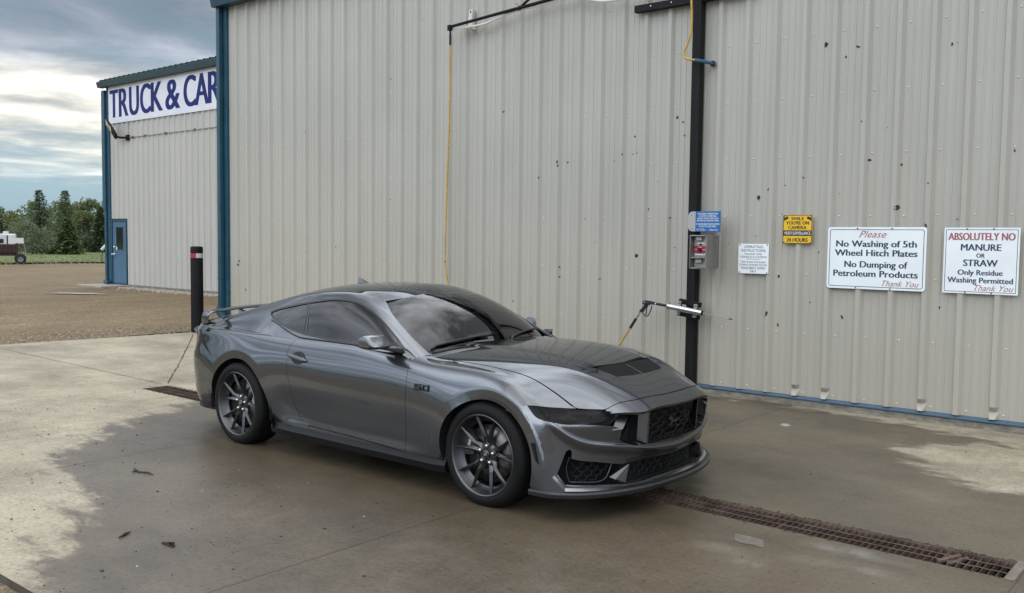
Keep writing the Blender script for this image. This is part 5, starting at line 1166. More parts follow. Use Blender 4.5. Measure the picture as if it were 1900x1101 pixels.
def glass(name,tint,refl=1.0,body=(.01,.011,.012)):
    m=bpy.data.materials.new(name); m.use_nodes=True; nt=m.node_tree; nt.nodes.clear(); L_=nt.links.new
    o=N(nt,'ShaderNodeOutputMaterial'); tr=N(nt,'ShaderNodeBsdfTransparent'); tr.inputs[0].default_value=tuple(tint)+(1,)
    g=N(nt,'ShaderNodeBsdfGlossy'); g.inputs['Roughness'].default_value=.01; g.inputs[0].default_value=(refl,refl,refl,1)
    fr=N(nt,'ShaderNodeFresnel'); fr.inputs[0].default_value=1.62
    mx=N(nt,'ShaderNodeMixShader'); L_(mth(nt,'MULTIPLY_ADD',fr.outputs[0],.95,.0,clamp=True),mx.inputs[0]); L_(tr.outputs[0],mx.inputs[1]); L_(g.outputs[0],mx.inputs[2]); L_(mx.outputs[0],o.inputs[0]); return m
GL_SIDE=glass('tinted_side_glass',(.012,.012,.0135),.85); GL_WIND=glass('windscreen_glass',(.34,.42,.39),1.0)
def densify(run,sa,sb,step,curve=True):
    P=np.array(run,float)
    if len(P)>2 and curve: 
        P=np.array(smooth([(a,b,0) for a,b in P],12))[:,:2]
    S=np.array([sa,sb]); d=np.hypot(*(np.diff(P*S,axis=0)).T); s=np.concatenate([[0],np.cumsum(d)]); n=max(1,int(round(s[-1]/step)))
    q=np.linspace(0,s[-1],n+1); return np.stack([np.interp(q,s,P[:,0]),np.interp(q,s,P[:,1])],1)
def inpoly(P,poly):
    x,y=P[:,0],P[:,1]; r=np.zeros(len(P),bool); A=poly; B=np.roll(poly,-1,0)
    for (x0,y0),(x1,y1) in zip(A,B):
        if y0==y1: continue
        c=((y0<=y)&(y1>y))|((y1<=y)&(y0>y)); r^=c&(x<x0+(y-y0)/(y1-y0)*(x1-x0))
    return r
def loop(runs,sa,sb,step):
    out=[]
    for r in runs:
        d=densify(r['p'],sa,sb,step,r.get('c',True)) if isinstance(r,dict) else densify(r,sa,sb,step)
        out.append(d[:-1] if len(d)>1 else d)
    return np.concatenate(out)
def offset_S(S,d):
    def T(a,b):
        p=S(a,b); n=normals(S,a,b,p); return p+n*d
    return T
def normals(S,a,b,p,ref=None,e=2e-3):
    ea=e; eb=e
    da=S(a+ea,b)-S(a-ea,b); db=S(a,b+eb)-S(a,b-eb)
    n=np.cross(da,db); n/=np.linalg.norm(n,axis=1)[:,None]+1e-12
    c=np.stack([np.clip(p[:,0],-3.2,.35),np.clip(p[:,1],-.35,.35),np.clip(p[:,2],.30,.62)],1)
    s=np.sign(((p-c)*n).sum(1)); return n*s[:,None]
def panel(name,S,runs,mat,parent,side=-1,sa=1.0,sb=1.0,step=.022,holes=(),lines=(),flange=.014,thick_mat=None,mats=None):
    """a body panel: the region of surface S inside a closed outline, with folded edges"""
    sc=np.array([sa,sb]); loops=[loop(runs,sa,sb,step)]+[loop(h,sa,sb,step) for h in holes]
    V=[];E=[]
    for lp in loops:
        k=len(V); n=len(lp); V+=(lp*sc).tolist(); E+=[(k+i,k+(i+1)%n) for i in range(n)]
    nb=len(V); outer=loops[0]*sc; hl=[l*sc for l in loops[1:]]
    for ln in lines:
        P=densify(ln,sa,sb,step*.8,False)*sc; ok=inpoly(P,outer)
        for h in hl: ok&=~inpoly(P,h)
        BP=np.array(V[:nb]); dm=np.array([np.min(np.hypot(BP[:,0]-p[0],BP[:,1]-p[1])) for p in P]); ok&=dm>step*.35
        k=len(V); last=None
        for i,p in enumerate(P):
            if ok[i]:
                V.append(p.tolist())
                if last==i-1 and last is not None: E.append((len(V)-2,len(V)-1))
                last=i
    lo,hi=outer.min(0),outer.max(0); gx=np.arange(lo[0]+step*.5,hi[0],step); gy=np.arange(lo[1]+step*.43,hi[1],step*.866)
    X,Y=np.meshgrid(gx,gy,indexing='ij'); X=X+(np.arange(len(gy))%2)[None,:]*step*.5; P=np.stack([X.ravel(),Y.ravel()],1)
    ok=inpoly(P,outer)
    for h in hl: ok&=~inpoly(P,h)
    P=P[ok]; BP=np.array(V)
    if len(P):
        keep=np.ones(len(P),bool)
        for i in range(0,len(P),2000):
            q=P[i:i+2000]; d=np.min((q[:,None,0]-BP[None,:,0])**2+(q[:,None,1]-BP[None,:,1])**2,axis=1); keep[i:i+2000]=d>(step*.55)**2
        P=P[keep]
    A=[Vector(p) for p in V]+[Vector(p) for p in P.tolist()]
    ov,oe,of,_,_,_=delaunay_2d_cdt(A,E,[],0,1e-7)
    U=np.array([v[:] for v in ov]); T=np.array([f for f in of if len(f)==3],int); ce=U[T].mean(1); ok=inpoly(ce,outer)
    for h in hl: ok&=~inpoly(ce,h)
    T=T[ok]; par=U/sc; p=S(par[:,0],par[:,1]); n=normals(S,par[:,0],par[:,1],p)
    # orientation
    fn=np.cross(p[T[:,1]]-p[T[:,0]],p[T[:,2]]-p[T[:,0]]); fl=(fn*n[T].mean(1)).sum(1)<0; T[fl]=T[fl][:,[0,2,1]]
    vs=[p];ns=[n];fs=T.tolist()
    if flange:
        k=len(p)
        for lp in loops:
            m=len(lp); q=S(lp[:,0],lp[:,1]); nn=normals(S,lp[:,0],lp[:,1],q)
            tg=np.roll(q,-1,0)-np.roll(q,1,0); out=np.cross(tg,nn); out/=np.linalg.norm(out,axis=1)[:,None]+1e-9
            cen=q.mean(0)
            # outward of the panel material
            tst=loops[0]
            eps=1e-3; 
            vs+=[q,q-nn*flange]; ns+=[nn,nn]; 
            for i in range(m): j=(i+1)%m; fs.append([k+i,k+j,k+m+j,k+m+i])
            k+=2*m
    vs=np.concatenate(vs); ns=np.concatenate(ns)
    if side<0: vs=vs*[1,-1,1]; ns=ns*[1,-1,1]; fs=[f[::-1] for f in fs]
    me=bpy.data.meshes.new(name); me.from_pydata(vs.tolist(),[],fs)
    for mm in (mats or [mat]): me.materials.append(mm)
    nT=len(T); sm=[True]*nT+[False]*(len(fs)-nT); me.polygons.foreach_set('use_smooth',sm)
    ln=[]
    cn=np.zeros((len(me.loops),3)); li=np.zeros(len(me.loops),int); me.loops.foreach_get('vertex_index',li); cn[:]=ns[li]
    # flange loops keep their face normals
    if flange and len(fs)>nT:
        st=me.polygons[nT].loop_start
        for pgi in range(nT,len(fs)):
            pg=me.polygons[pgi]; cn[pg.loop_start:pg.loop_start+pg.loop_total]=pg.normal[:]
    me.normals_split_custom_set(cn.tolist())
    o=bpy.data.objects.new(name,me); COL.objects.link(o); o.parent=parent; return o
def vz(x,z): return float(v_of_z(np.array([x]),np.array([z]))[0])
def v_of_y(S,x,y,lo=.5,hi=1.0):
    vv=np.linspace(lo,hi,200); p=S(np.full(200,x),vv); return float(np.interp(-y,-p[:,1],vv))
def arc(A,k,a0,a1,n=40):
    cx,cz,a,b,_=A; return [(cx+a*k*math.cos(t),cz+b*k*math.sin(t)) for t in np.linspace(R_(a0),R_(a1),n)]
def arcL(A,k,a0,a1,n=40): return [(x,vz(x,z)) for x,z in arc(A,k,a0,a1,n)]
def rev(r): return list(r)[::-1]
def both(fn,car):
    for s in (-1,1): fn(s)
def build_car():
    car=thing('sports_coupe','glossy dark grey two door sports coupe parked on the wet concrete','car',(-1.36,0,0))
    SBL=1.3
    # arches on the side surface, angle from +x (front) up and round to the rear
    FA,RA=ARCH[1],ARCH[0]
    BELT=.925
    xb=lambda xs:[(x,vz(x,BELT)) for x in xs]
    dr=POLY['door_rear'][0]; db=POLY['door_bottom'][0]; df=POLY['door_front'][0][:3]+[(-.712,.70)]
    gap=.0035
    dtop_r=(-2.0,vz(-2.0,BELT)); dtop_f=(-.733,vz(-.733,BELT))
    hs=POLY['hood_shut'][0]
    hd=densify([(a,b) for a,b in hs],1,1,.03); shut=[(x,v_of_y(L,x,y+.004,.55)) for x,y in hd[:-1]]
    nose1,nose2=POLY['fender_nose']
    ang=lambda A,x,z: math.degrees(math.atan2((z-A[1])/A[3],(x-A[0])/A[2]))
    p0=L(np.array([nose1[0][0]]),np.array([nose1[0][1]]))[0]
    fa0=ang(FA,p0[0],p0[2]); sill=.200
    def sillpt(x): return (x,vz(x,sill))
    for s in (-1,1):
        # front wing
        zr=sill; xr=FA[0]-FA[2]*math.sqrt(max(0,1-((zr-FA[1])/FA[3])**2)); fa1=ang(FA,xr,zr)%360
        runs=[df[:1]+df[1:]+[(-.725,.735),shut[0]], [q for q in shut], {'p':[shut[-1],nose2[-1]],'c':False}, rev(nose2), {'p':[nose2[0],nose1[1],nose1[0]]}, {'p':arcL(FA,1.0,fa0,fa1),'c':False}, {'p':[sillpt(xr),df[0]],'c':False}]
        runs[0]=[(a+gap,b) for a,b in runs[0]]; runs[-1]['p'][-1]=runs[0][0]; runs[1][0]=runs[0][-1] if False else runs[1][0]
        runs.insert(1,{'p':[runs[0][-1],shut[0]],'c':False}) if runs[0][-1]!=shut[0] else None
        panel('front_wing',L,runs,PAINT,car,s,1,SBL,.02,lines=[arcL(FA,FA[4]+dk,-30,212,120) for dk in (-.035,0,.035)])
        # door
        runs=[[dtop_r]+[(-2.022,.70)]+dr if False else [dtop_r,(-2.035,.69)]+dr, db, rev([dtop_f]+rev(df)) if False else df+[dtop_f], rev(xb(np.linspace(-2.0,-.733,14)))]
        D=panel('door',L,runs,PAINT,car,s,1,SBL,.022)
        rk=[(a,b-.008) for a,b in db]
        panel('sill_panel',L,[rk,{'p':[rk[-1],sillpt(rk[-1][0])],'c':False},{'p':[sillpt(x) for x in np.linspace(rk[-1][0],rk[0][0]+.004,12)],'c':False},{'p':[sillpt(rk[0][0]+.004),rk[0]],'c':False}],PAINT,car,s,1,SBL,.02)
        door_handle(D,s)
        # rear quarter
        qc=POLY['quarter_cut'][0]; pr=L(np.array([qc[0][0]]),np.array([qc[0][1]]))[0]; ra1=ang(RA,pr[0],pr[2])
        xr=RA[0]+RA[2]*math.sqrt(max(0,1-((sill-RA[1])/RA[3])**2)); ra0=ang(RA,xr,sill)
        qa=arcL(RA,1.0,ra0,ra1)
        back=rev([dtop_r,(-2.035,.69)]+dr); back=[(a-gap,b) for a,b in back]
        inn=[(x,v_of_y(L,x,.66,.5)) for x in (-2.35,-2.8,-3.2,-3.5,-3.56)]
        start=(db[0][0]-gap,vz(db[0][0],sill))
        runs=[{'p':[start,back[0]],'c':False},back,{'p':[back[-1]]+xb(np.linspace(-2.05,-2.3,4))+[(-2.36,.80)],'c':False},{'p':[(-2.36,.80)]+inn,'c':False},
              {'p':[inn[-1],(-3.57,.85),(-3.56,.74),(-3.50,.695),qc[2]],'c':False},rev(qc),{'p':rev(qa),'c':False},{'p':[qa[0],start],'c':False}]
        runs[5][-1]=qa[-1]
        panel('rear_quarter',L,runs,PAINT,car,s,1,SBL,.021,lines=[arcL(RA,RA[4]+dk,-30,212,120) for dk in (-.035,0,.035)])
        front_end(car,s,FA)
        rear_end(car,s,RA)
        cabin(car,s)
        side_skirt(car,s)
        mirror(car,s)
        for x,y in ((WF,.93),(WR,.94)): wheel(car,x,y,s)
    hood(car); windscreen(car); roof_back(car); spoiler(car); splitter(car); underbody(car); interior(car); small(car)
    return car
def door_handle(D,s):
    x0,x1=-2.03,-1.785
    def at(x,z,o): 
        y=float(side_y0(np.array([x]),np.array([z]))[0])+o; return (x,s*y,z)
    b=MB(); xs=np.linspace(x0,x1,15)
    vs=[];n=10
    for i,x in enumerate(xs):
        t=(x-x0)/(x1-x0); z=.808-.030*t; e=min(1,math.sin(math.pi*min(max(t,.04),.96))*2.2); h=.0185*e+.001; o=.030*min(1,e)+.001
        for k in range(n):
            a=2*math.pi*k/n; vs.append(at(x,z+h*math.cos(a),o*.55+.014*e*math.sin(a)))
    fs=[(i*n+k,i*n+(k+1)%n,(i+1)*n+(k+1)%n,(i+1)*n+k) for i in range(14) for k in range(n)]
    b.add(vs,fs,0,True); b.add(vs[:n],[tuple(range(n))]); b.add(vs[-n:],[tuple(range(n))]); b.build('handle',pbr('handle_paint',(.055,.057,.06),.25,metal=.7,coat=1.0),D)
    b=MB(); P=[]
    for k in range(20):
        a=2*math.pi*k/20; P.append(at(-1.90+.082*math.cos(a),.790+.050*math.sin(a)*(1.0 if math.sin(a)>0 else .95),.0026))
    b.add(P+[at(-1.90,.790,.0026)],[(k,(k+1)%20,20) for k in range(20)]); b.build('handle_recess',MESHB,D,recalc=False)
def Fq(u,z,d,s):
    u=np.array([u]);z=np.array([z]); p=F(u,z); n=normals(F,u,z,p); return (p-n*d)[0]*[1,s,1]
def zcu(u): return float(_cz(np.array([u]))[0])
def Fd(u,d): return F(u,d+_cz(np.asarray(u,float)))
def todd(runs): return [dict(r,p=[(a,c-zcu(a)) for a,c in r['p']]) if isinstance(r,dict) else [(a,c-zcu(a)) for a,c in r] for r in runs]
def front_end(car,s,FA):
    """bumper skin with its openings, headlamp, grille, fog intake, fang"""
    US=PLEN
    lt=POLY['lamp_top'][0]; lb0,lb1=POLY['lamp_bottom']; fin=POLY['fin']; gh=POLY['grille_hole']; lh=POLY['low_hole']; bt=POLY['bumper_top'][0]
    # arch edge in (u,z)
    uu=np.linspace(.02,.32,120); 
    def u_of_x(x,z):
        p=F(uu,np.full(120,z)); return float(np.interp(x,p[:,0],uu))
    aa=[(u_of_x(x,z),z) for x,z in arc(FA,1.0,60,-22,30) if z<bt[0][1]]
    zb=.188
    aa=[q for q in aa if q[1]>zb+.02]
    top=[bt[0],bt[1],bt[2]]
    nz=[(.695,.650),(.78,.655),(.9,.657),(1.0,.657)]
    runs=[top, lb0, {'p':[lb0[-1],fin[2][0]],'c':False}, {'p':[fin[2][0],gh[0][1]],'c':False}, gh[1], gh[2]+[(1.0,.433)], {'p':[(1.0,.433),(1.0,.335)],'c':False},
          rev(lh[4]+[(1.0,.335)]), rev(lh[3]), {'p':[lh[0][0],lh[0][1]],'c':False},{'p':lh[0][1:],'c':False}, lh[1], lh[2]+[(.85,.212),(1.0,.214)], {'p':[(1.0,.214),(1.0,zb)],'c':False}, {'p':[(u,zb) for u in np.linspace(1,aa[-1][0],60)],'c':False}, {'p':[(aa[-1][0],zb)]+rev(aa),'c':False}, {'p':[aa[0],bt[0]],'c':False}]
    cr=[[(u,d) for u in np.linspace(.15,1,140)] for d in (-.03,-.018,-.008,0,.006,.012,.018,.024,.034)]
    lip=[]
    ar=[[(u_of_x(x,z),z-zcu(u_of_x(x,z))) for x,z in arc(FA,FA[4]+dk,75,-28,60)] for dk in (-.03,0,.03)]
    panel('front_bumper',Fd,todd(runs),PAINT,car,s,US,1,.013,lines=cr+ar,flange=.03)
    # headlamp: smoked lens over a dark housing with light bars
    lruns=[{'p':rev(lt)[:1]+rev(lt)[1:],'c':True}, {'p':[lt[0],lb1[0]],'c':False}, rev(lb0)]
    lens=panel('headlight',offset_S(F,-.007),lruns,glass_cache('smoked_lens',(.035,.035,.037),.25),car,s,US,1,.016,flange=.03)
    panel('lamp_housing',offset_S(F,-.045),lruns,pbr('lamp_black',(.012,.012,.012),.5),lens,s,US,1,.03,flange=0)
    b=MB()
    for u in (.335,.415,.495): 
        P=[(u-.020,.676),(u-.010,.645),(u+.012,.628),(u+.045,.628)]; q=F(np.array([a for a,_ in P]),np.array([c for _,c in P])); nn=normals(F,np.array([a for a,_ in P]),np.array([c for _,c in P]),q); q=(q-nn*.030)*[1,s,1]
        b.tube(q.tolist(),.005,6)
    b.build('light_bar',pbr('light_bar',(.30,.28,.27),.3),lens)
    # inner fin of the bumper beside the grille: leans back, catches the sky
    q=[r[0] for r in fin]; P=[]
    for (u,z),d in zip(q,(.045,.040,-.010,-.006)): P.append(Fq(u,z,d,s))
    P[3]=P[2]+(P[0]-P[1])*.80
    P2=[Fq(u,z,.08,s) for (u,z) in q]
    MB().add(P+P2,[(0,1,2,3),(1,5,6,2),(2,6,7,3),(3,7,4,0)]).build('grille_fin',pbr('fin_paint',(.085,.088,.093),.30,metal=.85,coat=.6),car,bevel=.003)
    # lip under the intakes: body colour lightened to imitate sky on its upward face
    def rs(P,n): P=np.array(P); d=np.concatenate([[0],np.cumsum(np.hypot(*(np.diff(P,axis=0)*[US,1]).T))]); q=np.linspace(0,d[-1],n); return np.stack([np.interp(q,d,P[:,j]) for j in (0,1)],1)
    I=np.concatenate([rs([lh[1][0],lh[1][-1]],12)[:-1],rs(lh[2]+[(.85,.209),(1.0,.212)],50)]); O=np.concatenate([rs([(.312,.281),(.366,.196)],12)[:-1],rs([(.366,.196),(.50,.191),(.654,.190),(.751,.189),(.85,.189),(1.0,.190)],50)]); k=len(I)
    pi=F(I[:,0],I[:,1]); ni=normals(F,I[:,0],I[:,1],pi); po=F(O[:,0],O[:,1]); no=normals(F,O[:,0],O[:,1],po)
    A=(pi-ni*.016)*[1,s,1]; B=(po+no*.016)*[1,s,1]; C=(po-no*.004)*[1,s,1]
    MB().add(A.tolist()+B.tolist()+C.tolist(),[(q*k+i,q*k+i+1,(q+1)*k+i+1,(q+1)*k+i) for q in (0,1) for i in range(k-1)]).build('bumper_lip',pbr('lip_lit_paint',(.20,.205,.215),.22,metal=.9,coat=1.0),car,recalc=True)
    # side marker
    mk=POLY['marker']; panel('side_marker',offset_S(F,.006),[{'p':r,'c':False} for r in mk],MESHB,car,s,US,1,.02,flange=.006)
    # inner wall, shelf and post of the outer grille opening
    b=MB(); 
    def Fp(u,z,d): 
        u=np.array([u]);z=np.array([z]); p=F(u,z); n=normals(F,u,z,p); return (p-n*d)[0]*[1,s,1]
    u1=.775
    q=[Fp(u1,.652,.006),Fp(u1,.445,.004),Fp(u1-.026,.455,.055),Fp(u1-.026,.652,.055)]; q2=[p+np.array([-.004,s*.004,0]) for p in q]
    q3=[Fp(u1+.012,.652,.006),Fp(u1+.012,.440,.004)]
    b.add(q+q3,[(0,1,2,3),(0,1,5,4)]); b.build('grille_post',PAINT,car,recalc=False)
    b=MB(); us=np.linspace(.625,1.0,16); v1=[Fp(u,.4345 if u>.72 else .435+(.72-u)*.5,.002) for u in us]; v2=[Fp(u,.452 if u>.72 else .452+(.72-u)*.35,.085) for u in us]; n=len(us)
    b.add(v1+v2,[(i,i+1,n+i+1,n+i) for i in range(n-1)]); b.build('grille_shelf',PAINT,car,recalc=False)
    b=MB(); v1=[Fp(gh[0][0][0],gh[0][0][1],.0),Fp(gh[0][1][0],gh[0][1][1],.0)]; v2=[Fp(gh[0][0][0]+.02,gh[0][0][1],.11),Fp(gh[0][1][0]+.02,gh[0][1][1],.11)]
    b.add(v1+v2,[(0,1,3,2)]); b.build('grille_cheek',SATIN,car,recalc=False)
    # honeycomb grille
    b=MB(); rows=6; z0,z1=.452,.652; hz=(z1-z0)/rows; 
    def hexcells(b,ua,ub,z0,z1,cu,hz,depth,r,clip=None):
        i=0; z=z0
        while z<z1+.001:
            us=np.arange(ua+(cu*.5 if i%2 else 0),ub,cu)
            for u in us:
                P=[(u,z),(min(u+cu*.62,ub),z)]
                if clip is None or all(clip(*q) for q in P): b.tube([Fp(a,c,depth) for a,c in P],r,5)
                for uu_,du in ((u+cu*.62,cu*.19),(u,-cu*.19)):
                    P=[(uu_,z),(uu_+du,z+hz)]
                    if ua<=P[1][0]<=ub and P[0][0]<=ub and z+hz<=z1+.001 and (clip is None or all(clip(*q) for q in P)): b.tube([Fp(a,c,depth) for a,c in P],r,5)
            z+=hz; i+=1
    hexcells(b,.79,1.0,z0,z1,.082,hz,.055,.0042); b.build('grille_mesh',MESHB,car,recalc=False)
    # fog intake mesh and bezel
    b=MB(); cl=lambda u,z: (.385<u<.605 and .245<z<.375-.05*(u-.39)/.2*.6 and z>.245+max(0,(u-.53))*1.1)
    hexcells(b,.385,.62,.25,.39,.052,.026,.050,.0036,cl); b.build('intake_mesh',MESHB,car,recalc=False)
    b=MB(); P=[(.388,.395),(.375,.33),(.388,.25),(.42,.243),(.53,.238),(.575,.262),(.605,.335)]
    P=smooth([(a,c,0) for a,c in P],5); b.tube([Fp(p[0],p[1],.036) for p in P],.005,6); b.build('intake_bezel',GLOSSB,car)
    b=MB(); uu2=np.linspace(.33,1.0,28)
    for (za,zc,dp) in ((.20,.47,.13),): 
        v1=[Fp(u,za,dp) for u in uu2]; v2=[Fp(u,zc,dp) for u in uu2]; n=len(uu2); b.add(v1+v2,[(i,i+1,n+i+1,n+i) for i in range(n-1)])
        v3=[Fp(u,.205,.0) for u in uu2]; b.add(v1+v3,[(i,i+1,n+i+1,n+i) for i in range(n-1)])
    v1=[Fp(u,.43,.13) for u in np.linspace(.6,1,16)]; v2=[Fp(u,.67,.13) for u in np.linspace(.6,1,16)]; b.add(v1+v2,[(i,i+1,17+i,16+i) for i in range(15)])
    b.build('duct_back',DARKV,car,recalc=False)
    # lower mesh bars in the centre intake
    b=MB(); hexcells(b,.70,1.0,.225,.33,.06,.026,.075,.0034); b.build('lower_mesh',MESHB,car,recalc=False)
    # fang between the fog intake and centre intake
    A=Fp(.685,.335,-.004); B=Fp(.575,.262,.012); C=Fp(.655,.214,-.012); D_=Fp(.66,.25,.07); E=Fp(.60,.245,-.010)
    b=MB(); b.add([A,B,C,D_,E],[(0,1,4),(0,4,2),(0,2,3),(0,3,1),(1,3,2,4)]); b.build('bumper_fang',pbr('fang_grey',(.12,.123,.13),.35,metal=.8,coat=.5),car,bevel=.004)
def glass_cache(n,t,r=1.0):
    if n not in MATS: MATS[n]=glass(n,t,r)
    return MATS[n]
def rear_end(car,s,RA):
    uu=np.linspace(.0,.35,120)
    def u_of_x(x,z):
        p=R(uu,np.full(120,z)); return float(np.interp(-x,-p[:,0],uu))
    qc=POLY['quarter_cut'][0]; Q=L(np.array([a for a,_ in qc]),np.array([b for _,b in qc]))
    cut=[(u_of_x(p[0],p[2]),p[2]) for p in Q]
    aa=[(u_of_x(x,z),z) for x,z in arc(RA,1.0,120,205,30) if z<cut[0][1]-.01]
    zb=.27; aa=[q for q in aa if q[1]>zb]
    runs=[cut,{'p':[cut[-1],(cut[-1][0]+.04,.70),(1.0,.69)],'c':False},{'p':[(1.0,.69),(1.0,.40),(.52,.40),(.48,zb),(aa[-1][0],zb)],'c':False},{'p':[(aa[-1][0],zb)]+rev(aa),'c':False},{'p':[aa[0],cut[0]],'c':False}]
    panel('rear_bumper',R,runs,PAINT,car,s,RLEN,1,.022,flange=.02)
    t0=cut[-1][0]
    panel('tail_panel',offset_S(R,-.004),[{'p':[(t0+.005,.80),(t0+.045,.702),(1.0,.692),(1.0,.905),(t0+.02,.905),(t0+.005,.80)],'c':False}],GLOSSB,car,s,RLEN,1,.03,flange=.01)
    for k in range(3):
        a=t0+.15+k*.075; panel('tail_light',offset_S(R,.006),[{'p':[(a,.885),(a+.03,.72),(a+.075,.72),(a+.045,.885),(a,.885)],'c':False}],pbr('tail_red',(.035,.003,.004),.08,coat=1.0),car,s,RLEN,1,.03,flange=.012)
    b=MB(); us=np.linspace(.14,1,26); 
    v1=[R(np.array([u]),np.array([.36]))[0]*[1,s,1]-[0,0,0] for u in us]; v2=[R(np.array([u]),np.array([.26]))[0]*[1,s*.99,1] for u in us]; n=len(us)
    v3=[p+np.array([-.015*min(1,i/8) ,s*.006,-.045]) for i,p in enumerate(v2)]
    b.add(v2+v3,[(i,i+1,n+i+1,n+i) for i in range(n-1)]); v4=[p+np.array([.25,-s*.02,.03]) for p in v3]; b.add(v3+v4,[(i,i+1,n+i+1,n+i) for i in range(n-1)])
    b.build('diffuser_lip',SKIRT,car,recalc=False)
def cabin(car,s):
    GS=.95; d0,d1,d2,d3=POLY['dlo']
    pin=POLY['pillar_in'][0]
    D=[{'p':d0,'c':True},d1,d2,d3]
    base0,base1=-3.38,-.665
    T=[(WT(np.array([y]))[0][0]+.004,y) for y in (.545,.45,.3,.15,.0)]
    tp=[(x,v_of_y(G,x,y,.45) if y>.001 else 1.0) for x,y in T]
    y_in=lambda x:v_of_y(G,x,.50,.45)
    rwx=np.linspace(-2.28,-3.2,10)
    runs=[{'p':[(base0,.0)]+[(x,0.0) for x in np.linspace(-3.2,-1.0,12)]+[(base1,0.0)],'c':False},{'p':[(base1,0),(base1,.70)],'c':False},rev([(tp[0][0],tp[0][1]+.01)]+[(a,b+.012) for a,b in pin[1:3]]+[(-.80,.675),(base1,.70)]),tp,
          {'p':[(tp[-1][0],1.0),(-1.7,1.0),(-2.28,1.0)],'c':False},{'p':[(-2.28,1.0),(-2.28,y_in(-2.28))],'c':False},{'p':[(x,y_in(x)) for x in rwx],'c':False},{'p':[(-3.2,y_in(-3.2)),(-3.2,1.0)],'c':False},{'p':[(-3.2,1.0),(base0,1.0),(base0,0.0)],'c':False}]
    panel('roof_and_pillars',G,runs,PAINT,car,s,1,GS,.021,holes=[D],flange=.012)
    # black window surround
    sc=np.array([1,GS]); lp=loop(D,1,GS,.02)*sc
    def inset(lp,dfun):
        A=lp; t=np.roll(A,-1,0)-np.roll(A,1,0); t/=np.linalg.norm(t,axis=1)[:,None]+1e-9; n=np.stack([t[:,1],-t[:,0]],1)
        c=A.mean(0)
        if inpoly(A[:1]+n[:1]*1e-3,A)[0]==False: n=-n
        return A+n*np.array([dfun(p,q) for p,q in zip(A,n)])[:,None]
    # top edge has the wide moulding, belt a narrow one
    inn=inset(lp,lambda p,n: .027 if n[1]<-.3 else .013)
    ring=lambda q:[{'p':[tuple(a) for a in (q/sc)]+[tuple((q/sc)[0])],'c':False}]
    panel('window_surround',offset_S(G,.0025),ring(lp),SATIN,car,s,1,GS,.02,holes=[ring(inn)],flange=.012)
    bp=POLY['bpillar'][0]
    side=panel('side_window',offset_S(G,-.004),ring(inset(lp,lambda p,n:.010)),GL_SIDE,car,s,1,GS,.024,flange=0)
    w=.012; panel('pillar_strip',offset_S(G,-.001),[[(x-w,v) for x,v in bp],{'p':[(bp[-1][0]-w,bp[-1][1]),(bp[-1][0]+w,bp[-1][1])],'c':False},rev([(x+w,v) for x,v in bp]),{'p':[(bp[0][0]+w,bp[0][1]),(bp[0][0]-w,bp[0][1])],'c':False}],MESHB,side,s,1,GS,.012,flange=.004)
    q=G(np.array([x+w+.004 for x,_ in bp]),np.array([v for _,v in bp]))*[1,s,1]; MB().tube(smooth(q.tolist(),5),.0022,5).build('pillar_seal',pbr('seal_grey',(.16,.165,.17),.3,metal=.8),side)
    # mirror sail
    tri=[(-.99,.245),(-.83,.245),(-.955,.36)]
    panel('mirror_sail',offset_S(G,.001),[{'p':[(-.985,.035),(-.822,.21)],'c':False},{'p':[(-.822,.21),(-.905,.318)],'c':False},{'p':[(-.905,.318),(-.985,.035)],'c':False}],SATIN,car,s,1,GS,.02,flange=.004)
    # belt moulding between door skin and glass
    xs=np.linspace(-2.44,-.80,40); pts=[]
    for x in xs:
        v=.03 if x>-1.95 else .03+.125*((-1.95-x)/.5)**1.25
        if x>-.9: v=.03+.16*((x+.9)/.1)
        p=G(np.array([x]),np.array([v]))[0]; pts.append((x,s*(p[1]+.004),p[2]))
    MB().tube(pts,.0065,6).build('belt_moulding',SATIN,car)
def side_skirt(car,s):
    xs=np.linspace(-2.27,-.335,40); b=MB(); vs=[]
    for x in xs:
        f=sstep(-2.30,-2.05,x)*sstep(-.30,-.42,x)
        prof=[(.86,.315),(.880,.30),(.900,.245),(.906+.022*f,.226),(.912+.028*f,.208),(.905+.022*f,.160),(.86,.150),(.70,.150),(.70,.315)]
        vs+=[(x,s*y,z) for y,z in prof]
    n=9; b.add(vs,[(i*n+k,i*n+(k+1)%n,(i+1)*n+(k+1)%n,(i+1)*n+k) for i in range(len(xs)-1) for k in range(n)]); b.add(vs[:n],[tuple(range(n))]); b.add(vs[-n:],[tuple(range(n))])
    b.build('side_skirt',SKIRT,car,autosmooth=30)
    b=MB(); 
    for x in (-2.265,): b.add([(x,s*.93,.30),(x+.05,s*.94,.235),(x+.03,s*.90,.16),(x-.015,s*.89,.16),(x-.01,s*.90,.30)],[(0,1,2,3,4)])
    b.build('skirt_fin',SKIRT,car,recalc=False)
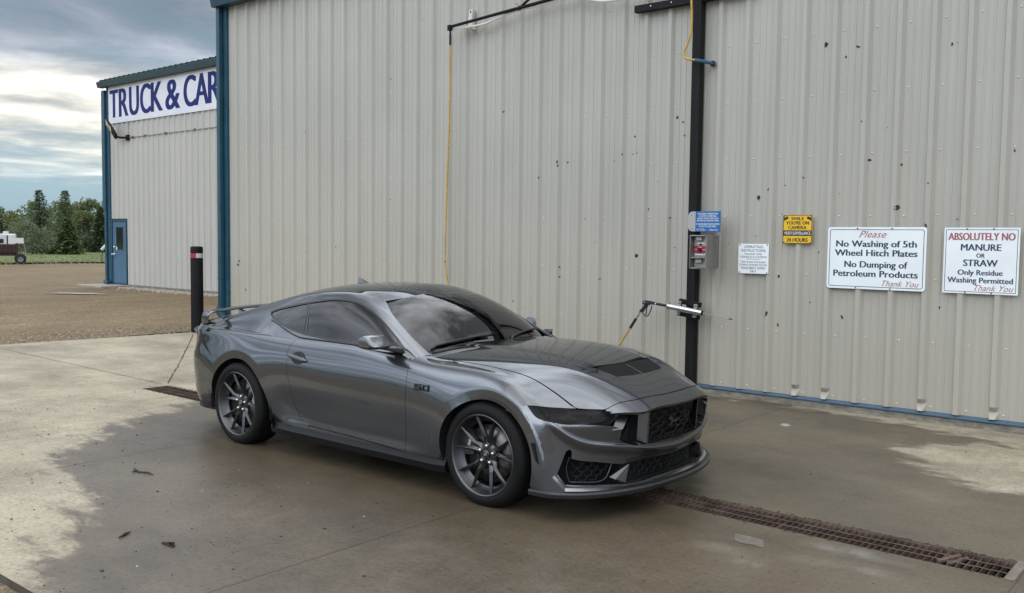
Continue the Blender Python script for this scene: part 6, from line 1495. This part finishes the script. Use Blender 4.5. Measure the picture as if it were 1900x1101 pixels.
def mirror(car,s):
    """door mirror: faceted housing on a short arm; the far one is folded back along the glass"""
    O=[(-1.052,.975),(-1.045,1.005),(-1.015,1.036),(-.975,1.047),(-.935,1.045),(-.915,1.034),(-.872,.986),(-.862,.970)]
    Bt=[(-.866,.957),(-.90,.948),(-.98,.946),(-1.03,.951),(-1.048,.962)]
    ring=O+Bt; n=len(ring); c=(-.955,.992)
    if s<0: put=lambda x,y,z:(x,-y,z)
    else:
        def put(x,y,z):
            a=R_(58); px_,py_=-.99,.87; dx,dy=x-(-.87),y-.90
            return (px_+dx*math.cos(a)-dy*math.sin(a)*1.0-.0,py_+(dx*math.sin(a)*-1+dy*math.cos(a))*.55+.03,z)
    secs=[(1.083,.60),(1.078,.80),(1.062,.93),(1.02,1.0),(.96,1.0),(.925,.96),(.918,.80)]; vs=[]
    for y,k in secs: vs+=[put(c[0]+(x-c[0])*k,y,c[1]+(z-c[1])*k) for x,z in ring]
    b=MB(); m=len(secs)
    for i in range(m-1):
        for j in range(n):
            b.add([vs[i*n+j],vs[i*n+(j+1)%n],vs[(i+1)*n+(j+1)%n],vs[(i+1)*n+j]],[(0,1,2,3)],1 if j>=len(O)-1 else 0,True)
    b.add(vs[:n],[tuple(range(n))],0,True); b.add(vs[-n:],[tuple(range(n))],0,True)
    o=b.build('wing_mirror',[pbr('mirror_cap',(.17,.173,.18),.25,metal=.9,coat=1.0),SATIN],car,merge=True,autosmooth=38)
    if s<0: MB().obox((-1.034,-1.0,.995),(.003,0,.004),(0,.05,0),(-.006,0,.024)).build('mirror_glass',pbr('mirror_glass',(.75,.76,.78),.02,metal=1.0),o,bevel=.0015)
    b=MB(); q=s
    b.add([(-.955,q*.955,.944),(-.875,q*.965,.944),(-.80,q*.862,.918),(-.90,q*.855,.918),(-.955,q*.955,.956),(-.868,q*.96,.960),(-.795,q*.852,.950),(-.90,q*.845,.950)],[(0,1,2,3),(4,5,6,7),(0,1,5,4),(1,2,6,5),(2,3,7,6),(3,0,4,7)]); b.build('mirror_arm',SATIN,o,bevel=.005)
def hood(car):
    hsr=POLY['hood_shut'][0]; hf0,hf1=POLY['hood_front']; hl=POLY['hood_light'][0]
    rear=[(-.545,0.0),(-.57,.22),(-.615,.40),(-.665,.58),(-.70,.69),(-.705,.735),(-.665,.752)]
    half=[{'p':[(a-.004,b-.003) for a,b in [ ( -.665,.752)]+hsr[1:]],'c':True},hl,hf0,hf1[:2]+[(.838,.15),(.840,0.0)]]
    pts=[]
    for r in half: pts+=densify(r['p'] if isinstance(r,dict) else r,1,1,.02).tolist()[:-1]
    rr=densify(rear,1,1,.02).tolist()
    right=rr[:-1]+pts+[[.840,0.0]]
    left=[[a,-b] for a,b in right[::-1]][1:-1]
    full=right+left+[right[0]]
    v=POLY['vent']; hole=[]
    e=[(.4435,.3633),(.455,.20),(.4632,0.0),(.455,-.20),(.4435,-.3633)]; f=[(.6034,-.296),(.622,-.15),(.628,0),(.622,.15),(.6034,.296)]
    hole=[{'p':[(.4435,.345),(.458,.2),(.4632,0),(.458,-.2),(.4435,-.345)],'c':True},{'p':[(.4435,-.345),(.6034,-.28)],'c':False},{'p':[(.6034,-.28),(.620,-.15),(.626,0),(.620,.15),(.6034,.28)],'c':True},{'p':[(.6034,.28),(.4435,.345)],'c':False}]
    HH=lambda a,b: H(a,b)
    rid=[[(x,sg*(.40-.10*float(sstep(-.2,.75,np.array(x)))+d)) for x in np.linspace(-.6,.42,60)] for sg in (1,-1) for d in (.03,-.03)]
    o=panel('hood',HH,[{'p':full,'c':False}],PAINT,car,-1,1,1,.02,holes=[hole],lines=rid,flange=.014)
    # louvred vent
    panel('hood_vent',offset_S(HH,-.028),hole,MATTE,o,-1,1,1,.03,flange=0)
    b=MB()
    for k in range(5):
        x=.462+k*.034; w=.335-(.07)*k/4.6; ys=np.linspace(-w,w,25); pa=H(np.full(25,x),ys); pb=H(np.full(25,x+.034),ys)
        va=[(p[0],-p[1],p[2]-.004) for p in pa]; vb=[(p[0],-p[1],p[2]-.020) for p in pb]; b.add(va+vb,[(i,i+1,26+i,25+i) for i in range(24)])
        vc=[(p[0]+.003,-p[1],p[2]-.022) for p in pa]; b.add(va+vc,[(i,i+1,26+i,25+i) for i in range(24)])
    b.build('vent_louvre',pbr('vent_black',(.006,.006,.006),.45,spec=.2),o,recalc=False)
    b=MB(); xs=np.linspace(.458,.628,12); pa=H(xs,0*xs); va=[(p[0],-.008,p[2]-.001) for p in pa]; vb=[(p[0],.008,p[2]-.001) for p in pa]; vc=[(p[0],.008,p[2]-.02) for p in pa]; vd=[(p[0],-.008,p[2]-.02) for p in pa]; n=12
    b.add(va+vb+vc+vd,[(i,i+1,n+i+1,n+i) for i in range(n-1)]+[(n+i,n+i+1,2*n+i+1,2*n+i) for i in range(n-1)]+[(3*n+i,3*n+i+1,i+1,i) for i in range(n-1)]); b.build('vent_rib',PAINT,o)
    # nose panel between hood and grille
    nb0,nb1=POLY['nose_bottom']; g=.006
    half=[{'p':[(a+g*.6,b+.002) for a,b in hf0]},{'p':[(a+g,b) for a,b in hf1[:2]]+[(.838+g,.15),(.840+g,0.0)]}]
    up=[]
    for r in half: up+=densify(r['p'],1,1,.018).tolist()[:-1]
    up+=[[.840+g,0.0]]
    lowr=densify([(.930,0.0),(.927,.12),(.912,.36)],1,1,.018).tolist()[:-1]+densify([(.912,.36),(.900,.42),(.8708,.4703),(.8043,.5504),(.745,.6065)],1,1,.018).tolist()
    right=up+lowr
    mir=[[a,-b] for a,b in right]
    ring=[p for p in up]+lowr   # near half, from corner to centre and back
    full=up[:]+[[a,-b] for a,b in up[::-1]][1:]+[[a,-b] for a,b in lowr[::-1]][1:-1]+lowr+[up[0]]
    panel('nose_panel',HH,[{'p':full,'c':False}],PAINT,car,-1,1,1,.018,flange=.02)
def windscreen(car):
    a,b=np.linspace(0,1,31),np.linspace(-1,1,61); A,B=np.meshgrid(a,b,indexing='ij')
    def W(a,b): 
        p=WS(a,np.abs(b)); p[:,1]*=np.sign(b)*1.0; return p
    def sheet(nm,mat,am,bm_,off,par,mask=None):
        A,B=np.meshgrid(am,bm_,indexing='ij'); p=W(A.ravel(),B.ravel()+1e-9); na,nb=len(am),len(bm_); e=1e-3
        n=np.cross(W(A.ravel()+e,B.ravel()+1e-9)-W(A.ravel()-e,B.ravel()+1e-9),W(A.ravel(),B.ravel()+e)-W(A.ravel(),B.ravel()-e)); n/=np.linalg.norm(n,axis=1)[:,None]; n*=np.sign(n[:,2])[:,None]; p=p+n*off
        fs=[(i*nb+j,i*nb+j+1,(i+1)*nb+j+1,(i+1)*nb+j) for i in range(na-1) for j in range(nb-1) if mask is None or mask((am[i]+am[i+1])/2,(bm_[j]+bm_[j+1])/2)]
        o=MB().add(p.tolist(),fs,0,True).build(nm,mat,par); return o
    o=sheet('windscreen',GL_WIND,np.linspace(0,1,31),np.linspace(-1,1,61),-.004,car)
    sheet('frit_border',pbr('frit_black',(.008,.008,.008),.25),np.array([0,.03,.055,.2,.5,.8,.955,.98,1.0]),np.concatenate([[-1,-.965,-.93],np.linspace(-.9,.9,31),[.93,.965,1]]),-.007,o,lambda a,b: a<.055 or a>.955 or abs(b)>.93)
    sheet('sensor_patch',pbr('frit_black',(.008,.008,.008),.25),np.linspace(.78,.97,4),np.linspace(-.13,.13,6),-.008,o)
    # rear view mirror
    MB().obox((-1.13,0,1.215),(.012,.0,.004),(0,.11,0),(-.006,0,.03)).build('rear_view_mirror',MATTE,car,bevel=.008)
    # cowl
    ys=np.linspace(-.735,.735,41); b=MB(); 
    rx=Spl([0,.22,.40,.58,.69,.735],[-.545,-.57,-.615,-.665,-.70,-.712])
    v1=[];v2=[];v3=[]
    for y in ys:
        ay=abs(y); h=H(np.array([float(rx(ay))]),np.array([ay]))[0]; w=W(np.array([.012]),np.array([y/.735*.995]))[0]
        v1.append((float(rx(ay))+.012,y,h[2]-.020)); v2.append(((float(rx(ay))+w[0])/2,y,min(h[2],w[2])-.026)); v3.append((w[0],w[1],w[2]-.006))
    n=41; b.add(v1+v2+v3,[(k*n+i,k*n+i+1,(k+1)*n+i+1,(k+1)*n+i) for k in (0,1) for i in range(n-1)]); b.build('cowl_panel',SATIN,car,recalc=False)
    # wipers
    for (A0,B0,A1,B1) in ((.005,-.90,.075,-.22),(.01,.02,.10,.72)):
        o=None; P=[W(np.array([A0+(A1-A0)*t+.02*math.sin(math.pi*t)]),np.array([B0+(B1-B0)*t+1e-9]))[0]+np.array([.008,0,.014]) for t in np.linspace(0,1,12)]
        P[0]=P[0]+np.array([.015,0,-.012])
        o=MB().tube([tuple(p) for p in P],[.010]*3+[.008]*9,6).build('wiper',SATIN,car)
        P=[W(np.array([A1+.03*(t-.5)-.02*abs(t-.5)]),np.array([B1-(B1-B0)*.92*(1-t)*1.0+.06*(1 if B1<0 else -1)*0+1e-9]))[0]+np.array([.004,0,.008]) for t in np.linspace(0,1,10)]
        P=[W(np.array([A0+.03+(A1-A0)*t]),np.array([B0+.06+(B1-B0+.02)*t+1e-9]))[0]+np.array([.003,0,.008]) for t in np.linspace(0,1,12)]
        MB().tube([tuple(p) for p in P],.0055,6).build('wiper_blade',MATTE,o)
def roof_back(car):
    # rear glass and deck lid
    for s in (-1,1):
        GS=.95; y_in=lambda x,y=.49:v_of_y(G,x,y,.45)
        runs=[{'p':[(-2.29,1.0),(-2.29,y_in(-2.29))],'c':False},{'p':[(x,y_in(x)) for x in np.linspace(-2.29,-3.19,10)],'c':False},{'p':[(-3.19,y_in(-3.19)),(-3.19,1.0)],'c':False},{'p':[(-3.19,1.0),(-2.29,1.0)],'c':False}]
        panel('rear_window',offset_S(G,-.003),runs,GL_SIDE,car,s,1,GS,.03,flange=0)
    b=MB(); ys=np.linspace(-.67,.67,33); v1=[];v2=[];v3=[]; xs=np.linspace(-3.15,-3.83,15); rows=[]
    for x in xs:
        t=(x+3.15)/-.68; rows.append([])
        for y in ys:
            lim=-3.83+.30*(abs(y)/.67)**2.4; xx=max(x,lim); z=.962+.012*t-.022*(abs(y)/.67)**2; rows[-1].append((xx,y,z))
    V=[p for r in rows for p in r]; n=len(ys); b.add(V,[(i*n+j,i*n+j+1,(i+1)*n+j+1,(i+1)*n+j) for i in range(14) for j in range(n-1)],0,True); b.build('boot_lid',PAINT,car,recalc=False)
    # rear edge closing strip
    b=MB(); us=np.linspace(.22,1,40); 
    for s in (-1,1):
        v1=[R(np.array([u]),np.array([.90]))[0]*[1,s,1] for u in us]; v2=[]
        for p in v1: v2.append(np.array([p[0]+.02,p[1]*.97,.968-.022*(min(1,abs(p[1])/.67))**2])); 
        n=40; b.add(v1+v2,[(i,i+1,n+i+1,n+i) for i in range(n-1)],0,True)
    b.build('deck_edge',PAINT,car)
def spoiler(car):
    """wing on the boot lid: an arch with folded-down ends and two inner struts"""
    b=MB(); st=[]
    # path from near end to far end (y,x_front,x_back,z)
    path=[(-.795,-3.335,-3.45,.925,0),(-.805,-3.325,-3.44,.995,.1),(-.802,-3.315,-3.43,1.026,.3),(-.785,-3.312,-3.43,1.042,.75),(-.75,-3.318,-3.435,1.050,1),(-.62,-3.36,-3.48,1.053,1),(-.40,-3.45,-3.58,1.056,1),(-.15,-3.52,-3.66,1.058,1),(0,-3.535,-3.675,1.058,1)]
    path=path+[(-y,a,c,z,f) for (y,a,c,z,f) in path[::-1][1:]]
    P=np.array(path); q=np.array(smooth([tuple(r[:3]) for r in path],6)); q2=np.array(smooth([(r[3],r[4],0) for r in path],6))
    n=12; vs=[]
    m=len(q)
    for i in range(m):
        y,xf,xb=q[i]; z=q2[i][0]
        j0,j1=max(i-1,0),min(i+1,m-1); ty,tz=q[j1][0]-q[j0][0],q2[j1][0]-q2[j0][0]; l=math.hypot(ty,tz)+1e-9; ny,nz=-tz/l,ty/l
        for k in range(n):
            a=2*math.pi*k/n; c=(1+math.cos(a))/2; x=xf+(xb-xf)*(1-c) ; th=.013*math.sin(a)*(1-.45*(1-c))*(.5+.5*min(1,c*4))
            lift=.012*(1-c)
            vs.append((x,y+ny*(th),z+nz*(th)+lift*max(0,nz)))
    b.add(vs,[(i*n+k,i*n+(k+1)%n,(i+1)*n+(k+1)%n,(i+1)*n+k) for i in range(m-1) for k in range(n)],0,True); b.add(vs[:n],[tuple(range(n))]); b.add(vs[-n:],[tuple(range(n))])
    o=b.build('rear_spoiler',PAINT,car)
    b=MB()
    for y in (-.38,.38): b.obox((-3.45,y,1.005),(.050,0,-.01),(0,.010,0),(-.02,-.012*np.sign(y),.05))
    b.build('spoiler_strut',GLOSSB,o,bevel=.004)
def splitter(car):
    for s in (-1,1):
        b=MB(); us=np.linspace(.205,1.0,60); vs=[]
        for u in us:
            p,n=plan(np.array([u])); p=p[0];n=n[0]; f=float(sstep(.20,.34,np.array(u))); 
            o=-.002+.030*f; zt=.190; zb=.152
            for (d,z) in ((-.10,zt),(o-.012,zt),(o,zt-.010),(o-.004,zb+.004),(o-.05,zb-.004),(-.10,zb-.004)): vs.append((p[0]+n[0]*d,s*(p[1]+n[1]*d),z))
        m=6; b.add(vs,[(i*m+k,i*m+(k+1)%m,(i+1)*m+(k+1)%m,(i+1)*m+k) for i in range(59) for k in range(m)]); b.add(vs[:m],[tuple(range(m))]); b.build('front_splitter',pbr('splitter_black',(.018,.018,.019),.32),car,autosmooth=28)
def wheel(car,x,yf,s):
    t=None; kids=[]
    c=(x,s*yf,ZC); ax=(0,-s,0)      # depth grows inward
    W_=.265; tyre=MB()
    prof=[(.262,.012),(.270,.004),(.290,.0005),(.310,.004),(.327,.016),(.3375,.030),(.3400,.036)]
    for g in (.075,.125,.175,.215): prof+=[(.3432,g-.006),(.336,g-.005),(.336,g+.005),(.3432,g+.006)]
    prof+=[(.338,W_-.028),(.325,W_-.012),(.29,W_),(.262,W_-.012)]
    tyre.lathe(prof,c,ax,96,0,True)
    # tread sipes and bulge at the contact patch
    V=[]
    for (px,py,pz) in tyre.v:
        if pz<.002: pz=.002
        V.append((px,py,pz))
    tyre.v=V
    for k in range(56):
        a=2*math.pi*k/56; ca,sa=math.cos(a),math.sin(a); p=np.array([x+ca*.3428,s*(yf-.046),ZC+sa*.3428])
        if p[2]<.012: continue
        tyre.obox(p,np.array([ca,0,sa])*.0012,(0,.018,0),np.array([-sa,0,ca])*.0022,1)
        tyre.obox(p-np.array([0,s*.052,0]),np.array([ca,0,sa])*.0012,(0,.014,0),np.array([-sa,0,ca])*.0022,1)
    kids.append(tyre.build('tyre',[grime('tyre_rubber',(.005,.005,.005),(.011,.0105,.010),9,(.6,.8),spec=.2),pbr('sipe',(.003,.003,.003),.9)],None,autosmooth=40))
    RIM=pbr('rim_satin',(.095,.096,.10),.35,metal=.9); 
    b=MB(); b.lathe([(.266,.020),(.2665,.006),(.262,.002),(.256,.005),(.251,.014),(.240,.050),(.222,.070),(.215,.075),(.212,.20),(.222,.23)],c,ax,96,0,True); kids.append(b.build('rim',RIM,None,recalc=False,autosmooth=35))
    b=MB(); N5=5
    rot0=R_(90+(-4))
    def pt(r,a,d): 
        # a measured in the x-z plane as seen from outside
        return np.array([x+r*math.cos(a),s*(yf-d),ZC+r*math.sin(a)])
    for i in range(N5):
        am=rot0+2*math.pi*i/N5
        for sg in (-1,1):
            ar=am+sg*R_(17.5); am2=am+sg*R_(8.5)
            st=[(.030,am+sg*R_(20),.060,.030),(.085,am+sg*R_(11),.052,.024),(.118,am2+sg*R_(2),.036,.017),(.180,am+sg*R_(14.5),.026,.0125),(.255,ar,.012,.0085)]
            secs=[]
            for k,(r,a,d,hw) in enumerate(st):
                p=pt(r,a,d); a2=st[min(k+1,4)]; a1=st[max(k-1,0)]; tg=pt(a2[0],a2[1],0)-pt(a1[0],a1[1],0); tg/=np.linalg.norm(tg); w=np.array([-tg[2],0,tg[0]])
                inn=np.array([0,-s,0]); dep=.045-.018*(k/4)
                secs.append([p+w*hw*.10*sg+inn*0, p+w*hw+inn*.016, p+w*hw*.75+inn*dep, p-w*hw*.75+inn*dep, p-w*hw+inn*.016])
            vs=[q for sct in secs for q in sct]; b.add(vs,[(k*5+j,k*5+(j+1)%5,(k+1)*5+(j+1)%5,(k+1)*5+j) for k in range(4) for j in range(5)]+[(0,1,2,3,4),(20,21,22,23,24)],0,False)
    b.lathe([(.001,.058),(.034,.056),(.052,.058),(.078,.068),(.084,.085),(.08,.11)],c,ax,40,0,True)
    t=b.build('wheel',pbr('spoke_satin',(.075,.076,.080),.28,metal=.9),car,bevel=.0012,seg=1)
    for kd in kids: kd.parent=t
    b=MB(); b.lathe([(.030,.054),(.030,.048),(.026,.044),(.001,.043)],c,ax,28,0,True); o=b.build('centre_cap',GLOSSB,t)
    hp=[(-.9,-.2),(-.5,.25),(.1,.35),(.6,.85),(.95,.7),(.6,.45),(.45,.0),(.75,-.5),(.35,-.25),(-.1,-.15),(-.5,-.6),(-.55,-.2)]
    b=MB(); k=.018; P=[(x+(-s)*a*k,s*(yf-.0425),ZC+q*k) for a,q in hp]; b.add(P,[tuple(range(len(P)))]); b.build('horse_emblem',pbr('emblem_silver',(.5,.5,.5),.3,metal=.9),t,recalc=False)
    b=MB(); 
    for i in range(N5):
        a=rot0+2*math.pi*(i+0.0)/N5; p=pt(.0572,a,.052); b.lathe([(.013,.012),(.013,-.002),(.011,-.008),(.006,-.012),(.0005,-.013)],p,ax,10,0,True)
    b.build('lug_nut',CHROME,t)
    b=MB(); 
    for i in range(N5):
        a=rot0+2*math.pi*i/N5; p=pt(.0572,a,.0545); b.lathe([(.020,.004),(.0195,-.001),(.013,-.001)],p,ax,16,0,True)
    b.build('lug_pocket',GLOSSB,t,recalc=False)
    b=MB(); b.lathe([(.08,.088),(.19,.090),(.19,.12),(.08,.122)],c,ax,64,0,True); b.lathe([(.082,.07),(.082,.09)],c,ax,40,0,True); b.build('brake_disc',grime('disc_iron',(.10,.09,.08),(.20,.19,.18),30,(.3,.45),metal=.9),t,recalc=False)
    ca=R_(162) if x>-1 else R_(15); b=MB(); n=14; vs=[]
    for k in range(n+1):
        a=ca-R_(27)+R_(54)*k/n
        for (r,d) in ((.118,.062),(.205,.062),(.212,.075),(.212,.15),(.118,.15)): vs.append(pt(r,a,d))
    b.add(vs,[(k*5+j,k*5+(j+1)%5,(k+1)*5+(j+1)%5,(k+1)*5+j) for k in range(n) for j in range(5)]+[(0,1,2,3,4),tuple(n*5+j for j in range(5))]); o=b.build('brake_caliper',pbr('caliper_black',(.014,.014,.015),.3,coat=.6),t,autosmooth=35)
    p=pt(.165,ca,.0605); u=np.array([-math.sin(ca),0,math.cos(ca)]); w=np.array([math.cos(ca),0,math.sin(ca)])
    text_mesh([('BREMBO',0,-.010,.020,.082,'c',0)],'lettering',pbr('ink_white',(.75,.77,.78),.5),t,Matrix(((u[0]*-s*-1,w[0]*s*-1*-1,0,p[0]),(0,0,s,p[1]),(u[2]*-s*-1,w[2]*s*-1*-1,0,p[2]),(0,0,0,1))) if s<0 else Matrix(((-u[0],w[0],0,p[0]),(0,0,1,p[1]),(-u[2],w[2],0,p[2]),(0,0,0,1))),bold=.02)
    if x>-1:
        b=MB(); a=R_(15); b.obox(pt(.165,a,.125),(.028,0,.004),(0,.02,0),(-.006,0,.026)); b.build('knuckle_bracket',pbr('raw_alloy',(.55,.54,.52),.4,metal=.8),t,bevel=.006)
    # arch liner
    A=ARCH[0] if x<-1 else ARCH[1]; b=MB(); n=40; vs=[]
    for k in range(n+1):
        a=R_(-12)+R_(204)*k/n
        for y in (s*.60,s*.925): vs.append((A[0]+A[2]*1.035*math.cos(a),y,A[1]+A[3]*1.035*math.sin(a)))
    b.add(vs,[(2*k,2*k+1,2*k+3,2*k+2) for k in range(n)]); b.add([(A[0]+A[2]*1.03*math.cos(a),s*.62,A[1]+A[3]*1.03*math.sin(a)) for a in np.linspace(R_(-12),R_(192),n)],[tuple(range(n))]); b.build('arch_liner',MATTE,car,recalc=False)
SUB=[]
def underbody(car):
    b=MB(); b.box(-3.45,.55,-.60,.60,.15,.50); b.box(-2.24,-.42,-.86,.86,.152,.86); b.box(-.40,.60,-.60,.60,.5,.66); b.box(.50,.74,-.45,.45,.17,.60); b.box(-3.45,-3.1,-.72,.72,.30,.86); b.box(-3.1,-2.24,-.60,.60,.5,.87); b.build('underbody',MATTE,car)
def interior(car):
    DK=pbr('cabin_dark',(.018,.018,.019),.75); LE=grime('seat_leather',(.012,.012,.013),(.028,.027,.027),10,(.45,.6))
    b=MB(); ys=np.linspace(-.70,.70,21); pr=[(-.60,.885),(-.70,.915),(-.85,.925),(-1.0,.90),(-1.04,.84)]
    b.add([(xx,y,z-.02*(abs(y)/.7)**3) for xx,z in pr for y in ys],[(i*21+j,i*21+j+1,(i+1)*21+j+1,(i+1)*21+j) for i in range(4) for j in range(20)],0,True); b.build('dashboard',DK,car)
    for y in (-.37,.37):
        b=MB(); b.obox((-2.02,y,.98),(.055,0,-.012),(0,.23,0),(-.045,0,.17)); b.obox((-2.09,y,1.16),(.045,0,-.01),(0,.12,0),(-.012,0,.075)); b.build('seat',LE,car,bevel=.035,seg=3)
    b=MB(); c=np.array([-1.16,.37,.93]); u=np.array([0,1,0.]); w=np.array([-.40,0,.92]); P=[tuple(c+.185*(u*math.cos(a)+w*math.sin(a))) for a in np.linspace(0,2*math.pi,33)]; b.tube(P,.016,8,cap=False); b.obox(c,u*.06,w*.05,np.array([.92,0,.4])*.02); b.obox(c,u*.17,w*.012,np.array([.92,0,.4])*.008); b.build('steering_wheel',LE,car)
    MB().box(-2.9,-2.45,-.55,.55,.87,.93).build('parcel_shelf',DK,car)
def small(car):
    # shark-fin aerial
    p=G(np.array([-2.22]),np.array([1.0]))[0]; z=p[2]; b=MB(); pr=[(-2.13,z+.008),(-2.19,z+.026),(-2.235,z+.052),(-2.262,z+.054),(-2.268,z-.018)]
    vs=[(x_,yy,zz) for x_,zz in pr for yy in (-.001-.030*(1-min(1,max(0,(zz-z))/.062)),.001+.030*(1-min(1,max(0,(zz-z))/.062)))]
    b.add(vs,[(2*i,2*i+2,2*i+3,2*i+1) for i in range(4)]+[(0,2,4,6,8),(1,9,7,5,3)]); b.build('roof_aerial',PAINT,car,bevel=.006)
    # displacement badge on the front wing
    for s in (-1,1):
        def bt(x,z,o): return np.array([x,s*(float(side_y0(np.array([x]),np.array([z]))[0])+o),z])
        b=MB(); X0,Z0=-.605,.695; sx=.058; hz=.041
        def bar(x0,x1,z0,z1):
            a=[bt(x0,z0,.008),bt(x1,z0,.008),bt(x1,z1,.008),bt(x0,z1,.008)]; c=[bt(x0,z0,-.004),bt(x1,z0,-.004),bt(x1,z1,-.004),bt(x0,z1,-.004)]; b.add(a+c,[(0,1,2,3),(0,1,5,4),(1,2,6,5),(2,3,7,6),(3,0,4,7)])
        w=.0105
        def five(x,d): 
            bar(x,x+d*sx,Z0+hz-w,Z0+hz); bar(x,x+d*w,Z0+hz/2,Z0+hz-w); bar(x,x+d*sx,Z0+hz/2-w/2,Z0+hz/2+w/2); bar(x+d*(sx-w),x+d*sx,Z0+w,Z0+hz/2); bar(x,x+d*sx,Z0,Z0+w)
        def zero(x,d): bar(x,x+d*sx,Z0+hz-w,Z0+hz); bar(x,x+d*sx,Z0,Z0+w); bar(x,x+d*w,Z0+w,Z0+hz-w); bar(x+d*(sx-w),x+d*sx,Z0+w,Z0+hz-w)
        d=1 if s<0 else -1; x0=X0 if s<0 else X0+2*sx+.02
        five(x0,d); bar(x0+d*(sx+.005),x0+d*(sx+.015),Z0,Z0+w); zero(x0+d*(sx+.020),d); b.build('wing_badge',MESHB,car,recalc=True)
    # running-horse emblem in the grille
    hp=[(-1.0,.05),(-.75,.22),(-.35,.12),(.15,.18),(.45,.45),(.62,.62),(.72,.50),(.98,.30),(.90,.20),(.65,.26),(.50,.05),(.62,-.18),(.92,-.22),(.88,-.34),(.55,-.32),(.30,-.12),(-.10,-.10),(-.35,-.18),(-.62,-.42),(-.95,-.40),(-.92,-.52),(-.55,-.56),(-.30,-.30),(-.55,-.05)]
    b=MB(); k=.075; P1=[(.868-.010*(a*k/.1)**2,-a*k*-1*-1,.545+c*k) for a,c in hp]; n=len(hp); P1=[(.872,a*k,.545+c*k) for a,c in [(-q,w_) for q,w_ in hp]]; P2_=[(p[0]-.008,p[1],p[2]) for p in P1]
    b.add(P1+P2_,[tuple(range(n)),tuple(range(2*n-1,n-1,-1))]+[(i,n+i,n+(i+1)%n,(i+1)%n) for i in range(n)]); b.build('horse_emblem',pbr('emblem_dark',(.02,.02,.021),.25,metal=.5),car)
PIECES={'red_tape':'red_tape','white_tape':'white_tape','bolts':'bolt','screws':'screw','lug_nut':'lug_nut','lug_pocket':'lug_pocket','light_bar':'light_bar','cable_tie':'cable_tie','conduit_clip':'conduit_clip','exhaust_pipe':'exhaust_pipe','lock_block':'lock_block','label_strip':'label_strip','button':'button','spoiler_strut':'spoiler_strut','spoiler_foot':'spoiler_foot','post':'sign_post','wall_bracket':'wall_bracket','knob':'knob','camera_symbol':'camera_symbol','coin_slot':'coin_slot','led_panel':'led_panel','window':'window','engine_block':'engine_block'}
CAR=build_car()
# ------------------------------------------------------------------ keep children where they were modelled
def finalize():
    for o in list(SC.objects):
        b=o.name.split('.')[0]
        if o.type=='MESH' and b in PIECES: explode(o,PIECES[b])
    bpy.context.view_layer.update()
    for o in list(SC.objects):
        p=o.parent
        if p is not None and p.type=='EMPTY' and o.name not in LOCAL:
            if p.parent is None: o.matrix_parent_inverse=p.matrix_world.inverted()
    for o in list(SC.objects):
        if o.name in LOCAL: o.matrix_parent_inverse=Matrix.Identity(4)
finalize()
